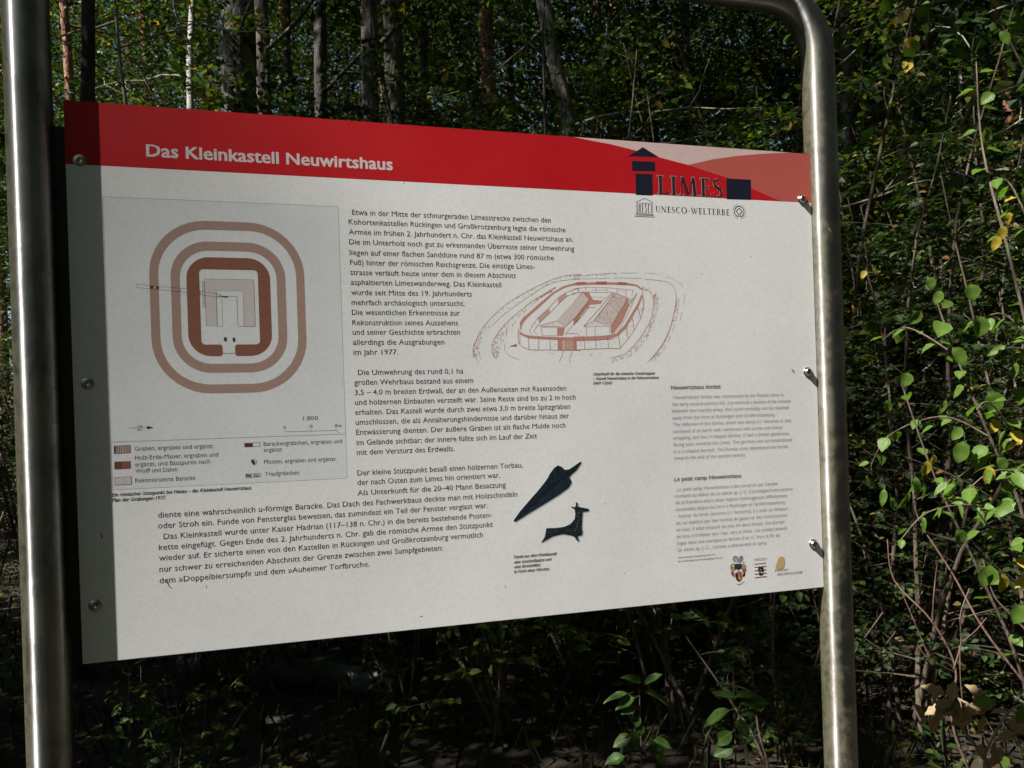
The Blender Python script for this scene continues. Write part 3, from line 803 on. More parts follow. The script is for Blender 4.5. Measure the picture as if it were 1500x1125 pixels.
1535,5506 1561,5547 1684,5475 1679,5467
1561,5547 1592,5584 1691,5482 1684,5475
1592,5584 1629,5616 1698,5489 1691,5482
1629,5616 1671,5641 1706,5493 1698,5489
1671,5641 1716,5660 1714,5497 1706,5493
1716,5660 1763,5671 1724,5499 1714,5497
1763,5671 1811,5675 1733,5500 1724,5499
1811,5675 2338,5675 2417,5500 1733,5500
1811,4244 1938,4244 1958,4274 1958,4383 1938,4413 1733,4413
2338,4244 2148,4244 2128,4274 2128,4383 2148,4413 2417,4413
@plan_drawing;grey;8
1958,4284 2128,4284
@plan_drawing;palepink;0
1745,4677 1893,4677 1893,5360 1745,5360
1893,5191 2264,5191 2264,5360 1893,5360
2264,4677 2419,4677 2419,5360 2264,5360
@plan_drawing;ink;4
1745,4677 1745,5360 2419,5360 2419,4677 2178,4677 2178,5113 1911,5113
2264,4677 2264,5191 1893,5191
1971,5093 1971,4677 1893,4677
@plan_drawing;maroon;26
1765,5220 1765,4687
@plan_drawing;ink;13
1893,5191 1893,4687 1745,4687
@plan_drawing;hair;3
1711,5326 1711,4954 1737,4954 1737,5326 1711,5326
@plan_drawing;hair;4
1712,5326 1736,5322
1712,5310 1736,5306
1712,5294 1736,5290
1712,5278 1736,5274
1712,5262 1736,5258
1712,5246 1736,5242
1712,5230 1736,5226
1712,5214 1736,5210
1712,5198 1736,5194
1712,5182 1736,5178
1712,5166 1736,5162
1712,5150 1736,5146
1712,5134 1736,5130
1712,5118 1736,5114
1712,5102 1736,5098
1712,5086 1736,5082
1712,5070 1736,5066
1712,5054 1736,5050
1712,5038 1736,5034
1712,5022 1736,5018
1712,5006 1736,5002
1712,4990 1736,4986
1712,4974 1736,4970
1712,4958 1736,4954
@plan_drawing;ink;4
1519,5212 1026,5249 847,5271 845,5224 1025,5204 1509,5160
1674,5184 1806,5163 1939,5139 1938,5122 2055,5105
1681,5131 1871,5107 1979,5099
@plan_drawing;brown2;0
1518,5194 1682,5179 1681,5131 1517,5155
@plan_drawing;maroon;0
1023,5248 1063,5241 1078,5228 1103,5238 1135,5236 1134,5204 1102,5211 1077,5203 1057,5213 1021,5206
@plan_drawing;palepink;0
1057,5222 1080,5235 1105,5221 1079,5208
@plan_drawing;maroon;0
1307,5215 1347,5209 1363,5195 1388,5206 1420,5203 1419,5171 1387,5178 1362,5171 1341,5181 1306,5173
@plan_drawing;palepink;0
1342,5190 1365,5202 1391,5189 1364,5176
@plan_drawing;ink;0
1809,5156 1824,5154 1823,5113 1808,5115
1971,5118 2055,5109 2051,5091 1996,5097 1971,5106
@plan_drawing;darkbrown;0
2022,4487 2019,4505 2011,4518 2000,4523 1989,4518 1981,4505 1978,4487 1981,4469 1989,4456 2000,4451 2011,4456 2019,4469
2139,4481 2136,4499 2128,4512 2118,4517 2107,4512 2099,4499 2096,4481 2099,4463 2107,4450 2118,4445 2128,4450 2136,4463
@plan_drawing;ink;5
681,3244 940,3241
@plan_drawing;ink;0
919,3265 1005,3239 918,3216
@plan_drawing;ink;9
790,3269 857,3269 793,3209 861,3210
@plan_drawing;ink;5
2791,3138 2790,3117 3522,3113 3565,3075
3161,3140 3160,3116
3522,3134 3522,3113
@plan_legend;tan;0
487,2998 694,3001 694,2894 486,2892
@plan_legend;ink;0
487,2993 502,2992 502,2897 487,2897
@plan_legend;maroon;0
507,2995 518,2994 517,2899 507,2899
530,2994 540,2993 540,2898 530,2898
553,2993 563,2992 563,2897 553,2897
576,2992 586,2992 586,2896 576,2896
@plan_legend;palepink;0
518,2994 528,2994 527,2898 517,2899
540,2993 551,2993 550,2897 540,2898
563,2992 574,2992 573,2897 563,2897
586,2992 597,2991 596,2896 586,2896
@plan_legend;brown;0
483,2780 693,2779 692,2672 482,2670
@plan_legend;brown2;0
485,2774 577,2775 577,2674 485,2673
@plan_legend;palepink;0
481,2558 694,2559 693,2452 481,2452
@plan_legend;ink;4
487,2998 694,3001 694,2894 486,2892 487,2998
481,2558 694,2559 693,2452 481,2452 481,2558
2213,2971 2427,2974 2428,2921 2214,2918 2213,2971
2213,2520 2418,2522 2420,2475 2214,2470 2213,2520
@plan_legend;maroon;0
2216,2968 2324,2969 2322,2919 2217,2921
@plan_legend;ink;9
2224,2520 2231,2478
2243,2519 2250,2477
2262,2518 2269,2476
2282,2517 2289,2475
2329,2514 2336,2473
2355,2513 2362,2472
2382,2512 2389,2470
@plan_legend;maroon;0
2300,2724 2328,2734 2343,2696 2347,2654 2320,2656 2299,2692
@plan_legend;ink;5
2339,2734 2372,2712 2359,2660
@fort_drawing;sanguine;6
5683,4183 5671,4284 5689,4371 5737,4486 5808,4615 5901,4731 6025,4855 6148,4965 6303,5075 6458,5172 6645,5270 6833,5361 7023,5446 7213,5509 7387,5530 7523,5542
@fort_drawing;graphite;4
5989,4688 6144,4834 6299,4951 6485,5077 6673,5197 6863,5317 7021,5387 7179,5434 7369,5455 7520,5470
@fort_drawing;sanguine;6
6628,5196 6622,5219
7354,5516 7363,5537
@fort_drawing;sanguine;5
7301,5513 7305,5523
@fort_drawing;sanguine;7
6393,5131 6402,5138
@fort_drawing;sanguine;6
6930,5397 6928,5406
@fort_drawing;sanguine;4
5689,4357 5685,4367
@fort_drawing;sanguine;5
7478,5473 7494,5490
@fort_drawing;sanguine;7
6692,5278 6683,5294
@fort_drawing;sanguine;4
7283,5504 7288,5512
@fort_drawing;sanguine;6
5684,4279 5685,4285
@fort_drawing;sanguine;5
5932,4733 5927,4747
@fort_drawing;sanguine;4
6263,4981 6284,4990
@fort_drawing;sanguine;5
6946,5369 6965,5376
@fort_drawing;sanguine;7
6404,5139 6412,5143
@fort_drawing;sanguine;5
5810,4483 5799,4503
@fort_drawing;sanguine;6
5990,4769 5989,4777
@fort_drawing;sanguine;4
7053,5408 7075,5417
@fort_drawing;sanguine;7
5979,4742 5974,4753
@fort_drawing;sanguine;4
6352,5088 6358,5095
5756,4398 5751,4406
@fort_drawing;sanguine;6
7493,5510 7498,5519
@fort_drawing;sanguine;7
7107,5454 7110,5461
@fort_drawing;sanguine;6
5703,4231 5700,4239
@fort_drawing;sanguine;5
7422,5496 7420,5503
@fort_drawing;sanguine;7
5770,4399 5780,4410
@fort_drawing;sanguine;6
7190,5431 7196,5445
@fort_drawing;sanguine;5
6196,4981 6200,4988
7497,5465 7498,5480
5691,4303 5686,4324
@fort_drawing;sanguine;6
7031,5399 7030,5417
6032,4785 6042,4796
6737,5297 6728,5312
@fort_drawing;sanguine;5
5700,4199 5713,4212
@fort_drawing;sanguine;6
7095,5433 7092,5445
@fort_drawing;sanguine;7
6920,5352 6932,5369
@fort_drawing;sanguine;5
6851,5304 6843,5317
@fort_drawing;sanguine;6
5791,4429 5784,4442
6860,5336 6876,5348
6678,5260 6679,5280
6791,5340 6803,5348
@fort_drawing;sanguine;5
5817,4533 5817,4539
@fort_drawing;sanguine;4
5761,4534 5771,4540
@fort_drawing;sanguine;6
5730,4468 5735,4480
@fort_drawing;sanguine;5
6453,5155 6450,5160
5843,4633 5862,4643
5706,4237 5720,4245
@fort_drawing;sanguine;6
6579,5137 6575,5150
@fort_drawing;sanguine;5
6600,5231 6615,5240
@fort_drawing;sanguine;7
7435,5460 7437,5472
@fort_drawing;sanguine;4
5682,4177 5686,4194
6675,5212 6682,5224
@fort_drawing;sanguine;7
5955,4653 5967,4673
@fort_drawing;sanguine;5
6471,5160 6463,5172
6007,4704 6011,4715
@fort_drawing;sanguine;6
5729,4355 5734,4365
@fort_drawing;sanguine;7
7098,5466 7100,5476
6975,5417 6981,5423
@fort_drawing;sanguine;6
5896,4655 5902,4672
@fort_drawing;sanguine;5
6866,5368 6864,5379
5923,4730 5927,4744
6905,5369 6915,5373
@fort_drawing;sanguine;6
7350,5463 7352,5469
@fort_drawing;sanguine;5
6138,4891 6137,4909
@fort_drawing;sanguine;4
7327,5500 7338,5518
@fort_drawing;sanguine;6
5931,4666 5950,4674
@fort_drawing;sanguine;4
6107,4898 6102,4920
6234,4976 6238,4988
@fort_drawing;sanguine;6
6545,5149 6554,5153
@fort_drawing;sanguine;7
7024,5415 7042,5421
@fort_drawing;sanguine;4
7508,5498 7528,5506
@fort_drawing;sanguine;5
6736,5240 6735,5248
@fort_drawing;sanguine;4
7347,5516 7348,5529
6516,5202 6527,5208
5710,4261 5707,4282
@fort_drawing;sanguine;7
6105,4899 6107,4914
@fort_drawing;sanguine;6
5978,4803 5978,4811
@fort_drawing;sanguine;4
6380,5016 6384,5033
6364,5094 6362,5109
@fort_drawing;sanguine;6
5796,4553 5795,4562
@fort_drawing;sanguine;4
6615,5249 6615,5257
@fort_drawing;sanguine;5
6463,5157 6458,5170
@fort_drawing;sanguine;4
7013,5438 7012,5445
@fort_drawing;sanguine;7
7423,5493 7429,5498
@fort_drawing;sanguine;5
6745,5268 6759,5277
5792,4552 5793,4564
5766,4374 5767,4394
@fort_drawing;sanguine;6
7176,5467 7178,5483
@fort_drawing;sanguine;4
6015,4845 6024,4848
@fort_drawing;sanguine;5
7276,5492 7275,5498
@fort_drawing;sanguine;4
7276,5478 7282,5491
@fort_drawing;sanguine;7
5706,4402 5712,4413
@fort_drawing;sanguine;5
5710,4400 5716,4407
5797,4557 5818,4565
@fort_drawing;sanguine;7
7397,5485 7397,5499
@fort_drawing;sanguine;6
5730,4348 5742,4362
@fort_drawing;sanguine;4
5713,4421 5722,4425
@fort_drawing;sanguine;5
6167,4854 6174,4864
@fort_drawing;sanguine;4
5905,4644 5904,4653
@fort_drawing;sanguine;7
6798,5278 6798,5292
@fort_drawing;sanguine;4
5684,4187 5681,4200
6505,5087 6508,5099
5747,4280 5755,4301
5783,4567 5786,4573
@fort_drawing;sanguine;7
6056,4866 6063,4869
@fort_drawing;sanguine;4
5753,4448 5760,4462
@fort_drawing;sanguine;6
5874,4686 5880,4708
@fort_drawing;sanguine;5
7179,5492 7194,5497
@fort_drawing;sanguine;7
6425,5121 6426,5140
@fort_drawing;sanguine;4
5899,4682 5896,4692
@fort_drawing;sanguine;5
5875,4683 5871,4704
5687,4364 5692,4369
@fort_drawing;sanguine;4
6413,5135 6430,5142
@fort_drawing;sanguine;5
5749,4485 5753,4492
@fort_drawing;sanguine;6
5951,4688 5956,4710
6941,5379 6949,5398
7431,5486 7431,5497
@fort_drawing;sanguine;4
5993,4821 6001,4824
@fort_drawing;sanguine;5
6681,5280 6699,5288
@fort_drawing;sanguine;7
5673,4222 5684,4228
@fort_drawing;sanguine;5
7415,5496 7425,5506
@fort_drawing;sanguine;6
5896,4716 5899,4736
@fort_drawing;sanguine;5
5705,4317 5720,4328
@fort_drawing;sanguine;7
7394,5478 7404,5484
6173,4945 6182,4963
@fort_drawing;sanguine;6
6462,5064 6463,5072
6064,4884 6060,4890
@fort_drawing;sanguine;4
6315,4981 6320,4990
5776,4489 5787,4505
@fort_drawing;sanguine;6
5955,4757 5943,4775
@fort_drawing;sanguine;5
6537,5194 6555,5205
@fort_drawing;sanguine;7
5672,4236 5689,4245
5808,4493 5819,4507
@fort_drawing;sanguine;5
6638,5205 6641,5211
@fort_drawing;sanguine;4
6435,5148 6441,5158
@fort_drawing;sanguine;5
5894,4686 5900,4703
@fort_drawing;sanguine;6
7490,5479 7482,5496
6423,5069 6432,5083
@fort_drawing;sanguine;5
6294,5054 6301,5058
@fort_drawing;sanguine;7
6524,5137 6523,5149
@fort_drawing;sanguine;6
5881,4630 5899,4638
7436,5463 7435,5484
@fort_drawing;sanguine;4
6498,5178 6505,5199
@fort_drawing;sanguine;5
7469,5509 7472,5514
@fort_drawing;sanguine;6
5778,4445 5768,4466
6004,4822 6003,4838
@fort_drawing;sanguine;4
6092,4809 6100,4816
@fort_drawing;sanguine;6
6655,5202 6669,5212
@fort_drawing;sanguine;7
5763,4524 5767,4544
6842,5346 6849,5360
@fort_drawing;sanguine;4
5871,4666 5874,4689
5678,4222 5681,4238
@fort_drawing;sanguine;6
5775,4468 5776,4486
@fort_drawing;sanguine;5
5703,4266 5696,4288
@fort_drawing;sanguine;6
7180,5461 7175,5470
@fort_drawing;sanguine;4
7143,5466 7151,5471
@fort_drawing;sanguine;6
5682,4314 5683,4322
@fort_drawing;sanguine;7
6923,5350 6918,5368
@fort_drawing;sanguine;4
7437,5498 7433,5505
@fort_drawing;sanguine;6
5675,4275 5682,4287
@fort_drawing;sanguine;5
6858,5366 6866,5380
5723,4346 5732,4362
@fort_drawing;sanguine;6
7438,5465 7456,5474
5850,4660 5855,4672
7345,5505 7355,5517
7015,5414 7023,5423
6269,5047 6274,5056
@fort_drawing;sanguine;7
5677,4290 5690,4296
@fort_drawing;sanguine;5
6358,5082 6355,5089
@fort_drawing;sanguine;4
7055,5450 7052,5462
5819,4583 5827,4596
5756,4262 5762,4275
5759,4281 5759,4296
@fort_drawing;sanguine;7
5740,4321 5747,4336
@fort_drawing;sanguine;6
5753,4422 5759,4425
@fort_drawing;sanguine;5
5763,4326 5756,4347
@fort_drawing;sanguine;6
5866,4590 5862,4598
@fort_drawing;sanguine;5
5779,4337 5773,4345
@fort_drawing;sanguine;4
5692,4279 5704,4293
@fort_drawing;sanguine;7
5692,4246 5704,4252
5757,4525 5777,4532
5696,4391 5713,4407
@fort_drawing;sanguine;6
5683,4191 5688,4201
@fort_drawing;sanguine;7
5735,4317 5748,4325
@fort_drawing;sanguine;5
5714,4439 5729,4448
@fort_drawing;sanguine;4
5704,4307 5708,4330
5704,4378 5708,4396
@fort_drawing;sanguine;5
5733,4356 5752,4362
5733,4362 5731,4369
5694,4198 5697,4203
5736,4342 5730,4353
5822,4452 5810,4472
@fort_drawing;sanguine;6
5744,4248 5756,4254
@fort_drawing;sanguine;5
5713,4367 5707,4377
5745,4495 5753,4507
5694,4261 5701,4264
@fort_drawing;sanguine;6
5750,4240 5757,4248
@fort_drawing;sanguine;5
5741,4454 5735,4470
5708,4405 5723,4420
@fort_drawing;sanguine;6
5766,4533 5772,4536
@fort_drawing;sanguine;5
5684,4379 5704,4387
@fort_drawing;sanguine;6
5756,4516 5757,4524
@fort_drawing;sanguine;4
5738,4400 5755,4415
@fort_drawing;sanguine;5
5716,4212 5722,4215
@fort_drawing;sanguine;6
5793,4425 5792,4432
@fort_drawing;sanguine;5
5753,4502 5751,4513
5722,4182 5728,4203
@fort_drawing;sanguine;4
5674,4234 5691,4251
@fort_drawing;sanguine;6
5686,4216 5698,4221
5709,4418 5722,4426
@fort_drawing;sanguine;4
5725,4342 5721,4350
@fort_drawing;sanguine;6
5726,4354 5719,4369
@fort_drawing;sanguine;4
5749,4333 5745,4343
@fort_drawing;sanguine;6
5691,4277 5686,4287
@fort_drawing;sanguine;5
5792,4421 5809,4431
@fort_drawing;sanguine;4
5717,4219 5712,4234
5806,4564 5807,4583
@fort_drawing;sanguine;6
5693,4329 5699,4333
@fort_drawing;sanguine;4
5753,4333 5764,4338
5855,4565 5848,4579
@fort_drawing;sanguine;5
5682,4330 5697,4336
5709,4217 5698,4237
@fort_drawing;sanguine;4
5721,4224 5735,4232
@fort_drawing;sanguine;5
5827,4579 5831,4589
@fort_drawing;sanguine;7
5805,4570 5817,4580
@fort_drawing;sanguine;6
5727,4318 5721,4329
@fort_drawing;sanguine;5
5682,4365 5703,4374
@fort_drawing;sanguine;4
5768,4340 5771,4355
@fort_drawing;sanguine;6
5735,4454 5742,4473
@fort_drawing;sanguine;4
5683,4225 5682,4244
@fort_drawing;sanguine;5
5791,4580 5797,4585
@fort_drawing;sanguine;4
5773,4408 5788,4419
@fort_drawing;sanguine;6
5706,4389 5709,4395
5723,4228 5733,4241
@fort_drawing;sanguine;5
5770,4359 5764,4369
@fort_drawing;sanguine;7
5758,4518 5765,4530
@fort_drawing;sanguine;4
5718,4226 5715,4245
@fort_drawing;sanguine;5
5795,4551 5789,4567
5800,4509 5811,4524
5769,4450 5767,4459
@fort_drawing;sanguine;4
5730,4183 5726,4204
@fort_drawing;graphite;4
5727,4183 5753,4096
5775,4284 5780,4211 5800,4154
@fort_drawing;sanguine;7
6009,4195 5983,4282 5986,4384 6027,4485 6106,4601 6200,4710 6293,4791 6418,4894 6543,4990 6669,5087 6811,5169 6922,5230 7017,5290 7097,5329
6441,4874 6449,4879
@fort_drawing;sanguine;5
6928,5219 6923,5236
@fort_drawing;sanguine;6
6594,5018 6598,5022
@fort_drawing;sanguine;5
6528,4912 6532,4925
6748,5110 6751,5129
@fort_drawing;sanguine;4
6652,5070 6667,5085
@fort_drawing;sanguine;5
5991,4255 5989,4263
@fort_drawing;sanguine;4
6379,4743 6385,4758
@fort_drawing;sanguine;6
6832,5144 6834,5164
@fort_drawing;sanguine;7
6724,5064 6725,5070
@fort_drawing;sanguine;4
7078,5315 7089,5320
@fort_drawing;sanguine;5
6185,4686 6189,4690
@fort_drawing;sanguine;7
6210,4586 6214,4593
@fort_drawing;sanguine;5
6951,5227 6961,5236
@fort_drawing;sanguine;6
6226,4726 6234,4744
@fort_drawing;sanguine;7
6920,5198 6917,5220
6839,5164 6839,5182
@fort_drawing;sanguine;4
6709,5088 6718,5095
@fort_drawing;sanguine;6
6667,5029 6680,5039
@fort_drawing;sanguine;4
6182,4677 6184,4689
6080,4568 6092,4575
@fort_drawing;sanguine;5
6042,4169 6031,4187
@fort_drawing;sanguine;4
7015,5287 7020,5291
@fort_drawing;sanguine;5
6553,4931 6560,4950
6987,5250 6989,5259
@fort_drawing;sanguine;6
6384,4748 6392,4755
6022,4256 6036,4268
6056,4279 6061,4289
@fort_drawing;sanguine;5
6821,5163 6821,5171
@fort_drawing;sanguine;4
6047,4265 6039,4281
6412,4844 6416,4852
@fort_drawing;sanguine;5
6282,4772 6282,4783
@fort_drawing;sanguine;4
6007,4290 6002,4300
6314,4649 6325,4655
@fort_drawing;sanguine;5
6653,5049 6672,5059
@fort_drawing;sanguine;4
6670,5057 6668,5063
@fort_drawing;sanguine;5
6112,4560 6107,4575
@fort_drawing;sanguine;6
6456,4818 6459,4832
@fort_drawing;sanguine;5
6553,4972 6557,4979
@fort_drawing;sanguine;6
6950,5238 6960,5252
@fort_drawing;sanguine;4
6044,4399 6044,4405
@fort_drawing;sanguine;6
6774,5107 6781,5110
@fort_drawing;sanguine;4
6172,4563 6185,4569
@fort_drawing;sanguine;6
6240,4624 6246,4645
@fort_drawing;sanguine;5
6578,4950 6590,4959
@fort_drawing;sanguine;6
6564,4994 6558,5005
@fort_drawing;sanguine;7
6995,5233 7005,5251
@fort_drawing;sanguine;4
6073,4319 6071,4333
6041,4394 6035,4406
@fort_drawing;sanguine;5
6563,4972 6564,4986
6062,4196 6062,4206
6516,4921 6507,4939
@fort_drawing;sanguine;4
6224,4637 6243,4650
6373,4833 6375,4840
7064,5280 7075,5289
6000,4333 5994,4343
@fort_drawing;sanguine;7
5997,4260 5985,4275
@fort_drawing;sanguine;4
6882,5182 6888,5188
5996,4259 5995,4274
@fort_drawing;sanguine;6
6249,4588 6242,4606
@fort_drawing;sanguine;4
6979,5246 6987,5260
6008,4226 6011,4234
@fort_drawing;sanguine;6
6088,4503 6080,4516
@fort_drawing;sanguine;5
6760,5112 6768,5122
@fort_drawing;sanguine;4
6608,4966 6605,4977
@fort_drawing;sanguine;5
6037,4177 6041,4182
@fort_drawing;sanguine;4
6043,4473 6043,4490
@fort_drawing;sanguine;6
6742,5118 6739,5125
6703,5053 6710,5073
@fort_drawing;sanguine;5
6662,5079 6673,5087
6056,4279 6065,4291
@fort_drawing;sanguine;6
6904,5206 6907,5223
6137,4600 6144,4615
@fort_drawing;sanguine;4
6026,4340 6028,4349
7021,5288 7025,5298
6074,4534 6085,4554
6267,4658 6267,4664
@fort_drawing;sanguine;5
6226,4556 6230,4566
6340,4811 6340,4830
@fort_drawing;sanguine;4
6483,4860 6475,4875
@fort_drawing;sanguine;5
6423,4823 6434,4838
@fort_drawing;sanguine;6
6567,4954 6567,4977
6706,5064 6718,5076
@fort_drawing;sanguine;5
6051,4235 6062,4245
6728,5070 6736,5091
@fort_drawing;sanguine;7
6530,4880 6542,4895
@fort_drawing;sanguine;6
6062,4262 6063,4278
6934,5229 6939,5245
@fort_drawing;sanguine;5
7030,5260 7027,5267
@fort_drawing;sanguine;6
6963,5216 6961,5228
6460,4854 6461,4876
@fort_drawing;sanguine;5
7052,5284 7058,5301
@fort_drawing;sanguine;4
6077,4207 6086,4219
@fort_drawing;sanguine;6
6139,4406 6146,4415
@fort_drawing;sanguine;5
6129,4490 6134,4512
@fort_drawing;sanguine;4
6156,4628 6159,4633
@fort_drawing;sanguine;5
6015,4357 6010,4380
@fort_drawing;sanguine;4
6075,4506 6076,4521
6401,4863 6418,4874
@fort_drawing;sanguine;5
6373,4742 6378,4763
@fort_drawing;sanguine;4
7044,5295 7038,5307
@fort_drawing;sanguine;6
6225,4518 6224,4538
@fort_drawing;sanguine;7
6016,4182 6024,4202
@fort_drawing;sanguine;4
6121,4330 6124,4341
@fort_drawing;sanguine;7
6313,4742 6318,4752
@fort_drawing;sanguine;5
6343,4798 6340,4809
6004,4307 5994,4321
@fort_drawing;sanguine;4
6655,5024 6658,5036
@fort_drawing;sanguine;6
6002,4223 6005,4229
@fort_drawing;sanguine;4
6160,4637 6169,4648
@fort_drawing;sanguine;7
6914,5214 6921,5217
6494,4932 6494,4939
@fort_drawing;sanguine;6
7000,5258 7013,5263
@fort_drawing;sanguine;5
6511,4955 6516,4960
6052,4401 6043,4421
6837,5168 6826,5187
@fort_drawing;sanguine;7
6967,5246 6961,5255
@fort_drawing;sanguine;4
6881,5172 6880,5179
@fort_drawing;sanguine;5
6641,4989 6641,4996
6160,4649 6172,4659
@fort_drawing;sanguine;6
6117,4532 6108,4547
@fort_drawing;sanguine;4
7028,5291 7025,5298
@fort_drawing;sanguine;6
6756,5094 6757,5108
@fort_drawing;sanguine;4
6265,4751 6271,4756
7009,5242 7016,5253
@fort_drawing;sanguine;7
6812,5153 6830,5166
@fort_drawing;sanguine;5
6017,4228 6030,4240
6127,4579 6129,4594
@fort_drawing;sanguine;6
6664,5046 6657,5058
7000,5251 7003,5271
6048,4428 6054,4431
6154,4630 6160,4632
6222,4660 6222,4682
6173,4458 6186,4468
@fort_drawing;sanguine;4
6233,4561 6235,4580
@fort_drawing;sanguine;5
6896,5200 6898,5220
6102,4529 6093,4544
@fort_drawing;sanguine;4
6495,4898 6501,4903
@fort_drawing;sanguine;6
6525,4920 6515,4934
@fort_drawing;sanguine;5
7071,5295 7078,5308
6779,5130 6799,5141
@fort_drawing;sanguine;4
6770,5116 6772,5132
@fort_drawing;sanguine;6
6067,4324 6072,4331
6767,5106 6771,5113
@fort_drawing;sanguine;4
6109,4454 6109,4465
6543,4914 6547,4937
6742,5106 6743,5117
@fort_drawing;sanguine;5
6479,4880 6472,4895
@fort_drawing;sanguine;6
6618,5002 6623,5011
6199,4709 6209,4716
@fort_drawing;sanguine;5
6156,4527 6152,4538
@fort_drawing;sanguine;4
6223,4580 6233,4600
@fort_drawing;sanguine;6
6161,4451 6157,4459
6163,4445 6174,4459
6283,4715 6288,4722
@fort_drawing;sanguine;7
6067,4182 6075,4188
@fort_drawing;sanguine;5
6130,4425 6136,4433
@fort_drawing;sanguine;6
6260,4707 6250,4727
@fort_drawing;sanguine;4
6082,4286 6075,4301
6201,4500 6203,4509
6056,4515 6068,4519
@fort_drawing;sanguine;5
6025,4430 6029,4448
@fort_drawing;sanguine;6
6128,4480 6124,4496
@fort_drawing;sanguine;7
6159,4473 6167,4477
@fort_drawing;sanguine;6
6144,4630 6137,4646
6147,4555 6164,4565
@fort_drawing;sanguine;5
6049,4411 6061,4430
@fort_drawing;sanguine;4
6098,4257 6093,4265
6167,4569 6173,4586
@fort_drawing;sanguine;5
6072,4490 6084,4501
6205,4666 6200,4676
@fort_drawing;sanguine;6
6033,4222 6026,4232
@fort_drawing;sanguine;4
6334,4706 6345,4714
@fort_drawing;sanguine;5
6024,4293 6039,4304
6021,4320 6028,4324
@fort_drawing;sanguine;4
6040,4194 6054,4208
@fort_drawing;sanguine;7
6323,4643 6319,4652
@fort_drawing;sanguine;4
6139,4400 6145,4415
@fort_drawing;sanguine;5
6183,4585 6175,4603
@fort_drawing;sanguine;6
6027,4185 6032,4197
6049,4156 6039,4177
@fort_drawing;sanguine;5
6192,4543 6180,4559
6155,4416 6158,4432
@fort_drawing;sanguine;7
6163,4527 6151,4548
@fort_drawing;sanguine;6
6202,4701 6213,4706
@fort_drawing;sanguine;4
6071,4471 6080,4476
@fort_drawing;sanguine;6
6064,4228 6071,4234
6074,4210 6074,4232
@fort_drawing;sanguine;5
6146,4572 6152,4583
@fort_drawing;sanguine;4
6268,4671 6264,4688
6056,4267 6054,4277
@fort_drawing;sanguine;6
6054,4347 6064,4367
@fort_drawing;sanguine;5
6034,4308 6037,4317
@fort_drawing;sanguine;6
6061,4180 6053,4200
@fort_drawing;sanguine;5
6072,4352 6074,4361
@fort_drawing;sanguine;6
6046,4429 6054,4448
@fort_drawing;sanguine;5
6024,4334 6026,4350
6075,4407 6077,4428
@fort_drawing;sanguine;4
6118,4454 6118,4464
@fort_drawing;sanguine;5
6217,4682 6217,4692
@fort_drawing;sanguine;4
6036,4403 6055,4417
@fort_drawing;sanguine;6
6064,4227 6069,4235
@fort_drawing;sanguine;7
6258,4710 6257,4723
@fort_drawing;sanguine;5
6187,4492 6187,4501
@fort_drawing;sanguine;7
6106,4557 6127,4568
@fort_drawing;sanguine;6
6075,4518 6074,4541
@fort_drawing;sanguine;5
6172,4557 6173,4580
@fort_drawing;sanguine;7
6021,4211 6011,4227
@fort_drawing;sanguine;5
6004,4250 6004,4263
6079,4268 6075,4287
6077,4425 6082,4436
@fort_drawing;sanguine;6
6343,4700 6358,4710
6109,4322 6106,4328
6058,4348 6063,4369
@fort_drawing;sanguine;4
6222,4661 6219,4674
@fort_drawing;sanguine;5
6228,4612 6245,4627
6233,4537 6242,4550
@fort_drawing;sanguine;4
6064,4302 6054,4317
@fort_drawing;sanguine;5
6182,4541 6191,4557
@fort_drawing;sanguine;4
6195,4602 6192,4613
@fort_drawing;sanguine;5
6013,4336 6004,4358
6092,4272 6088,4282
@fort_drawing;sanguine;4
6034,4435 6044,4444
@fort_drawing;sanguine;7
6048,4228 6062,4245
6125,4535 6123,4547
@fort_drawing;sanguine;6
6103,4369 6100,4387
@fort_drawing;sanguine;4
6007,4343 6019,4363
6027,4306 6036,4326
@fort_drawing;sanguine;5
5992,4233 6004,4249
@fort_drawing;sanguine;4
6149,4521 6157,4532
@fort_drawing;sanguine;6
6331,4698 6339,4702
6136,4431 6134,4440
@fort_drawing;sanguine;5
6006,4271 6003,4291
@fort_drawing;sanguine;7
6090,4345 6100,4355
@fort_drawing;sanguine;4
6088,4206 6078,4227
@fort_drawing;sanguine;5
6030,4264 6048,4277
@fort_drawing;sanguine;4
6238,4630 6245,4652
@fort_drawing;sanguine;7
6084,4261 6087,4281
@fort_drawing;sanguine;4
6228,4595 6226,4610
@fort_drawing;sanguine;6
6107,4312 6109,4318
6332,4710 6337,4723
6140,4498 6130,4518
@fort_drawing;sanguine;4
6217,4570 6228,4579
@fort_drawing;sanguine;6
6084,4252 6099,4266
5990,4387 6004,4398
6067,4335 6082,4346
@fort_drawing;sanguine;4
6224,4605 6225,4611
@fort_drawing;sanguine;6
5996,4386 6017,4396
@fort_drawing;sanguine;5
6147,4467 6140,4483
@fort_drawing;sanguine;6
6128,4343 6124,4350
6983,5248 6982,5259
@fort_drawing;sanguine;7
6939,5221 6959,5230
@fort_drawing;sanguine;5
7020,5272 7019,5280
6889,5191 6893,5197
@fort_drawing;sanguine;4
6860,5185 6865,5192
7091,5314 7085,5327
6908,5204 6923,5211
@fort_drawing;sanguine;5
6871,5169 6868,5178
@fort_drawing;sanguine;7
7070,5298 7079,5304
@fort_drawing;sanguine;4
6890,5177 6881,5192
@fort_drawing;sanguine;7
6934,5218 6940,5234
@fort_drawing;sanguine;4
6990,5244 6986,5259
@fort_drawing;sanguine;5
6989,5259 6999,5268
6790,5128 6782,5141
@fort_drawing;sanguine;6
6915,5196 6919,5209
@fort_drawing;sanguine;5
6858,5162 6867,5179
@fort_drawing;sanguine;4
6986,5256 6991,5270
@fort_drawing;sanguine;6
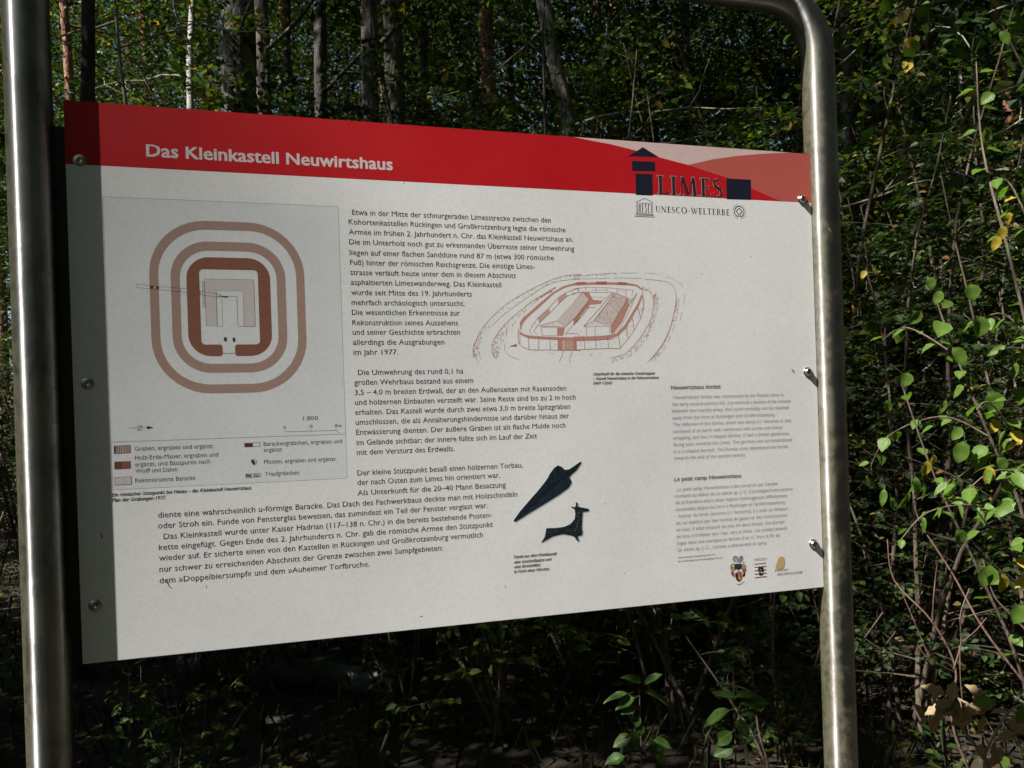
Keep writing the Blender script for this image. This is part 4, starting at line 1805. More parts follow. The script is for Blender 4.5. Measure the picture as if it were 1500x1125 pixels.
6820,5142 6817,5162
@fort_drawing;sanguine;4
7007,5242 7014,5247
@fort_drawing;sanguine;7
7031,5284 7036,5290
@fort_drawing;sanguine;4
6850,5170 6853,5189
@fort_drawing;sanguine;6
6955,5224 6959,5239
@fort_drawing;sanguine;5
7017,5250 7021,5255
@fort_drawing;sanguine;6
6778,5110 6785,5128
6989,5239 7000,5255
@fort_drawing;sanguine;4
6838,5144 6843,5158
@fort_drawing;sanguine;5
7036,5265 7033,5286
@fort_drawing;sanguine;7
6954,5229 6969,5243
@fort_drawing;sanguine;5
6790,5151 6792,5158
@fort_drawing;sanguine;7
6899,5197 6895,5213
@fort_drawing;sanguine;5
6842,5159 6844,5179
@fort_drawing;sanguine;6
6838,5156 6842,5179
7024,5251 7031,5265
@fort_drawing;sanguine;5
6996,5258 7011,5269
@fort_drawing;sanguine;7
6870,5181 6870,5198
@fort_drawing;sanguine;6
6963,5232 6960,5240
@fort_drawing;sanguine;4
7083,5304 7089,5308
7009,5254 7003,5274
6882,5195 6886,5199
6887,5182 6893,5205
@fort_drawing;graphite;4
6197,4404 6186,4310 6244,4229 6333,4185 6423,4155
@fort_drawing;graphite;0
6271,4365 6393,4404 6400,4364
@fort_drawing;sanguine;8
7403,5528 7547,5538
@fort_drawing;sanguine;6
7610,5520 7755,5550 7885,5555 8048,5571 8162,5576
@fort_drawing;graphite;4
8244,5581 8409,5581 8542,5589
@fort_drawing;sanguine;4
8675,5587 8793,5589 8961,5571
@fort_drawing;graphite;4
7401,5465 7720,5474 8045,5492
8094,5496 8373,5498 8622,5498
@fort_drawing;sanguine;7
8672,5491 8822,5476 8974,5466 9109,5441 9192,5393 9240,5300 9254,5192
@fort_drawing;sanguine;9
9254,5192 9231,5036 9191,4881 9133,4695 9059,4540 8968,4385 8862,4263 8775,4171 8671,4080
@fort_drawing;sanguine;4
9079,5542 9213,5494 9314,5433 9374,5430
@fort_drawing;graphite;4
9348,5434 9388,5349
9402,5256 9407,5162 9386,5069
9356,4944 9307,4788
@fort_drawing;sanguine;5
9278,5013 9289,5024
8883,4180 8884,4188
@fort_drawing;sanguine;4
8994,4369 9002,4378
9198,4703 9206,4715
@fort_drawing;sanguine;5
8973,4356 8983,4373
9277,5085 9276,5092
8855,4199 8859,4206
9107,4481 9107,4505
@fort_drawing;sanguine;4
9258,5104 9262,5110
@fort_drawing;sanguine;7
8863,4168 8869,4172
@fort_drawing;sanguine;4
9237,4999 9245,5005
9158,4638 9172,4644
8981,4282 8976,4297
@fort_drawing;sanguine;7
8945,4355 8943,4366
@fort_drawing;sanguine;5
9233,4846 9236,4856
@fort_drawing;sanguine;6
9132,4678 9136,4694
@fort_drawing;sanguine;4
9201,4784 9213,4794
@fort_drawing;sanguine;5
8904,4289 8908,4295
9064,4544 9083,4555
@fort_drawing;sanguine;7
9239,4934 9232,4953
@fort_drawing;sanguine;6
9079,4540 9081,4547
8938,4231 8933,4248
@fort_drawing;sanguine;5
9210,4841 9229,4854
@fort_drawing;sanguine;6
9281,4965 9282,4975
@fort_drawing;sanguine;4
9058,4446 9053,4457
9055,4507 9054,4522
@fort_drawing;sanguine;6
9238,5041 9242,5063
@fort_drawing;sanguine;5
8895,4229 8892,4240
@fort_drawing;sanguine;4
8823,4185 8824,4201
@fort_drawing;sanguine;7
9111,4511 9105,4524
@fort_drawing;sanguine;5
9300,5113 9300,5133
@fort_drawing;sanguine;6
9095,4489 9102,4496
@fort_drawing;sanguine;5
8840,4209 8844,4224
@fort_drawing;sanguine;4
8873,4236 8870,4249
@fort_drawing;sanguine;5
8770,4148 8776,4151
@fort_drawing;sanguine;6
9259,5154 9254,5163
@fort_drawing;sanguine;7
9211,4956 9219,4958
@fort_drawing;sanguine;5
9117,4649 9133,4656
9247,4977 9246,4989
@fort_drawing;sanguine;7
9242,4966 9263,4975
@fort_drawing;sanguine;6
9069,4498 9079,4515
@fort_drawing;sanguine;4
8978,4360 8987,4376
@fort_drawing;sanguine;5
9171,4787 9188,4800
@fort_drawing;sanguine;6
8932,4335 8925,4347
@fort_drawing;sanguine;4
9271,5053 9268,5064
@fort_drawing;sanguine;5
9206,4731 9204,4738
@fort_drawing;sanguine;6
8807,4178 8826,4188
@fort_drawing;sanguine;4
9169,4651 9166,4671
@fort_drawing;sanguine;5
9019,4340 9016,4355
@fort_drawing;sanguine;7
8810,4092 8806,4106
@fort_drawing;sanguine;4
8859,4208 8873,4217
@fort_drawing;sanguine;6
9203,4787 9208,4804
@fort_drawing;sanguine;5
8796,4150 8790,4160
@fort_drawing;sanguine;6
9003,4311 9010,4331
@fort_drawing;sanguine;4
9217,4816 9214,4821
@fort_drawing;sanguine;5
8868,4204 8877,4222
9250,5022 9247,5040
@fort_drawing;sanguine;6
9305,5147 9315,5152
8821,4143 8831,4160
@fort_drawing;sanguine;4
9098,4496 9102,4511
8897,4296 8912,4304
@fort_drawing;sanguine;5
8838,4213 8842,4223
@fort_drawing;sanguine;4
9022,4450 9028,4473
@fort_drawing;sanguine;7
9220,4945 9225,4948
@fort_drawing;sanguine;4
8770,4144 8765,4160
@fort_drawing;sanguine;6
8829,4204 8830,4222
9213,4919 9213,4931
@fort_drawing;sanguine;5
8926,4327 8924,4350
@fort_drawing;sanguine;4
9064,4504 9060,4513
@fort_drawing;sanguine;7
9113,4590 9114,4600
9091,4554 9090,4560
@fort_drawing;sanguine;6
8875,4247 8877,4253
@fort_drawing;sanguine;7
8794,4117 8786,4129
@fort_drawing;sanguine;4
8929,4228 8935,4242
8776,4152 8779,4168
@fort_drawing;sanguine;5
9174,4780 9187,4784
@fort_drawing;sanguine;4
9007,4350 8996,4369
@fort_drawing;sanguine;5
9073,4463 9071,4471
@fort_drawing;sanguine;6
9040,4458 9033,4470
@fort_drawing;sanguine;5
9301,5080 9288,5100
@fort_drawing;sanguine;6
8944,4242 8951,4246
@fort_drawing;sanguine;5
8752,4125 8746,4142
@fort_drawing;sanguine;7
9256,5017 9259,5027
8935,4329 8937,4346
@fort_drawing;sanguine;4
8794,4099 8806,4105
@fort_drawing;sanguine;6
8924,4319 8918,4335
@fort_drawing;sanguine;5
8833,4129 8831,4147
9066,4574 9081,4585
@fort_drawing;sanguine;6
9172,4645 9182,4661
8875,4245 8877,4259
9241,5086 9256,5100
@fort_drawing;sanguine;4
9189,4730 9195,4744
9234,4773 9231,4780
@fort_drawing;sanguine;6
8868,4214 8869,4230
@fort_drawing;sanguine;4
8817,4189 8813,4199
@fort_drawing;sanguine;7
9217,4835 9212,4850
@fort_drawing;sanguine;6
9240,4967 9243,4984
@fort_drawing;sanguine;4
9087,4583 9083,4603
@fort_drawing;sanguine;5
8871,4259 8871,4276
@fort_drawing;sanguine;6
9251,5080 9252,5095
@fort_drawing;sanguine;4
9257,4984 9261,4989
@fort_drawing;sanguine;5
9232,5063 9253,5071
@fort_drawing;sanguine;7
8946,4315 8949,4325
@fort_drawing;sanguine;4
9275,4921 9270,4942
@fort_drawing;sanguine;5
8780,4100 8783,4116
8834,4122 8830,4129
@fort_drawing;sanguine;4
8969,4368 8961,4386
9231,4828 9222,4850
8902,4241 8908,4250
@fort_drawing;sanguine;5
9267,5140 9275,5145
9232,5030 9249,5047
@fort_drawing;sanguine;7
9059,4451 9048,4469
@fort_drawing;sanguine;6
8891,4205 8886,4216
@fort_drawing;sanguine;4
9225,4784 9242,4801
9216,4781 9218,4791
@fort_drawing;sanguine;5
8838,4207 8844,4227
@fort_drawing;sanguine;6
9111,4622 9103,4636
@fort_drawing;sanguine;5
9194,4719 9199,4727
@fort_drawing;sanguine;7
8988,4307 8993,4324
@fort_drawing;sanguine;6
9066,4420 9081,4435
@fort_drawing;sanguine;4
9085,4511 9090,4515
@fort_drawing;sanguine;7
8843,4194 8845,4207
8957,4336 8957,4345
9279,4986 9281,4994
@fort_drawing;sanguine;6
9255,4952 9261,4958
@fort_drawing;sanguine;4
8885,4181 8885,4199
@fort_drawing;sanguine;5
8755,4110 8755,4116
@fort_drawing;sanguine;4
9101,4565 9107,4576
@fort_drawing;sanguine;6
9012,4429 9023,4435
8949,4330 8964,4338
@fort_drawing;sanguine;4
9165,4607 9174,4620
9237,5039 9244,5045
8832,4163 8837,4179
8891,4213 8894,4219
@fort_drawing;sanguine;5
9282,5129 9295,5134
@fort_drawing;sanguine;6
9179,4747 9167,4768
@fort_drawing;sanguine;4
9138,4546 9138,4556
9229,5023 9238,5038
@fort_drawing;sanguine;7
9253,5084 9262,5104
@fort_drawing;sanguine;6
8888,4255 8884,4265
9077,4553 9079,4563
@fort_drawing;sanguine;5
9251,4907 9256,4911
8865,4198 8876,4209
@fort_drawing;sanguine;4
8991,4408 9010,4422
@fort_drawing;sanguine;5
9242,5029 9252,5042
@fort_drawing;sanguine;4
9276,4993 9275,5003
9262,5046 9263,5065
8907,4210 8910,4217
8941,4349 8943,4368
@fort_drawing;sanguine;6
9236,5016 9245,5035
@fort_drawing;sanguine;5
9146,4734 9148,4743
@fort_drawing;sanguine;7
8800,4161 8809,4177
@fort_drawing;sanguine;4
9276,5104 9276,5112
@fort_drawing;sanguine;6
9190,4790 9189,4814
@fort_drawing;sanguine;5
9205,4670 9199,4682
9078,4570 9079,4589
@fort_drawing;sanguine;7
9107,4487 9109,4505
@fort_drawing;sanguine;4
8973,4334 8961,4353
@fort_drawing;sanguine;6
8750,4111 8743,4127
@fort_drawing;sanguine;4
9178,4785 9184,4790
@fort_drawing;sanguine;7
9270,4972 9275,4993
@fort_drawing;sanguine;5
9132,4671 9128,4678
@fort_drawing;sanguine;4
8851,4236 8863,4249
8893,4207 8897,4226
@fort_drawing;sanguine;5
8886,4227 8897,4245
@fort_drawing;sanguine;4
9278,5122 9293,5127
@fort_drawing;sanguine;5
9165,4697 9164,4715
@fort_drawing;sanguine;6
9248,4913 9263,4920
8996,4446 9012,4453
@fort_drawing;sanguine;7
9086,4437 9085,4451
@fort_drawing;sanguine;5
9209,4922 9212,4928
@fort_drawing;sanguine;6
9074,4552 9076,4566
8965,4283 8965,4291
@fort_drawing;sanguine;4
8985,4404 8994,4417
@fort_drawing;sanguine;7
9250,5086 9259,5103
@fort_drawing;sanguine;6
8931,4227 8922,4239
9292,5133 9288,5145
@fort_drawing;sanguine;4
9289,5052 9295,5065
@fort_drawing;sanguine;5
8905,4201 8912,4215
9005,4372 9003,4378
@fort_drawing;sanguine;4
8762,4142 8763,4154
@fort_drawing;sanguine;7
9240,4823 9251,4832
@fort_drawing;sanguine;4
9235,5064 9237,5081
@fort_drawing;sanguine;7
8920,4237 8922,4247
@fort_drawing;sanguine;5
9270,4909 9275,4930
@fort_drawing;sanguine;7
9096,4467 9101,4477
@fort_drawing;sanguine;4
8752,4116 8745,4134
@fort_drawing;sanguine;6
9211,4928 9208,4935
@fort_drawing;sanguine;4
8974,4277 8992,4287
@fort_drawing;sanguine;7
9276,5040 9292,5051
7793,5530 7786,5545
@fort_drawing;sanguine;6
7948,5543 7968,5551
@fort_drawing;sanguine;4
7508,5508 7518,5518
@fort_drawing;sanguine;6
7469,5508 7468,5527
8131,5541 8146,5555
@fort_drawing;sanguine;7
7497,5529 7493,5537
@fort_drawing;sanguine;4
8166,5557 8168,5564
8085,5545 8091,5552
@fort_drawing;sanguine;5
8009,5553 8029,5561
7533,5512 7541,5525
@fort_drawing;sanguine;4
7833,5535 7840,5557
@fort_drawing;sanguine;6
7735,5528 7740,5539
@fort_drawing;sanguine;4
8152,5558 8161,5580
7957,5541 7963,5559
@fort_drawing;sanguine;7
7459,5506 7451,5517
@fort_drawing;sanguine;6
7814,5520 7814,5540
7946,5530 7961,5545
@fort_drawing;sanguine;7
7801,5527 7807,5535
@fort_drawing;sanguine;4
7571,5520 7573,5534
7613,5512 7626,5520
7460,5495 7466,5508
@fort_drawing;sanguine;5
7536,5509 7525,5530
7815,5542 7812,5550
7558,5507 7553,5520
@fort_drawing;sanguine;7
8144,5564 8142,5576
@fort_drawing;sanguine;4
7609,5507 7605,5518
@fort_drawing;sanguine;6
7910,5551 7912,5563
7480,5506 7492,5517
@fort_drawing;sanguine;7
7537,5517 7535,5535
@fort_drawing;sanguine;5
7420,5508 7432,5526
@fort_drawing;sanguine;4
7663,5534 7668,5545
@fort_drawing;sanguine;7
7904,5522 7911,5534
@fort_drawing;sanguine;5
8174,5538 8172,5547
@fort_drawing;sanguine;4
7676,5508 7671,5528
@fort_drawing;sanguine;5
7578,5500 7588,5514
@fort_drawing;sanguine;6
7983,5553 7977,5574
7676,5516 7691,5529
@fort_drawing;sanguine;7
7879,5521 7878,5541
@fort_drawing;sanguine;4
8014,5530 8013,5538
8141,5561 8134,5579
@fort_drawing;sanguine;7
8615,5314 8732,5293 8797,5232 8827,5140 8823,5017 8783,4848 8693,4678 8570,4510 8431,4357 8261,4221 7997,4155
@fort_drawing;sanguine;6
8332,4196 8341,4204
8650,4504 8646,4515
@fort_drawing;sanguine;5
8131,4123 8136,4132
@fort_drawing;sanguine;4
8819,4797 8829,4802
@fort_drawing;sanguine;5
8853,5133 8858,5152
8307,4199 8300,4209
8895,5087 8899,5110
@fort_drawing;sanguine;4
8437,4337 8434,4344
8029,4146 8017,4166
@fort_drawing;sanguine;7
8826,4761 8817,4774
@fort_drawing;sanguine;4
8806,4759 8822,4766
8496,4388 8509,4393
@fort_drawing;sanguine;5
8685,4665 8689,4674
8677,4521 8682,4534
@fort_drawing;sanguine;6
8678,4527 8684,4533
@fort_drawing;sanguine;5
8879,4967 8881,4975
@fort_drawing;sanguine;7
8223,4145 8224,4169
@fort_drawing;sanguine;5
8510,4304 8517,4325
@fort_drawing;sanguine;6
8210,4130 8204,4152
@fort_drawing;sanguine;7
8525,4439 8524,4446
@fort_drawing;sanguine;6
8487,4284 8485,4295
8786,4672 8788,4685
@fort_drawing;sanguine;5
8481,4315 8491,4330
@fort_drawing;sanguine;4
8841,5152 8854,5160
@fort_drawing;sanguine;6
8492,4335 8508,4345
@fort_drawing;sanguine;7
8865,5215 8873,5236
@fort_drawing;sanguine;6
8674,4512 8689,4524
@fort_drawing;sanguine;4
8496,4355 8505,4363
@fort_drawing;sanguine;5
8622,4455 8624,4475
@fort_drawing;sanguine;4
8690,4528 8691,4537
8829,4919 8829,4932
8160,4149 8153,4161
@fort_drawing;sanguine;6
8892,5192 8899,5195
@fort_drawing;sanguine;4
8756,4793 8766,4807
@fort_drawing;sanguine;6
8800,4830 8807,4851
8542,4349 8550,4351
@fort_drawing;sanguine;5
8742,4678 8738,4688
@fort_drawing;sanguine;7
8464,4296 8474,4300
8636,4518 8629,4532
@fort_drawing;sanguine;6
8865,4966 8868,4971
8708,4649 8716,4659
@fort_drawing;sanguine;4
8121,4127 8115,4137
@fort_drawing;sanguine;7
8893,5101 8911,5110
@fort_drawing;sanguine;4
8446,4308 8462,4321
@fort_drawing;sanguine;5
8845,5231 8834,5252
8844,5204 8851,5221
8836,4777 8833,4787
8844,5207 8860,5213
8184,4165 8200,4176
@fort_drawing;sanguine;4
8717,4590 8725,4603
8807,4928 8812,4942
@fort_drawing;sanguine;5
8794,4857 8783,4876
@fort_drawing;sanguine;6
8054,4107 8057,4118
@fort_drawing;sanguine;4
8436,4253 8445,4273
@fort_drawing;sanguine;6
8516,4303 8524,4307
@fort_drawing;sanguine;7
8523,4445 8544,4452
@fort_drawing;sanguine;5
8192,4193 8190,4207
@fort_drawing;sanguine;4
8863,4922 8868,4930
@fort_drawing;sanguine;7
8847,5196 8845,5212
@fort_drawing;sanguine;6
8362,4190 8365,4204
@fort_drawing;sanguine;5
8581,4492 8585,4505
@fort_drawing;sanguine;4
8750,4679 8752,4691
@fort_drawing;sanguine;6
8034,4099 8048,4114
@fort_drawing;sanguine;4
8818,4897 8823,4901
8299,4160 8301,4183
@fort_drawing;sanguine;7
8754,4603 8758,4608
@fort_drawing;sanguine;6
8697,4525 8716,4534
@fort_drawing;sanguine;5
8311,4223 8327,4229
@fort_drawing;sanguine;6
8832,5104 8847,5112
8838,5161 8835,5171
@fort_drawing;sanguine;5
8896,5063 8897,5071
@fort_drawing;sanguine;4
8547,4451 8558,4458
@fort_drawing;sanguine;7
8814,5184 8828,5199
@fort_drawing;sanguine;4
8835,4788 8828,4811
@fort_drawing;sanguine;6
8615,4414 8614,4420
@fort_drawing;sanguine;4
8491,4334 8498,4336
@fort_drawing;sanguine;5
8699,4596 8718,4606
@fort_drawing;sanguine;4
8877,5122 8884,5129
@fort_drawing;sanguine;6
8391,4312 8397,4318
@fort_drawing;sanguine;7
8569,4444 8574,4447
@fort_drawing;sanguine;4
8599,4529 8600,4550
@fort_drawing;sanguine;7
8126,4170 8132,4183
@fort_drawing;sanguine;5
8779,4686 8778,4698
@fort_drawing;sanguine;7
8749,4722 8756,4727
@fort_drawing;sanguine;6
8173,4183 8166,4193
@fort_drawing;sanguine;5
8760,4710 8763,4716
@fort_drawing;sanguine;6
8898,4979 8898,4990
@fort_drawing;sanguine;4
8690,4553 8687,4572
8382,4207 8379,4227
@fort_drawing;sanguine;5
8084,4116 8079,4126
8391,4195 8391,4203
@fort_drawing;sanguine;7
8647,4614 8656,4627
@fort_drawing;sanguine;4
8616,4423 8633,4437
@fort_drawing;sanguine;6
8874,4993 8879,4997
@fort_drawing;sanguine;7
8863,5191 8876,5199
@fort_drawing;sanguine;5
8774,4774 8765,4794
@fort_drawing;sanguine;6
8475,4369 8485,4373
@fort_drawing;sanguine;4
8401,4316 8411,4322
@fort_drawing;sanguine;6
8847,4849 8858,4865
@fort_drawing;sanguine;5
8248,4175 8241,4186
@fort_drawing;sanguine;7
8836,5054 8848,5072
@fort_drawing;sanguine;5
8752,4723 8762,4736
8043,4107 8052,4120
8098,4162 8096,4172
@fort_drawing;sanguine;6
8825,5204 8832,5212
8853,5136 8856,5151
@fort_drawing;sanguine;4
8851,5078 8846,5101
@fort_drawing;sanguine;7
8901,5174 8893,5184
@fort_drawing;sanguine;6
8710,4546 8716,4549
@fort_drawing;sanguine;4
8727,4718 8726,4724
@fort_drawing;sanguine;6
8547,4358 8552,4374
8848,4988 8849,4998
8239,4174 8248,4181
@fort_drawing;sanguine;5
8762,4741 8774,4745
@fort_drawing;sanguine;4
8918,5141 8913,5164
@fort_drawing;sanguine;6
8601,4434 8613,4445
@fort_drawing;sanguine;5
8666,4547 8673,4554
@fort_drawing;sanguine;7
8732,4669 8737,4674
@fort_drawing;sanguine;4
8864,4841 8860,4849
@fort_drawing;sanguine;6
8817,5031 8830,5042
8872,5078 8873,5097
@fort_drawing;sanguine;5
8427,4345 8443,4355
8584,4398 8580,4417
8286,4179 8294,4199
8844,4867 8839,4874
8879,5154 8884,5167
@fort_drawing;sanguine;4
8828,4837 8840,4845
@fort_drawing;sanguine;6
8731,4652 8736,4663
@fort_drawing;sanguine;5
8871,5013 8864,5023
@fort_drawing;sanguine;4
8578,4428 8573,4450
8735,4660 8741,4676
@fort_drawing;sanguine;5
8831,4963 8836,4974
@fort_drawing;sanguine;6
8163,4152 8168,4158
8657,4536 8673,4542
@fort_drawing;sanguine;4
8703,4580 8711,4590
@fort_drawing;sanguine;5
8521,4332 8525,4347
@fort_drawing;sanguine;6
8055,4161 8057,4173
@fort_drawing;sanguine;7
8109,4135 8108,4145
@fort_drawing;sanguine;6
8803,4723 8815,4727
@fort_drawing;sanguine;7
8821,5086 8832,5101
@fort_drawing;sanguine;6
8881,5061 8873,5079
@fort_drawing;sanguine;5
8716,4681 8727,4693
@fort_drawing;sanguine;6
8519,4410 8520,4420
@fort_drawing;sanguine;4
8361,4188 8371,4208
@fort_drawing;sanguine;5
8793,4813 8796,4819
@fort_drawing;sanguine;6
8687,4535 8697,4556
@fort_drawing;sanguine;5
8560,4360 8571,4376
@fort_drawing;sanguine;6
8867,4943 8866,4950
@fort_drawing;sanguine;7
8099,4171 8092,4183
@fort_drawing;sanguine;4
8808,4805 8809,4816
@fort_drawing;sanguine;7
8576,4469 8586,4473
@fort_drawing;sanguine;4
8464,4366 8469,4382
@fort_drawing;sanguine;5
8478,4259 8478,4279
@fort_drawing;sanguine;4
8883,4990 8875,5008
8046,4090 8045,4100
8895,5137 8900,5160
@fort_drawing;sanguine;6
8814,4849 8807,4868
8720,4676 8724,4683
8660,4532 8657,4539
@fort_drawing;sanguine;7
8846,5147 8846,5162
@fort_drawing;sanguine;6
8851,5029 8857,5038
8829,4884 8827,4892
@fort_drawing;sanguine;4
8735,4674 8739,4682
@fort_drawing;sanguine;6
8510,4392 8516,4399
@fort_drawing;sanguine;5
8568,4417 8581,4422
8886,5072 8896,5090
8890,4999 8901,5004
@fort_drawing;sanguine;7
8875,5146 8889,5164
@fort_drawing;sanguine;4
8824,5197 8824,5216
@fort_drawing;sanguine;6
8880,4864 8874,4875
8100,4123 8110,4144
@fort_drawing;sanguine;4
8637,4446 8644,4450
@fort_drawing;sanguine;6
8895,4945 8894,4957
8774,4739 8787,4758
@fort_drawing;sanguine;4
8868,5194 8862,5206
@fort_drawing;sanguine;6
8852,5199 8861,5212
@fort_drawing;sanguine;5
8794,4744 8796,4760
@fort_drawing;sanguine;4
8848,5039 8847,5062
8855,5193 8844,5212
@fort_drawing;sanguine;7
8592,4522 8590,4529
@fort_drawing;sanguine;5
8812,4861 8817,4868
@fort_drawing;sanguine;6
8823,5045 8831,5065
@fort_drawing;sanguine;5
8662,4614 8666,4624
8276,4208 8280,4222
@fort_drawing;sanguine;7
8898,5189 8894,5198
8803,4719 8808,4724
@fort_drawing;sanguine;6
8786,4861 8795,4869
@fort_drawing;sanguine;7
8083,4155 8090,4159
@fort_drawing;sanguine;6
8719,4704 8728,4716
8740,4614 8748,4634
@fort_drawing;sanguine;7
8598,4531 8604,4539
@fort_drawing;sanguine;4
8370,4209 8370,4218
8848,5171 8864,5189
@fort_drawing;sanguine;6
8605,4507 8621,4519
8748,4695 8763,4703
@fort_drawing;sanguine;7
8351,4193 8349,4202
@fort_drawing;sanguine;6
8837,5160 8842,5179
@fort_drawing;sanguine;4
8671,4519 8675,4525
@fort_drawing;sanguine;6
8698,4561 8706,4575
@fort_drawing;sanguine;5
8639,4517 8643,4524
@fort_drawing;sanguine;4
8082,4131 8088,4147
@fort_drawing;sanguine;6
8754,4741 8758,4756
@fort_drawing;sanguine;5
8478,4340 8468,4353
@fort_drawing;sanguine;4
8822,5097 8832,5111
@fort_drawing;sanguine;5
8866,5133 8875,5139
@fort_drawing;sanguine;4
8511,4385 8511,4396
@fort_drawing;sanguine;5
8466,4294 8466,4314
@fort_drawing;sanguine;4
8824,5177 8828,5195
@fort_drawing;sanguine;5
8584,4367 8587,4389
@fort_drawing;sanguine;6
8429,4345 8434,4363
@fort_drawing;sanguine;7
8197,4178 8215,4185
8191,4144 8208,4150
8857,4923 8859,4935
@fort_drawing;sanguine;5
8836,5155 8834,5175
@fort_drawing;sanguine;6
8295,4222 8300,4226
@fort_drawing;sanguine;4
8854,4921 8859,4936
@fort_drawing;sanguine;5
8898,5139 8903,5150
@fort_drawing;sanguine;4
8871,5207 8878,5217
@fort_drawing;sanguine;5
8871,5205 8872,5226
8337,4220 8342,4240
@fort_drawing;sanguine;6
8737,4707 8759,4716
@fort_drawing;sanguine;7
8391,4319 8388,4326
@fort_drawing;sanguine;6
8786,4850 8785,4857
8899,5129 8907,5132
8671,4525 8685,4533
@fort_drawing;sanguine;5
8474,4272 8473,4293
@fort_drawing;sanguine;4
8771,4698 8768,4707
@fort_drawing;sanguine;7
8346,4260 8363,4270
@fort_drawing;sanguine;6
8828,5129 8833,5144
@fort_drawing;sanguine;5
8638,4521 8649,4527
@fort_drawing;sanguine;6
8050,4121 8050,4139
@fort_drawing;sanguine;5
8529,4449 8537,4456
@fort_drawing;sanguine;6
8877,4918 8883,4921
@fort_drawing;sanguine;5
8812,5182 8821,5192
8700,4550 8695,4559
@fort_drawing;sanguine;4
8789,4819 8794,4840
@fort_drawing;sanguine;6
8827,5094 8839,5115
8909,5145 8920,5154
8108,4110 8121,4129
@fort_drawing;sanguine;7
8383,4270 8384,4289
@fort_drawing;sanguine;4
8380,4240 8397,4249
@fort_drawing;sanguine;6
8236,4148 8233,4155
@fort_drawing;sanguine;4
8665,4493 8663,4501
@fort_drawing;sanguine;7
8879,5252 8885,5267
@fort_drawing;sanguine;6
8853,5067 8854,5079
@fort_drawing;sanguine;7
8810,4784 8813,4797
@fort_drawing;sanguine;4
8371,4266 8374,4282
@fort_drawing;sanguine;5
8862,5092 8865,5113
@fort_drawing;sanguine;6
8735,4672 8746,4676
8565,4477 8556,4497
@fort_drawing;sanguine;5
8468,4346 8477,4355
@fort_drawing;sanguine;4
8827,5186 8826,5207
@fort_drawing;sanguine;5
8849,5082 8845,5096
@fort_drawing;sanguine;6
8675,4517 8678,4533
@fort_drawing;sanguine;7
8711,4595 8720,4614
@fort_drawing;sanguine;5
8705,4587 8702,4594
8846,4874 8842,4890
8447,4315 8447,4335
@fort_drawing;sanguine;6
8425,4341 8426,4360
@fort_drawing;sanguine;7
8869,5147 8871,5166
@fort_drawing;sanguine;5
8844,5147 8844,5154
@fort_drawing;sanguine;4
8864,5204 8865,5212
@fort_drawing;sanguine;5
8817,4878 8822,4893
@fort_drawing;sanguine;7
8809,5214 8805,5223
@fort_drawing;sanguine;4
8761,4771 8762,4778
8641,4551 8657,4558
@fort_drawing;sanguine;6
8088,4162 8097,4168
@fort_drawing;sanguine;5
8372,4202 8381,4211
@fort_drawing;sanguine;4
8768,4623 8765,4638
@fort_drawing;sanguine;6
8055,4081 8050,4099
8195,4147 8198,4162
@fort_drawing;sanguine;4
8855,5200 8874,5210
@fort_drawing;sanguine;5
8871,4952 8879,4957
@fort_drawing;sanguine;4
8218,4144 8224,4147
@fort_drawing;sanguine;5
8468,4296 8463,4310
@fort_drawing;sanguine;4
8379,4257 8374,4273
8839,5214 8853,5233
@fort_drawing;sanguine;5
8774,4685 8785,4699
8829,5035 8831,5053
8795,4890 8812,4903
@fort_drawing;sanguine;7
8608,4533 8613,4538
8848,4981 8859,4989
@fort_drawing;sanguine;5
8774,4831 8782,4846
@fort_drawing;sanguine;7
8861,5209 8870,5229
@fort_drawing;sanguine;6
8683,4524 8682,4531
8519,4323 8522,4342
@fort_drawing;sanguine;4
8370,4265 8358,4283
@fort_drawing;sanguine;5
8813,4944 8815,4952
@fort_drawing;sanguine;4
8835,4855 8840,4861
8252,4193 8252,4200
@fort_drawing;sanguine;7
8731,4619 8726,4629
@fort_drawing;sanguine;6
8080,4144 8081,4152
@fort_drawing;sanguine;4
8491,4296 8493,4307
@fort_drawing;sanguine;7
8796,4761 8807,4765
@fort_drawing;sanguine;4
8703,4534 8716,4542
@fort_drawing;sanguine;6
8685,4481 8686,4504
@fort_drawing;sanguine;7
8896,5034 8896,5052
@fort_drawing;sanguine;6
8899,5132 8897,5138
@fort_drawing;sanguine;5
8728,4658 8733,4664
8388,4222 8404,4227
@fort_drawing;sanguine;4
8329,4188 8335,4197
@fort_drawing;sanguine;5
8760,4762 8757,4777
@fort_drawing;sanguine;4
8827,5164 8834,5170
@fort_drawing;sanguine;5
8841,4889 8845,4902
@fort_drawing;sanguine;6
8847,5195 8847,5201
@fort_drawing;sanguine;5
8289,4162 8282,4171
@fort_drawing;sanguine;4
8822,5165 8822,5180
@fort_drawing;sanguine;5
8580,4378 8581,4392
@fort_drawing;sanguine;4
8837,5194 8824,5212
8281,4235 8292,4242
@fort_drawing;sanguine;6
8461,4271 8458,4288
@fort_drawing;sanguine;4
8245,4154 8245,4178
@fort_drawing;sanguine;5
8788,4752 8787,4761
@fort_drawing;sanguine;7
8728,4618 8725,4632
8899,5062 8903,5081
@fort_drawing;sanguine;5
8439,4248 8443,4256
@fort_drawing;sanguine;4
8756,4675 8755,4698
8846,5126 8852,5136
@fort_drawing;sanguine;6
8842,5070 8844,5081
@fort_drawing;sanguine;4
8854,5239 8865,5256
@fort_drawing;sanguine;6
8156,4178 8174,4190
8476,4325 8466,4345
@fort_drawing;sanguine;4
8488,4285 8505,4297
8563,4459 8568,4469
@fort_drawing;sanguine;6
8757,4626 8762,4634
@fort_drawing;sanguine;7
8819,4996 8836,5004
8581,4422 8580,4441
@fort_drawing;sanguine;5
8584,4489 8573,4504
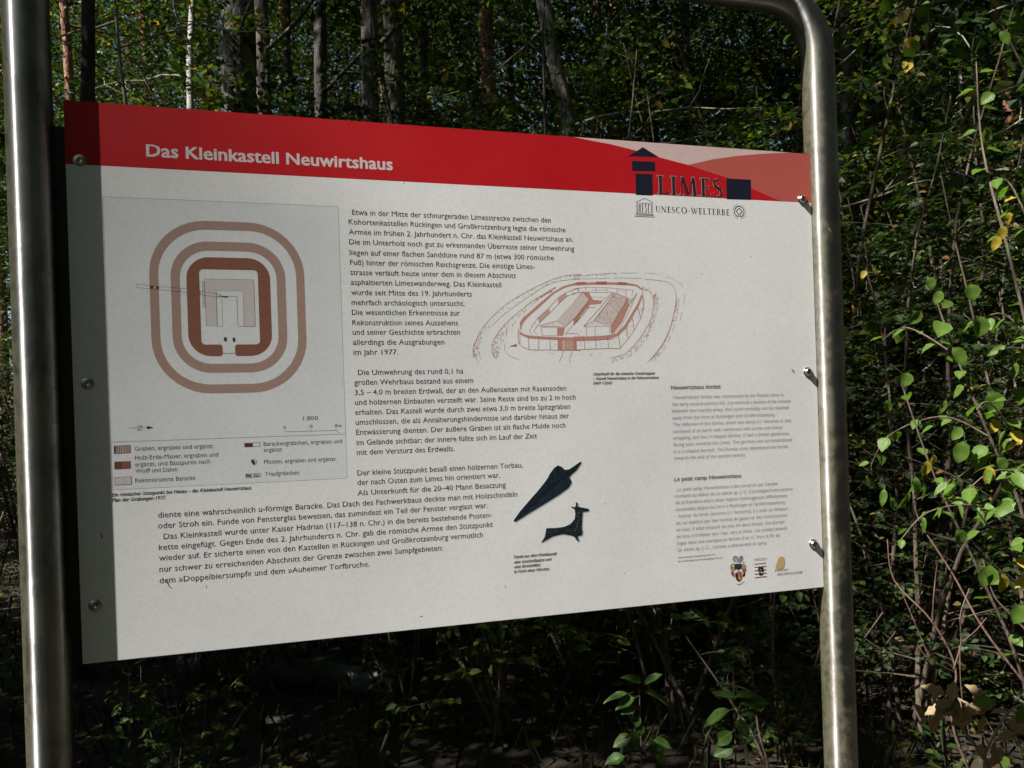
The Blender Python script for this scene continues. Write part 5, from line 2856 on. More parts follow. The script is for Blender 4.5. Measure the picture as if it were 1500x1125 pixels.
@fort_drawing;sanguine;4
8326,4180 8332,4192
@fort_drawing;sanguine;6
8166,4144 8166,4153
8859,5265 8862,5272
8625,5322 8636,5342
8651,5330 8652,5340
@fort_drawing;sanguine;7
8631,5335 8634,5357
@fort_drawing;sanguine;6
8686,5295 8687,5313
@fort_drawing;sanguine;4
8705,5313 8701,5330
@fort_drawing;sanguine;6
8644,5335 8659,5352
8721,5304 8736,5309
8637,5324 8645,5337
@fort_drawing;sanguine;5
8747,5326 8761,5339
@fort_drawing;sanguine;4
8784,5303 8774,5324
@fort_drawing;sanguine;5
8794,5286 8795,5297
8733,5313 8728,5323
@fort_drawing;sanguine;4
8623,5323 8633,5332
@fort_drawing;sanguine;6
8691,5312 8697,5326
8776,5292 8783,5305
@fort_drawing;sanguine;4
8738,5340 8733,5361
@fort_drawing;sanguine;6
8684,5329 8679,5342
@fort_drawing;sanguine;5
8751,5271 8739,5290
8787,5254 8788,5272
@fort_drawing;graphite;6
8598,4635 8607,4641
@fort_drawing;graphite;5
8757,4948 8764,4955
@fort_drawing;graphite;7
8753,4704 8751,4712
@fort_drawing;graphite;6
8748,4969 8758,4981
@fort_drawing;graphite;4
8727,4978 8727,4990
@fort_drawing;graphite;6
9024,5037 9026,5052
@fort_drawing;graphite;5
8802,4991 8800,5007
8904,4989 8904,4995
@fort_drawing;graphite;7
8659,4569 8660,4574
@fort_drawing;graphite;5
8904,5000 8913,5012
@fort_drawing;graphite;6
8948,4785 8945,4794
@fort_drawing;graphite;5
8743,4719 8746,4730
@fort_drawing;graphite;4
8787,4739 8783,4752
8649,4679 8656,4690
@fort_drawing;graphite;5
8582,4566 8579,4576
8643,4583 8636,4594
8990,4944 8996,4947
@fort_drawing;graphite;7
8967,4751 8967,4757
@fort_drawing;graphite;4
8750,4532 8758,4543
@fort_drawing;graphite;5
8927,4842 8929,4850
@fort_drawing;graphite;7
8811,4793 8815,4797
@fort_drawing;graphite;6
8565,4591 8573,4597
@fort_drawing;graphite;4
9033,4857 9038,4865
8667,4675 8678,4685
@fort_drawing;graphite;7
9051,5077 9056,5081
@fort_drawing;graphite;6
8654,4599 8654,4610
8682,4734 8681,4740
@fort_drawing;graphite;5
8624,4988 8628,5001
8740,4942 8740,4950
@fort_drawing;graphite;4
8613,4988 8617,4991
@fort_drawing;sanguine_wash;0
6463,4645 6459,4748 6523,4836 6617,4902 6799,5058 7015,5224 7207,5338 7366,5385 7518,5418 7516,5362 7381,5355 7238,5316 7054,5217 6837,5029 6647,4873 6544,4777 6487,4689 6488,4616
7399,5401 7783,5418 8075,5423 8370,5417 8535,5389 8608,5337 8624,5314 8590,5309 8517,5363 8352,5376 8073,5382 7781,5377 7397,5363
@fort_drawing;sanguine;0
7447,5412 7614,5419 7613,5374 7453,5372
7791,5427 7986,5436 7989,5380 7794,5377
8181,5429 8354,5425 8349,5376 8183,5379
@fort_drawing;sanguine_wash;0
8604,5230 8628,5199 8546,5015 8424,4846 8310,4662 8174,4541 7976,4473 7749,4458 7365,4459 7367,4519 7751,4526 7978,4541 8143,4579 8279,4708 8418,4907 8541,5091
6454,4616 6498,4572 6589,4542 6758,4527 6959,4520 7146,4512 7486,4504 7485,4464 7145,4470 6958,4483 6756,4486 6572,4501 6467,4550
@fort_drawing;sanguine;9
6440,4660 6421,4528 6432,4411 6491,4352 6596,4310 6781,4303 6967,4305 7170,4296 7479,4294
@fort_drawing;sanguine;8
6454,4616 6450,4396
@fort_drawing;sanguine;9
7360,4300 7679,4313 8003,4321 8182,4320 8336,4480 8458,4632 8581,4831 8637,4985 8650,5123 8616,5322
@fort_drawing;sanguine;6
7484,4452 7145,4465 6787,4483 6587,4495
7365,4452 7749,4458 8008,4473 8157,4510
@fort_drawing;sanguine;8
6589,4542 6600,4315
6770,4527 6765,4306
6959,4520 6959,4308
7098,4465 7092,4301
7170,4512 7170,4296
7375,4504 7399,4302
@fort_drawing;sanguine;7
7546,4526 7559,4309
7751,4534 7760,4315
7970,4541 7978,4322
@fort_drawing;sanguine;9
8159,4586 8191,4320
@fort_drawing;sanguine;8
8296,4723 8337,4487
8418,4907 8454,4632
@fort_drawing;sanguine;7
8530,5030 8581,4816
@fort_drawing;sanguine;6
8620,5215 8645,4970
@fort_drawing;sanguine_wash;0
7098,4465 7168,4464 7170,4301 7092,4304
@fort_drawing;sanguine_wash2;0
7192,4460 7421,4459 7415,4302 7186,4304
@fort_drawing;sanguine;4
7239,4460 7233,4303
7286,4460 7281,4303
7334,4460 7328,4303
@fort_drawing;sanguine_wash;0
7365,4459 7421,4459 7420,4295 7359,4295
@fort_drawing;sanguine;6
6651,4550 6622,4616 6663,4689 6768,4822 6960,4986 7122,5151 7267,5242 7395,5288 7515,5320
@fort_drawing;sanguine;5
6743,4557 6683,4601 6796,4749 6981,4912 7134,5062 7280,5182 7376,5213 7513,5253
@fort_drawing;sanguine;7
6768,4822 6796,4741
6960,4986 6973,4912
7113,5128 7142,5059
7251,5242 7280,5175
7371,5285 7384,5214
7475,5312 7492,5245
@fort_drawing;sanguine_wash2;0
6768,4815 6944,4971 6980,4905 6796,4749
7122,5143 7251,5239 7280,5179 7142,5065
@fort_drawing;sanguine;5
7395,5303 7635,5334 7990,5331 8333,5310 8457,5297 8428,5197
7393,5229 7552,5253 7793,5252 8101,5253
@fort_drawing;sanguine;6
7472,5320 7473,5267
7603,5334 7616,5254
7788,5332 7793,5257
7987,5330 7975,5259
8169,5323 8163,5239
8333,5310 8321,5196
@fort_drawing;graphite;3
7714,5290 7973,5294
8168,5297 8316,5290
@fort_drawing;sanguine;6
8513,5251 8424,5090 8355,4998
@fort_drawing;sanguine;12
8444,5167 8390,5059
@fort_drawing;sanguine;7
6779,4697 7085,4772 7231,4683 6794,4682
@fort_drawing;sanguine;8
7085,4772 7510,5185
@fort_drawing;sanguine;0
6788,4719 7133,5017
@fort_drawing;sanguine;7
6817,4675 6832,4542
@fort_drawing;sanguine;4
6825,4675 7097,4672
@fort_drawing;sanguine_wash;0
7089,4672 7223,4673 7186,4534 7088,4534
@fort_drawing;sanguine;16
7231,4683 7501,4931
@fort_drawing;sanguine;4
6832,4542 7084,4534
@fort_drawing;sanguine;3
6826,4707 6825,4682
6863,4715 6862,4682
6901,4722 6899,4682
6938,4730 6937,4683
6976,4737 6974,4683
7014,4745 7012,4683
7051,4752 7049,4683
7088,4735 7087,4683
7125,4717 7124,4683
@fort_drawing;sanguine_tint;0
7085,4772 7510,5185 7501,4931 7231,4683
@fort_drawing;sanguine;5
7455,4990 7446,5007
@fort_drawing;sanguine;6
7365,4883 7375,4891
@fort_drawing;sanguine;4
7384,4932 7395,4955
@fort_drawing;sanguine;7
7226,4754 7223,4768
@fort_drawing;sanguine;4
7247,4851 7248,4871
@fort_drawing;sanguine;6
7152,4798 7156,4804
@fort_drawing;sanguine;7
7383,4926 7391,4933
7305,4901 7313,4918
@fort_drawing;sanguine;6
7322,4932 7345,4944
7400,4998 7393,5015
7185,4740 7180,4764
@fort_drawing;sanguine;7
7302,4896 7293,4921
@fort_drawing;sanguine;4
7356,4840 7381,4848
7228,4803 7229,4816
@fort_drawing;sanguine;6
7448,4976 7458,4998
7473,5043 7480,5047
@fort_drawing;sanguine;7
7238,4884 7243,4904
@fort_drawing;sanguine;4
7259,4839 7249,4858
@fort_drawing;sanguine;5
7272,4885 7270,4907
@fort_drawing;sanguine;4
7179,4749 7193,4762
@fort_drawing;sanguine;6
7238,4720 7240,4745
@fort_drawing;sanguine;5
7237,4712 7242,4717
7188,4768 7187,4786
7506,5042 7494,5061
7443,5052 7464,5069
@fort_drawing;sanguine;7
7339,4853 7330,4870
7409,4931 7411,4943
@fort_drawing;sanguine;4
7285,4761 7283,4775
7439,4948 7436,4959
7235,4792 7233,4807
@fort_drawing;sanguine;5
7333,4885 7324,4913
@fort_drawing;sanguine;4
7232,4860 7239,4862
@fort_drawing;sanguine;6
7246,4816 7239,4840
@fort_drawing;sanguine;5
7407,4856 7401,4868
@fort_drawing;sanguine;6
7493,4938 7500,4948
7239,4717 7258,4733
@fort_drawing;sanguine;4
7341,4827 7357,4843
@fort_drawing;sanguine;5
7430,4945 7430,4969
@fort_drawing;sanguine;4
7406,4883 7397,4902
@fort_drawing;sanguine;6
7353,4828 7352,4838
@fort_drawing;sanguine;4
7402,5034 7418,5045
7225,4709 7212,4734
@fort_drawing;sanguine;5
7495,5118 7492,5133
7491,4987 7504,5006
@fort_drawing;sanguine;4
7327,4967 7322,4974
@fort_drawing;sanguine;9
7387,5079 7552,5253 7668,5127 7642,5082 7377,4780
@fort_drawing;sanguine_tint;0
7387,5079 7552,5246 7660,5127 7377,4795
@fort_drawing;sanguine;5
7453,4958 7451,4966
7519,4982 7525,4988
@fort_drawing;sanguine;6
7439,4884 7436,4889
@fort_drawing;sanguine;4
7461,5104 7458,5115
@fort_drawing;sanguine;6
7444,4932 7464,4945
@fort_drawing;sanguine;4
7591,5079 7588,5097
@fort_drawing;sanguine;6
7533,5191 7546,5210
@fort_drawing;sanguine;5
7462,4904 7462,4912
@fort_drawing;sanguine;4
7468,4934 7482,4941
@fort_drawing;sanguine;6
7498,5143 7515,5156
@fort_drawing;sanguine;5
7462,5133 7478,5140
@fort_drawing;sanguine;4
7556,5167 7547,5188
7491,5054 7492,5077
@fort_drawing;sanguine;5
7566,5146 7576,5162
@fort_drawing;sanguine;4
7408,5083 7430,5092
7540,5113 7536,5122
@fort_drawing;sanguine;5
7433,5006 7446,5011
@fort_drawing;sanguine;6
7549,5046 7546,5055
@fort_drawing;sanguine;4
7633,5107 7646,5121
@fort_drawing;sanguine;7
7572,5130 7578,5137
@fort_drawing;sanguine;4
7429,5061 7420,5081
@fort_drawing;sanguine;7
7581,5050 7578,5057
@fort_drawing;sanguine;5
7417,5053 7427,5071
@fort_drawing;sanguine;7
7538,5201 7529,5218
@fort_drawing;sanguine;6
7427,5069 7430,5078
@fort_drawing;sanguine;7
7555,5016 7566,5027
@fort_drawing;sanguine;6
7520,5133 7515,5147
7475,4966 7462,4984
@fort_drawing;sanguine;7
7455,5090 7457,5101
@fort_drawing;sanguine;5
7436,5026 7447,5045
@fort_drawing;sanguine_wash;0
7552,5253 7664,5247 7732,5128 7901,5115 7867,5062 7673,5045 7375,4721 7377,4795 7659,5112
@fort_drawing;sanguine;6
7680,5251 8101,5253 7902,5122
@fort_drawing;sanguine;4
7710,5173 7919,5168
@fort_drawing;sanguine;5
7219,4571 7292,4631 7375,4721 7498,4841
@fort_drawing;sanguine;6
7234,4542 7251,4571 7441,4568 7471,4526
@fort_drawing;sanguine;5
7374,4706 7555,4886 7655,4999 7768,5000
@fort_drawing;sanguine;6
7405,4820 7415,4828
@fort_drawing;sanguine;7
7542,4894 7549,4903
7638,4992 7651,5006
@fort_drawing;sanguine;5
7374,4785 7386,4797
@fort_drawing;sanguine;6
7531,4919 7543,4927
@fort_drawing;sanguine;7
7580,4933 7589,4936
@fort_drawing;sanguine;4
7631,4996 7637,5012
@fort_drawing;sanguine;6
7663,5018 7663,5029
@fort_drawing;sanguine;7
7635,5006 7638,5016
7506,4878 7520,4890
@fort_drawing;sanguine;4
7590,4965 7594,4969
@fort_drawing;sanguine;7
7567,4919 7563,4926
@fort_drawing;sanguine;5
7646,4998 7646,5006
@fort_drawing;sanguine;6
7611,4975 7606,4991
@fort_drawing;sanguine;4
7453,4804 7459,4806
@fort_drawing;sanguine;5
7439,4812 7447,4819
@fort_drawing;sanguine;7
7437,4826 7433,4832
7510,4864 7508,4870
@fort_drawing;sanguine;5
7495,4895 7506,4907
@fort_drawing;sanguine;6
7635,4976 7630,4989
@fort_drawing;sanguine;7
7613,4955 7610,4960
@fort_drawing;sanguine;6
7650,5019 7651,5036
@fort_drawing;sanguine;5
7437,4759 7447,4770
7605,4990 7614,4995
@fort_drawing;sanguine;6
7459,4758 7452,4770
@fort_drawing;sanguine;7
8101,5253 7548,4684
@fort_drawing;sanguine;10
8126,5246 7736,4782
@fort_drawing;sanguine;9
8126,5246 8361,5166
@fort_drawing;sanguine;11
8361,5166 8032,4685
@fort_drawing;sanguine;8
7548,4684 7744,4782 8032,4685 7564,4679
@fort_drawing;sanguine_tint;0
8125,5239 8345,5165 8024,4700 7752,4782
@fort_drawing;sanguine;4
7982,4914 7986,4927
@fort_drawing;sanguine;6
7968,4813 7971,4833
8013,4812 8008,4841
@fort_drawing;sanguine;5
7917,4779 7936,4801
@fort_drawing;sanguine;7
8106,5175 8101,5183
@fort_drawing;sanguine;5
8170,4940 8181,4958
@fort_drawing;sanguine;4
8165,5062 8177,5080
7848,4880 7846,4895
@fort_drawing;sanguine;5
8154,4938 8158,4948
@fort_drawing;sanguine;4
8099,4826 8120,4836
@fort_drawing;sanguine;5
8161,4956 8163,4981
8013,4853 8020,4885
8055,5046 8071,5074
@fort_drawing;sanguine;6
8309,5129 8303,5160
@fort_drawing;sanguine;7
7835,4816 7832,4825
@fort_drawing;sanguine;6
8063,5101 8071,5125
@fort_drawing;sanguine;5
8149,4933 8156,4940
@fort_drawing;sanguine;6
8173,5073 8159,5100
@fort_drawing;sanguine;4
8224,5137 8222,5164
@fort_drawing;sanguine;7
8166,5074 8171,5107
@fort_drawing;sanguine;4
7969,4857 7966,4878
@fort_drawing;sanguine;5
8033,4907 8042,4915
@fort_drawing;sanguine;4
8067,4870 8076,4873
@fort_drawing;sanguine;6
8089,5049 8099,5059
@fort_drawing;sanguine;5
7979,4908 7988,4929
@fort_drawing;sanguine;4
7971,4923 7980,4927
@fort_drawing;sanguine;5
7980,4813 7982,4830
7969,4946 7978,4951
@fort_drawing;sanguine;4
8009,4866 8026,4877
@fort_drawing;sanguine;5
8153,4898 8164,4920
8124,5069 8130,5083
7986,4917 7984,4949
@fort_drawing;sanguine;7
8082,4800 8074,4826
@fort_drawing;sanguine;4
7975,5026 8006,5043
@fort_drawing;sanguine;6
8057,5107 8066,5114
@fort_drawing;sanguine;5
8122,4932 8114,4950
8089,4992 8104,5021
@fort_drawing;sanguine;4
8204,5006 8208,5028
8105,5012 8094,5040
@fort_drawing;sanguine;7
8129,5139 8138,5151
@fort_drawing;sanguine;4
7843,4830 7855,4839
@fort_drawing;sanguine;6
8096,5166 8088,5183
@fort_drawing;sanguine;5
8049,4752 8046,4773
@fort_drawing;sanguine;7
8129,5112 8123,5121
@fort_drawing;sanguine;5
8207,5066 8225,5095
@fort_drawing;sanguine;6
7953,4958 7957,4970
7898,4951 7926,4966
@fort_drawing;sanguine;4
8072,5152 8095,5177
8013,4776 8033,4785
8302,5156 8304,5165
@fort_drawing;sanguine;5
8181,5012 8177,5030
@fort_drawing;sanguine;4
8056,5015 8071,5033
@fort_drawing;sanguine;5
7869,4876 7856,4893
@fort_drawing;sanguine;4
8000,5011 8009,5017
@fort_drawing;sanguine;6
8199,5143 8198,5152
@fort_drawing;sanguine;4
8226,5002 8233,5019
@fort_drawing;sanguine;6
7902,4845 7904,4853
8099,5161 8115,5166
7999,5045 7984,5067
7920,4894 7905,4921
@fort_drawing;sanguine;7
8084,5000 8075,5015
@fort_drawing;sanguine;6
7963,4875 7984,4892
@fort_drawing;sanguine;7
7966,4979 7977,5003
@fort_drawing;sanguine;5
8053,4918 8057,4947
@fort_drawing;sanguine;6
8106,5188 8124,5209
8023,4728 8042,4752
@fort_drawing;sanguine;7
8011,4791 8019,4821
@fort_drawing;sanguine;4
8276,5088 8276,5100
8166,5003 8184,5034
8011,4893 8016,4917
8046,5073 8057,5093
7941,4770 7956,4777
7973,4904 7981,4920
@fort_drawing;sanguine;7
7828,4835 7847,4850
@fort_drawing;sanguine;6
8220,5151 8218,5178
8131,4884 8132,4900
8160,5134 8169,5139
7880,4823 7901,4839
@fort_drawing;sanguine;7
8055,4916 8074,4923
@fort_drawing;sanguine;4
8207,5008 8217,5017
@fort_drawing;sanguine;6
8138,4938 8133,4968
@fort_drawing;sanguine;4
8010,4755 8019,4765
@fort_drawing;sanguine;6
8037,5065 8041,5080
8132,5160 8151,5183
@fort_drawing;sanguine;4
7976,4749 7965,4768
@fort_drawing;sanguine;6
8260,5055 8258,5079
@fort_drawing;sanguine;5
7839,4872 7848,4877
@fort_drawing;sanguine;6
8224,5105 8237,5131
@fort_drawing;sanguine;5
8214,5018 8217,5027
@fort_drawing;sanguine;7
8143,5162 8142,5171
@fort_drawing;sanguine;5
7926,4784 7926,4811
@fort_drawing;sanguine;7
8256,5087 8254,5105
@fort_drawing;sanguine;6
7858,4890 7884,4908
@fort_drawing;sanguine;5
8044,5051 8052,5066
8065,5127 8091,5138
@fort_drawing;sanguine;6
8151,5135 8164,5147
@fort_drawing;sanguine;7
8168,4999 8175,5025
@fort_drawing;sanguine;6
8155,4918 8176,4935
8265,5153 8276,5174
7838,4858 7850,4889
@fort_drawing;sanguine;4
8042,4995 8048,5004
@fort_drawing;sanguine;6
7809,4770 7807,4785
8190,5029 8173,5054
8096,4956 8099,4973
@fort_drawing;sanguine;4
8128,5090 8149,5105
@fort_drawing;sanguine;7
7969,4854 7961,4881
@fort_drawing;sanguine;4
7927,4954 7925,4974
@fort_drawing;sanguine;5
8161,5119 8158,5152
@fort_drawing;sanguine;7
7975,4735 7986,4752
@fort_drawing;sanguine;5
8295,5119 8325,5129
8048,4795 8052,4825
8133,4955 8143,4973
@fort_drawing;sanguine;4
8115,4911 8116,4920
8056,4950 8066,4955
8068,5068 8066,5093
@fort_drawing;sanguine;5
8119,5042 8120,5062
@fort_drawing;sanguine;6
8126,5192 8124,5223
@fort_drawing;sanguine;4
8104,4927 8129,4943
@fort_drawing;sanguine;6
8015,4913 8029,4938
@fort_drawing;sanguine;4
8047,4922 8057,4927
8035,5023 8048,5033
@fort_drawing;sanguine;6
8198,5131 8185,5155
@fort_drawing;sanguine;4
8228,5164 8211,5191
8062,5068 8073,5076
@fort_drawing;sanguine;6
8158,5135 8141,5162
@fort_drawing;sanguine;5
7866,4814 7869,4830
8255,5152 8263,5164
@fort_drawing;sanguine;4
8041,5039 8026,5060
@fort_drawing;sanguine;5
8258,5097 8250,5108
@fort_drawing;sanguine;6
8037,5058 8038,5075
@fort_drawing;sanguine;7
8038,4907 8043,4917
@fort_drawing;sanguine;5
8127,5180 8143,5210
@fort_drawing;sanguine;7
8009,5064 8027,5082
@fort_drawing;sanguine;4
8021,4726 8012,4740
7879,4920 7888,4949
8086,5097 8091,5121
@fort_drawing;sanguine;5
7954,4829 7958,4838
@fort_drawing;sanguine;4
8037,5047 8025,5076
@fort_drawing;sanguine;7
8215,5068 8225,5099
@fort_drawing;sanguine;6
7963,4902 7970,4926
@fort_drawing;sanguine;5
8101,5053 8117,5078
@fort_drawing;sanguine;7
7986,5046 7981,5058
8094,5190 8105,5205
@fort_drawing;sanguine;6
7808,4793 7815,4807
@fort_drawing;sanguine;7
8099,5100 8110,5128
@fort_drawing;sanguine;5
8068,4891 8083,4904
8057,5107 8080,5115
@fort_drawing;sanguine;6
8123,4984 8120,4999
@fort_drawing;sanguine;4
7896,4856 7892,4868
@fort_drawing;sanguine;6
8149,5056 8161,5074
@fort_drawing;sanguine;7
8211,5112 8221,5116
@fort_drawing;sanguine;6
8212,5052 8198,5074
@fort_drawing;sanguine;7
7966,4727 7957,4753
@fort_drawing;sanguine;4
8170,5016 8168,5047
@fort_drawing;sanguine;5
8205,4985 8200,5013
@fort_drawing;sanguine;6
7899,4817 7909,4824
8313,5146 8324,5152
8252,5158 8263,5182
@fort_drawing;sanguine;4
8168,5001 8178,5031
8165,4915 8168,4937
8036,5067 8047,5087
8240,5167 8245,5186
8145,5158 8141,5168
@fort_drawing;sanguine;6
8099,5176 8104,5198
@fort_drawing;sanguine;5
7876,4826 7888,4853
@fort_drawing;sanguine;4
7916,4976 7933,4982
8015,5004 8018,5018
@fort_drawing;sanguine;5
8028,4765 8032,4783
7913,4800 7935,4827
@fort_drawing;sanguine;4
8082,5173 8091,5199
@fort_drawing;sanguine_wash;0
8361,5166 8400,5090 8354,4983 8231,4753 8077,4579 8025,4579 8032,4685 8257,5012
@fort_drawing;sheetgrey;0
8361,5150 8386,5166 8423,5136 8421,5075 8390,5044 8366,5066
@fort_drawing;sanguine;7
7604,4673 7594,4534
@fort_drawing;sanguine;6
7748,4674 7751,4534
@fort_drawing;sanguine;7
8007,4674 8011,4564
@fort_drawing;sanguine;3
7581,4699 7580,4681
7621,4717 7620,4681
7662,4735 7660,4681
7703,4753 7700,4681
7744,4771 7740,4681
7784,4767 7781,4681
7824,4755 7821,4681
7864,4743 7861,4681
7904,4731 7902,4681
7944,4719 7943,4681
7984,4707 7983,4682
@fort_drawing;sanguine;5
8530,5244 8369,4937 8177,4632 8044,4564
@fort_drawing;sanguine;8
7177,4274 7151,4185 7109,4111
7343,4280 7301,4199 7282,4124 7297,4094
@fort_drawing;sanguine;5
7479,4266 7468,4282
@fort_drawing;sanguine;6
7466,4271 7472,4281
7084,4278 7085,4287
@fort_drawing;sanguine;5
6998,4238 6991,4250
@fort_drawing;sanguine;6
6936,4268 6933,4280
@fort_drawing;sanguine;4
6855,4261 6853,4272
7006,4256 7007,4263
6994,4241 7007,4253
@fort_drawing;sanguine;7
7180,4271 7198,4276
@fort_drawing;sanguine;6
6957,4245 6969,4250
@fort_drawing;sanguine;5
6714,4285 6720,4296
@fort_drawing;sanguine;6
7020,4277 7029,4287
@fort_drawing;sanguine;5
6855,4253 6860,4255
@fort_drawing;sanguine;4
6588,4257 6580,4271
@fort_drawing;graphite;4
7657,4213 7654,4232
7688,4236 7704,4245
@fort_drawing;graphite;5
7625,4246 7629,4251
7374,4206 7380,4211
@fort_drawing;graphite;6
7641,4211 7656,4225
7535,4221 7524,4239
7620,4270 7626,4277
7503,4220 7501,4233
7823,4227 7829,4246
@fort_drawing;graphite;7
7669,4215 7665,4226
@fort_drawing;graphite;4
6989,4357 6995,4371
7348,4428 7341,4440
6834,4452 6834,4464
@fort_drawing;graphite;7
7054,4393 7061,4398
@fort_drawing;graphite;6
6782,4447 6783,4455
@fort_drawing;graphite;7
6600,4358 6599,4368
@fort_drawing;graphite;4
7405,4324 7396,4336
@fort_drawing;graphite;7
7254,4324 7250,4329
@fort_drawing;graphite;5
7422,4364 7423,4373
@fort_drawing;graphite;6
6888,4345 6888,4354
@fort_drawing;graphite;4
7237,4426 7249,4434
@fort_drawing;graphite;7
6748,4350 6758,4358
@fort_drawing;graphite;6
7052,4387 7063,4397
@fort_drawing;graphite;5
6886,4381 6883,4390
7047,4342 7046,4348
7353,4358 7347,4368
6761,4401 6761,4410
@fort_drawing;graphite;4
6583,4345 6592,4349
@fort_drawing;graphite;6
7889,4465 7899,4470
@fort_drawing;graphite;5
7501,4366 7499,4378
@fort_drawing;graphite;4
7506,4384 7510,4393
7482,4379 7485,4389
7620,4451 7618,4458
@fort_drawing;graphite;7
8029,4462 8034,4475
7483,4406 7491,4414
@fort_drawing;graphite;5
7834,4363 7839,4367
@fort_drawing;graphite;6
7876,4396 7888,4406
@fort_drawing;graphite;5
7853,4361 7852,4372
7909,4377 7912,4380
@fort_drawing;graphite;7
7663,4350 7661,4354
7719,4340 7729,4344
@fort_drawing;graphite;6
7472,4442 7468,4449
@fort_drawing;graphite;7
7921,4442 7927,4445
@fort_drawing;graphite;6
7579,4424 7574,4433
@fort_drawing;graphite;4
7650,4435 7653,4448
@fort_drawing;graphite;6
7848,4397 7849,4405
@fort_drawing;graphite;4
7571,4344 7568,4352
@fort_drawing;graphite;6
7783,4373 7783,4384
@fort_drawing;graphite;5
7817,4412 7823,4413
8030,4347 8033,4357
@fort_drawing;graphite;4
8033,4436 8032,4445
@fort_drawing;graphite;6
7813,4441 7824,4444
@fort_drawing;graphite;5
7684,4334 7680,4348
@fort_drawing;graphite;7
8085,4428 8089,4434
7613,4409 7613,4414
7897,4398 7900,4404
@fort_drawing;graphite;5
7607,4389 7611,4394
@fort_drawing;graphite;4
7957,4464 7966,4469
8470,4847 8485,4855
@fort_drawing;graphite;5
8603,4951 8606,4969
@fort_drawing;graphite;6
8523,4911 8529,4920
@fort_drawing;graphite;7
8356,4594 8350,4608
@fort_drawing;graphite;5
8490,4803 8501,4816
8567,4920 8562,4938
@fort_drawing;graphite;4
8341,4678 8342,4695
@fort_drawing;graphite;6
8406,4681 8407,4687
@fort_drawing;graphite;5
8316,4557 8326,4561
@fort_drawing;graphite;7
8324,4633 8339,4643
8614,4965 8616,4982
@fort_drawing;graphite;6
8312,4670 8312,4681
@fort_drawing;graphite;7
8390,4703 8392,4708
@fort_drawing;graphite;5
8283,4600 8282,4606
@fort_drawing;graphite;6
8618,5022 8620,5027
@fort_drawing;graphite;7
8588,4956 8597,4966
@fort_drawing;graphite;4
8394,4623 8385,4637
@fort_drawing;graphite;6
8534,4855 8536,4860
@fort_drawing;graphite;7
8554,4953 8562,4961
@fort_drawing;graphite;4
8608,4935 8606,4947
@fort_drawing;graphite;6
8393,4764 8395,4782
@fort_drawing;graphite;5
8610,5099 8623,5107
@fort_drawing;graphite;7
8260,4576 8265,4586
8534,4831 8543,4845
@fort_drawing;graphite;6
8599,4995 8612,5001
8557,4881 8560,4893
@fort_drawing;graphite;7
8410,4791 8427,4797
@fort_drawing;graphite;6
8293,4533 8292,4547
@fort_drawing;graphite;4
8428,4787 8432,4805
8323,4693 8334,4707
@fort_drawing;graphite;6
8328,4642 8328,4650
@fort_drawing;graphite;7
8314,4635 8309,4651
@fort_drawing;graphite;6
8295,4601 8302,4605
@fort_drawing;graphite;7
8403,4747 8399,4757
8350,4662 8353,4676
8532,4966 8540,4979
@fort_drawing;graphite;5
8414,4695 8428,4707
@fort_drawing;graphite;7
8606,5005 8603,5011
8408,4803 8414,4812
@fort_drawing;graphite;5
8560,4977 8560,4983
8524,4925 8526,4929
@fort_drawing;graphite;4
8553,4925 8562,4932
@fort_drawing;graphite;7
8588,5065 8594,5071
@fort_drawing;graphite;5
8528,4840 8525,4846
@fort_drawing;graphite;6
8339,4568 8345,4584
@finds_picture;shade1;0
6260,1557 6387,1710 6513,1839 6683,2006 6812,2146 6866,2212 6895,2270 6975,2365 7039,2405 7101,2384 7162,2326 7236,2332 7333,2387 7441,2452 7450,2422 7361,2306 7275,2241 7235,2193 7267,2142 7270,2102 7214,2026 7053,1926 6884,1837 6715,1748 6507,1644 6361,1565 6289,1531
@finds_picture;shade2;0
6252,1565 6379,1718 6505,1847 6675,2014 6804,2154 6858,2220 6887,2278 6967,2373 7031,2413 7093,2393 7154,2334 7228,2341 7324,2396 7433,2460 7442,2430 7353,2315 7266,2249 7227,2202 7259,2150 7261,2110 7206,2034 7045,1934 6876,1845 6707,1757 6499,1652 6354,1574 6281,1540
@finds_picture;verdigris;0
6242,1575 6369,1729 6496,1858 6665,2024 6794,2165 6848,2231 6877,2288 6957,2383 7021,2424 7083,2403 7144,2345 7217,2351 7314,2406 7422,2471 7432,2440 7343,2325 7256,2260 7217,2212 7249,2161 7251,2121 7196,2044 7035,1944 6866,1855 6697,1767 6489,1663 6344,1584 6272,1550
@finds_picture;verdigris_light;0
6368,1700 6704,1944 6957,2097 7129,2236 7212,2192 7235,2126 7036,1958 6866,1869 6656,1760 6448,1655 6313,1582
@finds_picture;verdigris_dark;0
6272,1569 6493,1770 6661,1907 6916,2099 7173,2274 7182,2253 6936,2068 6702,1895 6491,1731
@finds_picture;shade1;0
6712,1175 6777,1261 6810,1400 6972,1393 7119,1403 7225,1441 7302,1515 7315,1604 7305,1674 7245,1712 7256,1723 7309,1712 7330,1733 7328,1782 7356,1787 7367,1750 7358,1721 7414,1702 7498,1682 7551,1669 7561,1638 7528,1621 7475,1624 7447,1612 7435,1517 7423,1358 7436,1293 7419,1239 7349,1228 7367,1143 7337,1149 7281,1228 7218,1253 7094,1282 6989,1269 6905,1252 6820,1212 6747,1178
@finds_picture;shade2;0
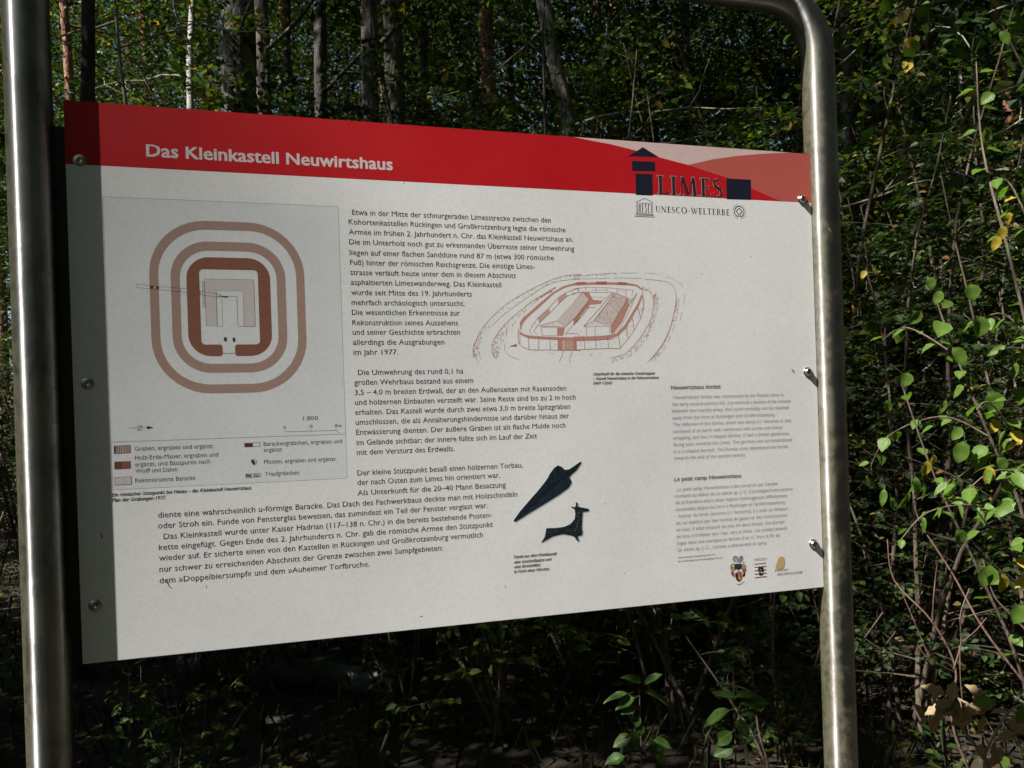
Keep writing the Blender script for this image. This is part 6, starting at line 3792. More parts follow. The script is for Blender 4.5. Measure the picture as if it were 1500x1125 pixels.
6704,1183 6769,1269 6802,1408 6964,1401 7111,1411 7217,1450 7293,1524 7307,1613 7297,1683 7237,1720 7248,1732 7300,1720 7322,1741 7320,1791 7347,1795 7359,1759 7349,1729 7406,1710 7490,1691 7543,1678 7553,1647 7520,1629 7467,1632 7439,1620 7427,1525 7415,1366 7428,1302 7411,1247 7340,1236 7359,1151 7329,1157 7273,1237 7210,1261 7085,1290 6981,1278 6897,1260 6812,1221 6739,1187
@finds_picture;bronze;0
6694,1192 6759,1278 6792,1417 6954,1410 7100,1420 7207,1458 7283,1533 7297,1621 7287,1691 7227,1729 7238,1740 7290,1729 7312,1750 7310,1799 7337,1804 7349,1767 7339,1738 7396,1719 7480,1699 7533,1686 7542,1656 7510,1638 7457,1641 7429,1629 7417,1534 7405,1375 7417,1310 7400,1256 7330,1245 7348,1160 7319,1166 7263,1246 7200,1270 7075,1299 6970,1286 6887,1269 6802,1229 6729,1195
@finds_picture;bronze_light;0
7336,1641 7370,1642 7371,1620 7337,1617
7325,1582 7359,1583 7360,1561 7326,1558
7336,1521 7370,1523 7371,1501 7337,1497
7317,1473 7351,1474 7352,1452 7318,1449
7304,1410 7338,1412 7339,1390 7305,1386
7271,1356 7304,1358 7306,1336 7272,1332
@crest_row;steelblue;0
10165,662 10197,702 10239,704 10274,669 10285,620 10271,578 10211,589 10176,618
10286,663 10324,697 10360,695 10380,656 10375,613 10331,574 10283,567
@crest_row;sheetgrey;0
10207,658 10240,661 10254,601 10237,571
@crest_row;crimson;0
10125,548 10180,580 10209,551 10201,488 10157,449 10116,474
@crest_row;olive;0
10342,541 10403,546 10435,501 10424,459 10375,441 10334,488
10141,503 10207,498 10211,444 10157,427 10127,451
@crest_row;crimson;0
10351,465 10424,459 10435,426 10397,386 10349,411
10127,441 10187,425 10196,360 10159,342 10131,387
@crest_row;darkgreen;0
10198,563 10343,557 10345,455 10279,481 10200,456
@crest_row;bronze;0
10231,496 10316,489 10302,453 10254,451
@crest_row;palepink;0
10155,556 10197,552 10190,505 10154,513
@crest_row;ink;0
10355,550 10404,578 10386,585 10368,571
@crest_row;verdigris_light;0
10367,399 10409,385 10395,332 10358,325
@crest_row;steelblue;0
10154,364 10201,317 10197,371
@crest_row;orange;0
10204,402 10278,439 10337,412 10362,346 10332,273 10282,240 10235,271 10207,338
@crest_row;ink;0
10203,391 10258,398 10262,333 10295,266 10270,247 10230,282
@crest_row;crimson;0
10276,407 10325,408 10311,361 10275,375
10293,352 10347,358 10327,306 10285,299
@crest_row;yellow;0
10262,333 10310,329 10296,287 10272,284
@crest_row;crimson;0
10592,531 10591,518 10825,521 10826,536
10593,466 10593,479 10830,479 10829,463
10593,404 10594,418 10830,419 10829,403
10594,343 10595,358 10830,360 10830,343
10596,283 10596,298 10832,299 10831,284
@crest_row;ink;0
10662,439 10676,476 10706,479 10718,456 10743,470 10773,457 10766,420 10783,397 10751,367 10762,323 10706,317 10670,336 10690,372 10660,391
@crest_row;sheetgrey;0
10693,437 10717,429 10731,406 10710,414
10697,382 10740,389 10745,357 10720,353 10715,370
@crest_row;steelblue;0
10661,407 10691,399 10690,372 10663,380
@crest_row;sand;0
11019,404 11015,453 11042,506 11069,569 11096,610 11147,622 11196,597 11209,547 11203,471 11176,418 11151,399
@crest_row;ink;6
10244,197 10244,216 10257,198 10258,216
10272,190 10271,208 10284,190 10286,208
10299,195 10298,213 10311,195 10313,213
10326,209 10325,227 10338,209 10340,227
10355,225 10354,244 10367,225 10369,243
'''
PR = Print()
cur = None
for ln in PRINT_SHAPES.strip().split('\n'):
    if ln[0] == '@':
        o_, c_, w_ = ln[1:].split(';'); cur = (o_, c_, int(w_) / 10000.0); continue
    pts = [tuple(int(v) / 10000.0 for v in t.split(',')) for t in ln.split(' ')]
    if cur[2] == 0:
        if len(pts) > 2 and pts[0] == pts[-1]: pts = pts[:-1]
        PR.poly(cur[0], cur[1], pts)
    else:
        # ribbon with mitred joints
        P2 = [Vector(p) for p in pts]
        P2 = [p for i, p in enumerate(P2) if i == 0 or (p - P2[i - 1]).length > 1e-5]
        if len(P2) < 2: continue
        closed = (P2[0] - P2[-1]).length < 1e-5 and len(P2) > 3
        hw = cur[2] / 2; A = []; B = []
        nP = len(P2)
        for i in range(nP):
            if closed: p = P2[i - 1] if i else P2[-2]; q = P2[i + 1] if i < nP - 1 else P2[1]
            else: p = P2[max(i - 1, 0)]; q = P2[min(i + 1, nP - 1)]
            d1 = (P2[i] - p); d2 = (q - P2[i])
            if d1.length < 1e-7: d1 = d2
            if d2.length < 1e-7: d2 = d1
            d1 = d1.normalized(); d2 = d2.normalized(); n1 = Vector((-d1.y, d1.x)); n2 = Vector((-d2.y, d2.x)); nn = n1 + n2
            if nn.length < 0.3: nn = n1
            nn.normalize(); mt = hw / max(0.5, nn.dot(n1)); A.append(P2[i] + nn * mt); B.append(P2[i] - nn * mt)
        for i in range(nP - 1): PR.poly(cur[0], cur[1], [tuple(A[i]), tuple(B[i]), tuple(B[i + 1]), tuple(A[i + 1])])
LAYER = dict(header_band=1, plan_sheet=1, plan_frame=2, plan_drawing=2, plan_legend=2, frontier_logo=2, heritage_emblem=2, heritage_lettering=2, fort_drawing=2, finds_picture=2, crest_row=2)
for oname, items in PR.d.items():
    V = []; F = []; mi = []; mats = []; base = LAYER[oname] * 2.0e-5
    step = 6e-6 if len(items) < 60 else 2.5e-6
    for q, (cname, pts) in enumerate(items):
        key = M['p_' + cname]
        if key not in mats: mats.append(key)
        y = -base - (q % 24 if len(items) > 60 else q) * step if oname != 'header_band' else -base
        if cname in ('graphite',) : y -= 4e-5
        if oname == 'frontier_logo' and cname == 'ink': y -= 1.2e-4
        i0 = len(V)
        # face the camera (-y): counter-clockwise seen from -y
        area = sum(pts[i][0] * pts[(i + 1) % len(pts)][1] - pts[(i + 1) % len(pts)][0] * pts[i][1] for i in range(len(pts)))
        if area < 0: pts = pts[::-1]
        for x, z in pts: V.append((x - 0.6, y - 0.006, PZ + z))
        F.append(list(range(i0, i0 + len(pts)))); mi.append(mats.index(key))
    o = link(oname, mesh_py(oname, V, F, mats, midx=mi), board)

# scratches and a stuck speck on the face
V = []; F = []
for pts_, wd_ in (([(112, 103), (113.5, 98), (117, 94.5)], 1.0), ([(110, 106), (112, 101)], .8), ([(163, 95), (163, 91)], .5), ([(156, 103.5), (157.5, 101)], .8), ([(1148, 393), (1151, 390), (1153, 386)], 1.6), ([(1148.5, 391), (1153, 389)], 1.2), ([(28, 180), (30, 172)], 1.4), ([(606, 55), (609, 52)], .9), ([(812, 58), (814, 56.5)], .8), ([(640, 610), (641.5, 609)], .9), ([(236, 735), (237, 732)], .9), ([(470, 20), (473, 19)], 1.2), ([(975, 560), (977, 559)], 1.0), ([(880, 420), (881.5, 418)], .9), ([(1075, 455), (1076, 454)], 1.0)):
    for (xa, za), (xb, zb) in zip(pts_, pts_[1:]):
        d_ = Vector((xb - xa, zb - za)).normalized(); n_2 = Vector((-d_.y, d_.x)) * wd_ / 2; i0 = len(V)
        V += [((xa + n_2.x) / 1000 - .6, -.00016 - .006, (za + n_2.y) / 1000 + PZ), ((xa - n_2.x) / 1000 - .6, -.00016 - .006, (za - n_2.y) / 1000 + PZ), ((xb - n_2.x) / 1000 - .6, -.00016 - .006, (zb - n_2.y) / 1000 + PZ), ((xb + n_2.x) / 1000 - .6, -.00016 - .006, (zb + n_2.y) / 1000 + PZ)]
        F.append((i0, i0 + 1, i0 + 2, i0 + 3))
link('scratch_marks', mesh_py('scratch_marks', V, F, M['p_darkbrown']), board)

# text, set from the built-in font; each block is one flat print
FONTC = bpy.data.curves.new('lettering', 'FONT'); FONTC.resolution_u = 2
FO = bpy.data.objects.new('lettering', FONTC); col.objects.link(FO)
STY = dict(body=('body_text', 'ink', 0.0079, 0.0, 0), title=('title_text', 'titlewhite', 0.0168, 0.0007, 0), cap=('caption_text', 'ink', 0.0050, 0.00011, 0.22), leg=('legend_text', 'legendgrey', 0.0060, 0.0, 0), sc=('legend_text', 'legendgrey', 0.0042, 0.0001, 0),
           head=('translation_heading', 'ink', 0.0070, 0.0002, 0), small=('translation_text', 'textgrey', 0.0060, 0.0, 0), tiny=('credit_text', 'steelblue', 0.0032, 0.0, 0), hes=('crest_lettering', 'steelblue', 0.0048, 0.0, 0), ha=('crest_lettering', 'brown', 0.0046, 0.0, 0), ARCH=('crest_lettering', 'navy', 0.0044, 0.0, 0))
blocks = {}
for ln in PRINT_TEXT.strip().split('\n'):
    st, x, z, wd, txt = ln.split('|'); x = float(x) / 1000; z = float(z) / 1000; wd = float(wd) / 1000
    bname, colr, cap, off, shear = STY[st]
    FONTC.body = txt; FONTC.shear = 0
    bpy.context.view_layer.update()
    me = FO.evaluated_get(bpy.context.evaluated_depsgraph_get()).to_mesh()
    nv = len(me.vertices); co = np.empty(nv * 3, np.float32); me.vertices.foreach_get('co', co); co = co.reshape(-1, 3).astype(float)
    me.calc_loop_triangles(); tri = np.empty(len(me.loop_triangles) * 3, np.int32); me.loop_triangles.foreach_get('vertices', tri); tri = tri.reshape(-1, 3)
    FO.evaluated_get(bpy.context.evaluated_depsgraph_get()).to_mesh_clear()
    X = co[:, 0]; Y = co[:, 1]
    # taller lower case, as in the board's typeface
    xh, ch, k_ = 0.449, 0.682, 1.13
    Y = np.where(Y < 0, Y, np.where(Y < xh, Y * k_, xh * k_ + (Y - xh) * (ch - xh * k_) / (ch - xh)))
    X = (X - X.min()) / (X.max() - X.min()) * wd
    Y = Y / ch * cap
    X = X + Y * shear
    P3 = np.stack([X + x - 0.6, np.full(nv, -9e-5 - 0.006), Y + z + PZ], 1)
    v = P3[tri]; nrm = np.cross(v[:, 1] - v[:, 0], v[:, 2] - v[:, 0])[:, 1]
    big = np.abs(nrm) > 2e-10; tri = tri[big]; nrm = nrm[big]
    tri[nrm > 0] = tri[nrm > 0][:, ::-1]
    if st in ('cap',): bname = {0: 'plan_caption', 1: 'finds_caption', 2: 'drawing_caption'}[0 if x < 0.3 else 1 if x < 0.7 else 2]
    b_ = blocks.setdefault(bname, dict(V=[], F=[], mi=[], mats=[], n=0))
    if M['p_' + colr] not in b_['mats']: b_['mats'].append(M['p_' + colr])
    reps = [(0, 0)] if off == 0 else [(-off, 0), (0, 0), (off, 0)] if off < 5e-4 else [(dx, dz) for dx in (-off, 0, off) for dz in (-off * .45, off * .45)]
    for q, (dx, dz) in enumerate(reps):
        b_['V'].append(P3 + np.array([dx, -q * 3e-6, dz])); b_['F'].append(tri + b_['n']); b_['mi'] += [b_['mats'].index(M['p_' + colr])] * len(tri); b_['n'] += nv
bpy.data.objects.remove(FO)
for bname, b_ in blocks.items():
    link(bname, mesh_np(bname, np.concatenate(b_['V']), np.concatenate(b_['F']), b_['mats'], midx=b_['mi']), board)

# ================================================================== VEGETATION
rng = np.random.default_rng(7)
def unit(v): return v / (np.linalg.norm(v, axis=-1, keepdims=True) + 1e-9)
def leaf_arrays(P, D, U, L, W=0.62, kind='mid'):
    """leaf blades: P base, D direction of the midrib, U rough upward normal, L length -> vertices, quads"""
    P = np.asarray(P); D = unit(np.asarray(D)); U = np.asarray(U); S = unit(np.cross(D, U)); Nn = np.cross(S, D); L = np.asarray(L)[:, None]
    w_ = L * W * 0.5
    if kind == 'quad':
        V = np.stack([P, P + D * L * .5 - S * w_, P + D * L, P + D * L * .45 + S * w_], 1)
        n = len(P); F = np.arange(n * 4).reshape(n, 4)
        return V.reshape(-1, 3), F
    V = np.stack([P, P + D * L * .32 - S * w_ + Nn * w_ * .25, P + D * L * .72 - S * w_ * .68 + Nn * w_ * .05, P + D * L - Nn * L * .12,
                  P + D * L * .72 + S * w_ * .68 + Nn * w_ * .05, P + D * L * .32 + S * w_ + Nn * w_ * .25], 1)
    n = len(P); b_ = np.arange(n)[:, None] * 6
    F = np.concatenate([b_ + np.array([0, 1, 2, 3]), b_ + np.array([0, 3, 4, 5])], 0)
    return V.reshape(-1, 3), F

def shrub_arrays(seed, H, spread, nst, leafL, nbr, ntw, per, droop=0.25, bare=0.0, W=0.62, lite=False):
    g = np.random.default_rng(seed); tb = Tubes(); P = []; D = []; U = []; Ls = []
    def curve(p0, d0, ln, k, up, wob):
        pts = [p0]; d = d0 / np.linalg.norm(d0)
        for _ in range(k):
            d = d + np.array([0, 0, up]) + g.normal(0, wob, 3); d /= np.linalg.norm(d); pts.append(pts[-1] + d * ln / k)
        return np.array(pts)
    for s in range(nst):
        az = g.uniform(0, 2 * PI); tl = g.uniform(.05, .4) * spread
        d = np.array([math.cos(az) * tl, math.sin(az) * tl, 1]); h = H * g.uniform(.65, 1)
        st = curve(np.array([g.normal(0, .07), g.normal(0, .07), -.05]), d, h, 10, .02, .07)
        r0 = .004 + h * .0042; tb.add(st, np.linspace(r0, .003, 11), 4 if lite else 5)
        for bi in range(nbr):
            t = .12 + .86 * (bi + g.random()) / nbr; x = t * 10; i = min(int(x), 9); p = st[i] + (st[i + 1] - st[i]) * (x - i)
            a2 = g.uniform(0, 2 * PI); bl = h * g.uniform(.16, .34) * (1.15 - .75 * t) * spread
            br = curve(p, np.array([math.cos(a2), math.sin(a2), g.uniform(.15, .8)]), bl, 5, -.03 * droop, .12)
            if lite: tb.add(br[[0, 2, 5]], [max(.0022, r0 * .4 * (1 - t)), .002, .0012], 3)
            else: tb.add(br, np.linspace(max(.0022, r0 * .4 * (1 - t)), .0012, 6), 3)
            for ti in range(ntw):
                t2 = .2 + .8 * (ti + g.random()) / ntw; x2 = t2 * 5; i2 = min(int(x2), 4); q = br[i2] + (br[i2 + 1] - br[i2]) * (x2 - i2)
                bd = br[i2 + 1] - br[i2]; bd = bd / np.linalg.norm(bd); side = np.cross(bd, [0, 0, 1]); side /= np.linalg.norm(side) + 1e-6
                td = bd * .6 + side * (1 if ti % 2 else -1) * g.uniform(.5, 1) + g.normal(0, .2, 3)
                tl2 = g.uniform(.08, .2) * (.6 + H * .12); tw = curve(q, td, tl2, 2, -.05, .1)
                if ti % 2 == 0 and not lite: tb.add(tw, [.0014, .001, .0008], 3)
                if g.random() < bare: continue
                tdir = unit(tw[-1] - tw[0]); ts = np.cross(tdir, [0, 0, 1]); ts /= np.linalg.norm(ts) + 1e-6
                for li in range(per):
                    u = (li + .5) / per; pp = tw[0] + (tw[-1] - tw[0]) * u
                    P.append(pp); sg = 1 if li % 2 else -1
                    D.append(tdir * g.uniform(.3, .9) + ts * sg * g.uniform(.5, 1.1) + np.array([0, 0, -droop * g.uniform(0, 2)]) + g.normal(0, .2, 3))
                    U.append(np.array([g.normal(0, .75), g.normal(0, .75), 1])); Ls.append(leafL * g.uniform(.55, 1.15))
    LV, LF = leaf_arrays(np.array(P), np.array(D), np.array(U), np.array(Ls), W, 'quad' if lite else 'mid')
    return np.concatenate(tb.V), np.concatenate(tb.F), LV, LF

def xform(V, loc, rz, s, lean=(0, 0)):
    c_, s_ = math.cos(rz), math.sin(rz)
    X = V[:, 0] * c_ - V[:, 1] * s_; Y = V[:, 0] * s_ + V[:, 1] * c_
    return np.stack([X * s + loc[0] + V[:, 2] * lean[0] * s, Y * s + loc[1] + V[:, 2] * lean[1] * s, V[:, 2] * s + loc[2]], 1)

PROTO = dict(
    small=shrub_arrays(11, 1.1, 1.1, 6, .050, 6, 4, 5),
    hazel=shrub_arrays(12, 2.6, 1.0, 6, .062, 12, 5, 5),
    alder=shrub_arrays(13, 3.6, .85, 5, .048, 18, 6, 6),
    sapling=shrub_arrays(14, 5.6, .60, 3, .055, 34, 7, 6),
    maple=shrub_arrays(15, 5.0, .75, 3, .070, 30, 6, 5, W=.8),
    bare=shrub_arrays(16, 3.4, .9, 6, .034, 16, 6, 4, bare=.6),
    lsap=shrub_arrays(24, 6.2, .55, 3, .060, 34, 8, 7, lite=True),
    lmap=shrub_arrays(25, 5.4, .75, 3, .075, 30, 7, 6, W=.8, lite=True),
    lald=shrub_arrays(23, 3.8, .85, 5, .055, 18, 7, 6, lite=True),
)
class Mass:
    def __init__(s): s.SV = []; s.SF = []; s.LV = []; s.LF = []; s.MI = []; s.n = 0; s.m = 0
    def put(s, key, loc, rz, sc_, lean=(0, 0), mi=0):
        a, b_, c_, d_ = PROTO[key]
        s.SV.append(xform(a, loc, rz, sc_, lean)); s.SF.append(b_ + s.n); s.n += len(a)
        s.LV.append(xform(c_, loc, rz, sc_, lean)); s.LF.append(d_ + s.m); s.m += len(c_); s.MI.append(np.full(len(d_), mi))

# ---- the undergrowth beyond the first row: one mass nobody could count
um = Mass(); g = np.random.default_rng(21)
placed = []
def try_put(key, px, d, sc_, mi):
    p = ground_at(px, d); um.put(key, (p.x, p.y, p.z), g.uniform(0, 6.28), sc_, (g.normal(0, .06), g.normal(0, .06)), 1 if (d < 5 and px > 1250) else mi)  # near right undergrowth takes dark leaves to stand in for shade
rows = [
    (3.8, 4.8, 7, ['small', 'small', 'hazel'], 150, 1250),
    (3.4, 4.6, 5, ['alder', 'hazel', 'alder'], 1330, 1900),
    (4.8, 6.2, 12, ['hazel', 'alder', 'hazel', 'alder'], 400, 1900),
    (5.5, 7.5, 20, ['alder', 'sapling', 'maple', 'sapling', 'alder'], 380, 1900),
    (5.5, 9.0, 9, ['bare', 'bare', 'alder'], -250, 315),
    (7.5, 11., 38, ['lsap', 'lmap', 'lsap', 'lald'], 330, 2000),
    (8., 12., 14, ['bare', 'lald', 'lsap'], -400, 360),
    (11., 15., 36, ['lsap', 'lmap', 'lsap', 'lald'], -500, 2100),
]
for (d0, d1, n_, keys, px0, px1) in rows:
    for i in range(n_):
        px = px0 + (px1 - px0) * (i + g.uniform(.1, .9)) / n_
        kk = keys[int(g.integers(len(keys)))]
        try_put(kk, px, g.uniform(d0, d1), g.uniform(.8, 1.2), {'bare': 2, 'maple': 0, 'hazel': 0, 'lmap': 0}.get(kk, int(g.integers(2))))
og = empty('woodland_undergrowth'); 
me = mesh_np('undergrowth_stems', np.concatenate(um.SV), np.concatenate(um.SF), M['twig'], True)
uo = link('woodland_undergrowth_stems', me); tag(uo, 'thin stems and bare twigs of the dense undergrowth', None, None, 'stuff')
uo2 = link('woodland_undergrowth', mesh_np('undergrowth_leaves', np.concatenate(um.LV), np.concatenate(um.LF), [M['leaf'], M['leaf_dark'], M['leaf_grey']], False, midx=np.concatenate(um.MI)))
tag(uo2, 'dense leafy undergrowth filling the wood behind the board', None, None, 'stuff')
bpy.data.objects.remove(og)

# ---- far woodland: clustered sprays of foliage
def spray_mass(name, boxes, seed, mats, leafL):
    g = np.random.default_rng(seed); VV = []; FF = []; MI = []; n = 0
    for (x0, x1, y0, y1, z0, z1, nc, per, rad, mi, *fs) in boxes:
        C_ = np.stack([g.uniform(x0, x1, nc), g.uniform(y0, y1, nc), g.uniform(z0, z1, nc)], 1)
        P = (C_[:, None, :] + g.normal(0, 1, (nc, per, 3)) * np.array([rad, rad, rad * .35]) ).reshape(-1, 3)
        P[:, 2] = np.maximum(P[:, 2], .02)
        k_ = len(P); az = g.uniform(0, 6.28, k_)
        D = np.stack([np.cos(az), np.sin(az), g.normal(-.3, .4, k_)], 1); tl_ = 1.6 if fs else .9; U = np.stack([g.normal(0, tl_, k_), g.normal(0, tl_, k_), np.ones(k_)], 1)
        V, F = leaf_arrays(P, D, U, (fs[0] if fs else 1) * leafL * g.uniform(.6, 1.3, k_), .6, 'quad')
        VV.append(V); FF.append(F + n); n += len(V); MI.append(np.full(len(F), mi))
    return mesh_np(name, np.concatenate(VV), np.concatenate(FF), mats, False, midx=np.concatenate(MI))
fw = link('distant_wood_foliage', spray_mass('distant_wood_foliage', [(-14, 28, 14, 24, 0, 15, 2600, 34, .42, 1), (-12, 24, 12, 20, 2, 12, 1500, 34, .38, 0), (-12, 4, 11, 18, 1, 11, 900, 30, .4, 2), (-24, 48, 27, 40, 0, 28, 4200, 22, .9, 1, 4.0), (-34, 30, -32, -17, 0, 12, 1700, 22, .9, 1, 4.0), (17, 30, -17, 10, 0, 11, 700, 22, .9, 1, 4.0), (-36, -22, -16, 8, 0, 7, 500, 22, .8, 1, 4.0)], 31, [M['leaf'], M['leaf_dark'], M['leaf_grey']], .10))  # boxes outside the view are added to cut ambient light
tag(fw, 'distant foliage between the trunks, with unseen banks added to dim the light', None, None, 'stuff')
# far trunks that read as one mass
tb = Tubes(); g = np.random.default_rng(33)
for i in range(70):
    px = g.uniform(-500, 2000); d = g.uniform(17, 42); p = ground_at(px, d); r0 = g.uniform(.07, .17); h = g.uniform(10, 16); lx, ly = g.normal(0, .02, 2)
    zz = np.linspace(-.2, h, 7); tb.add(np.stack([p.x + zz * lx + g.normal(0, .04, 7), p.y + zz * ly, p.z + zz], 1), np.linspace(r0, r0 * .5, 7), 7)
ft = link('distant_trunks', tb.mesh('distant_trunks', M['bark_pine'])); tag(ft, 'slender trunks far back in the wood', None, None, 'stuff')

# ---- trees one can tell apart
crownV = spray_mass('tree_crown', [(-2.6, 2.6, -2.6, 2.6, -1.8, 2.6, 170, 26, .38, 0)], 41, [M['leaf']], .15)
crownD = spray_mass('tree_crown', [(-2.4, 2.4, -2.4, 2.4, -1.5, 3.2, 190, 26, .32, 0)], 42, [M['leaf_dark']], .13)
crownF = spray_mass('tree_crown', [(-2.3, 2.3, -2.3, 2.3, -2.0, 2.0, 230, 36, .26, 0)], 43, [M['leaf']], .085)
crownG = spray_mass('tree_crown', [(-2.3, 2.3, -2.3, 2.3, -2.0, 2.0, 230, 36, .26, 0)], 44, [M['leaf_dark']], .08)
def tree(name, label, px, d, width_px, mat, h=11, lean=0.0, lean2=0.0, bend=0.0, crown='leaf', seed=1, dead=0, branches=3, cat='tree', group=None, fork=False, knots=True, at_py=90, crown_z=None, crown_off=(0, 0)):
    g = np.random.default_rng(seed)
    base = ground_at(px, d); top_h = CAM.z + d * (622.9 - at_py) / 1130
    # shift the foot so that the trunk passes the wanted point at that height, then leans
    pt = at(px, at_py, d); base = Vector((pt.x - lean * top_h, pt.y - lean2 * top_h, 0)); base.z = ground_z(base.x, base.y)
    r0 = width_px / 1130 * d / 2
    root = empty(name, base); tag(root, label, cat, group)
    zz = np.linspace(-.25, h, 30)
    cx = lean * zz + bend * np.sin(zz * .9 + seed) + np.cumsum(g.normal(0, .006, 30)); cy = lean2 * zz + np.cumsum(g.normal(0, .006, 30))
    ref = np.interp(top_h, zz, cx) - lean * top_h; cx = cx - ref
    rad = r0 * (1 + .9 * np.exp(-np.maximum(zz, 0) * 3.5)) * np.interp(zz, [0, top_h, h], [1.12, 1, .45])
    tb = Tubes(); ctr = np.stack([cx, cy, zz], 1)
    k2 = 90; z2 = np.linspace(-.25, h, k2); c2 = np.stack([np.interp(z2, zz, cx), np.interp(z2, zz, cy), z2], 1); r2 = np.interp(z2, zz, rad) * (1 + .03 * g.standard_normal(k2))
    tb.add(c2, r2, 30 if width_px > 15 else 12, 0, g)
    sd_ = 30 if width_px > 15 else 12
    rid = g.standard_normal((k2 + 12, sd_)); rid = sum(rid[i:i + k2] for i in range(9)) / 3.0; rid += .5 * g.standard_normal((k2, sd_))
    Vt = tb.V[-1].reshape(k2, sd_, 3); Vt[:] = c2[:, None, :] + (Vt - c2[:, None, :]) * (1 + .035 * rid[..., None] + .04 * np.sin(np.arange(sd_) / sd_ * 6.28 * 3 + seed)[None, :, None])
    link('trunk', tb.mesh('trunk', mat), root)
    for b_ in range(branches):
        zb = g.uniform(top_h * .9, h * .8) if b_ else h * .6; az = g.uniform(0, 6.28); ln = g.uniform(1.2, 2.5)
        p0 = np.array([np.interp(zb, zz, cx), np.interp(zb, zz, cy), zb]); pts = [p0]; dd = np.array([math.cos(az), math.sin(az), .6])
        for _ in range(6): dd = dd + g.normal(0, .15, 3); dd /= np.linalg.norm(dd); pts.append(pts[-1] + dd * ln / 6)
        t_ = Tubes(); t_.add(pts, np.linspace(r0 * .35, r0 * .1, 7), 7, .05, g); link('branch', t_.mesh('branch', mat), root)
    if dead:
        for b_ in range(dead):
            t_ = Tubes()
            zb = g.uniform(1.2, min(h, top_h + 1.5)); az = g.uniform(0, 6.28); ln = g.uniform(.5, 1.6)
            p0 = np.array([np.interp(zb, zz, cx), np.interp(zb, zz, cy), zb]); pts = [p0]; dd = np.array([math.cos(az), math.sin(az), g.uniform(-.2, .3)])
            for _ in range(6):
                dd = dd + g.normal(0, .22, 3) + np.array([0, 0, -.04]); dd /= np.linalg.norm(dd); pts.append(pts[-1] + dd * ln / 6)
            t_.add(pts, np.linspace(.012, .003, 7), 4)
            for q in range(5):
                i = int(g.integers(1, 6)); tp = [pts[i]]; d3 = g.normal(0, 1, 3); 
                for _ in range(3): d3 = d3 + g.normal(0, .4, 3); d3 /= np.linalg.norm(d3); tp.append(tp[-1] + d3 * .13)
                t_.add(tp, [.005, .004, .003, .002], 3)
            link('dead_branch', t_.mesh('dead_branch', M['twig_pale']), root)
    if crown:
        me = {'leaf': crownV, 'dark': crownD}[crown]; cz = crown_z or h * .82
        o = link('crown', me, root, (np.interp(cz, zz, cx) + crown_off[0], np.interp(cz, zz, cy) + crown_off[1], cz)); o.rotation_euler = (0, 0, g.uniform(0, 6.28)); s_ = g.uniform(.9, 1.15); o.scale = (s_, s_, s_)
    return root

tree('beech_tree', 'thick grey trunk rising behind the red header, left of centre', 349, 7.2, 50, M['bark_grey'], 13, .012, 0, .02, 'leaf', 3, 3)
tree('slim_tree', 'dark slim trunk leaning beside the left steel post', 128, 5.2, 19, M['bark_dark'], 14, .03, 0, .04, 'leaf', 4, 2)
tree('oak_tree', 'dark ridged trunk just right of the thick grey trunk', 386, 7.8, 20, M['bark_oak'], 12, .01, 0, .02, 'dark', 5, 2)
tree('birch_tree', 'white birch trunk between the dark slim trunk and the thick grey one', 278, 9.5, 10, M['bark_birch'], 13, .01, 0, .06, 'leaf', 6, 2)
tree('pine_tree', 'reddish pine trunk next to the dark slim trunk at far left', 101, 11.5, 13, M['bark_pine'], 13, -.03, 0, .03, 'dark', 7, 9)
tree('dark_tree', 'shaded trunk in green leaves between the grey trunk and the trunk pair', 469, 9.0, 18, M['bark_dark'], 12, 0, 0, .03, 'leaf', 8)
tree('paired_tree', 'left trunk of the close pair above the middle of the header', 540, 6.7, 24, M['bark_oak'], 12, .005, 0, .015, 'dark', 9)
tree('paired_tree', 'right trunk of the close pair above the middle of the header', 577, 7.1, 27, M['bark_grey'], 12, .01, 0, .02, 'leaf', 10)
tree('pine_tree', 'dim reddish trunk half hidden by leaves right of the trunk pair', 713, 11, 20, M['bark_pine'], 13, -.01, 0, .03, 'dark', 11, 4)
tree('leaning_tree', 'trunk with a sunlit kink under the left end of the top bar', 812, 6.0, 20, M['bark_grey'], 11, -.10, 0, .10, 'leaf', 12, 2)
tree('oak_tree', 'dark trunk right behind the bend of the steel tube', 1240, 8.4, 19, M['bark_dark'], 12, 0, 0, .02, 'dark', 13, 3)
tree('pine_tree', 'thin red pine trunk seen close right of the steel bend', 1262, 13, 7, M['bark_pine'], 13, .0, 0, .03, 'dark', 14, 6)
tree('pine_tree', 'red pine trunk standing clear right of the steel bend', 1287, 15, 12, M['bark_pine'], 13, .01, 0, .05, 'dark', 15, 8)
tree('pine_tree', 'leaning red pine trunk near the upper right corner', 1470, 11, 12, M['bark_pine'], 13, -.05, 0, .06, 'dark', 16, 9)
tree('dead_tree', 'bare grey sapling with tangled twigs at the upper right', 1400, 6.0, 5, M['twig_pale'], 6, .02, 0, .1, None, 17, 30, 0)
tree('dead_tree', 'bare pale sapling with crooked twigs above the board corner at left', 178, 6.2, 5, M['twig_pale'], 6, .02, 0, .1, None, 18, 24, 0)
g = np.random.default_rng(77)
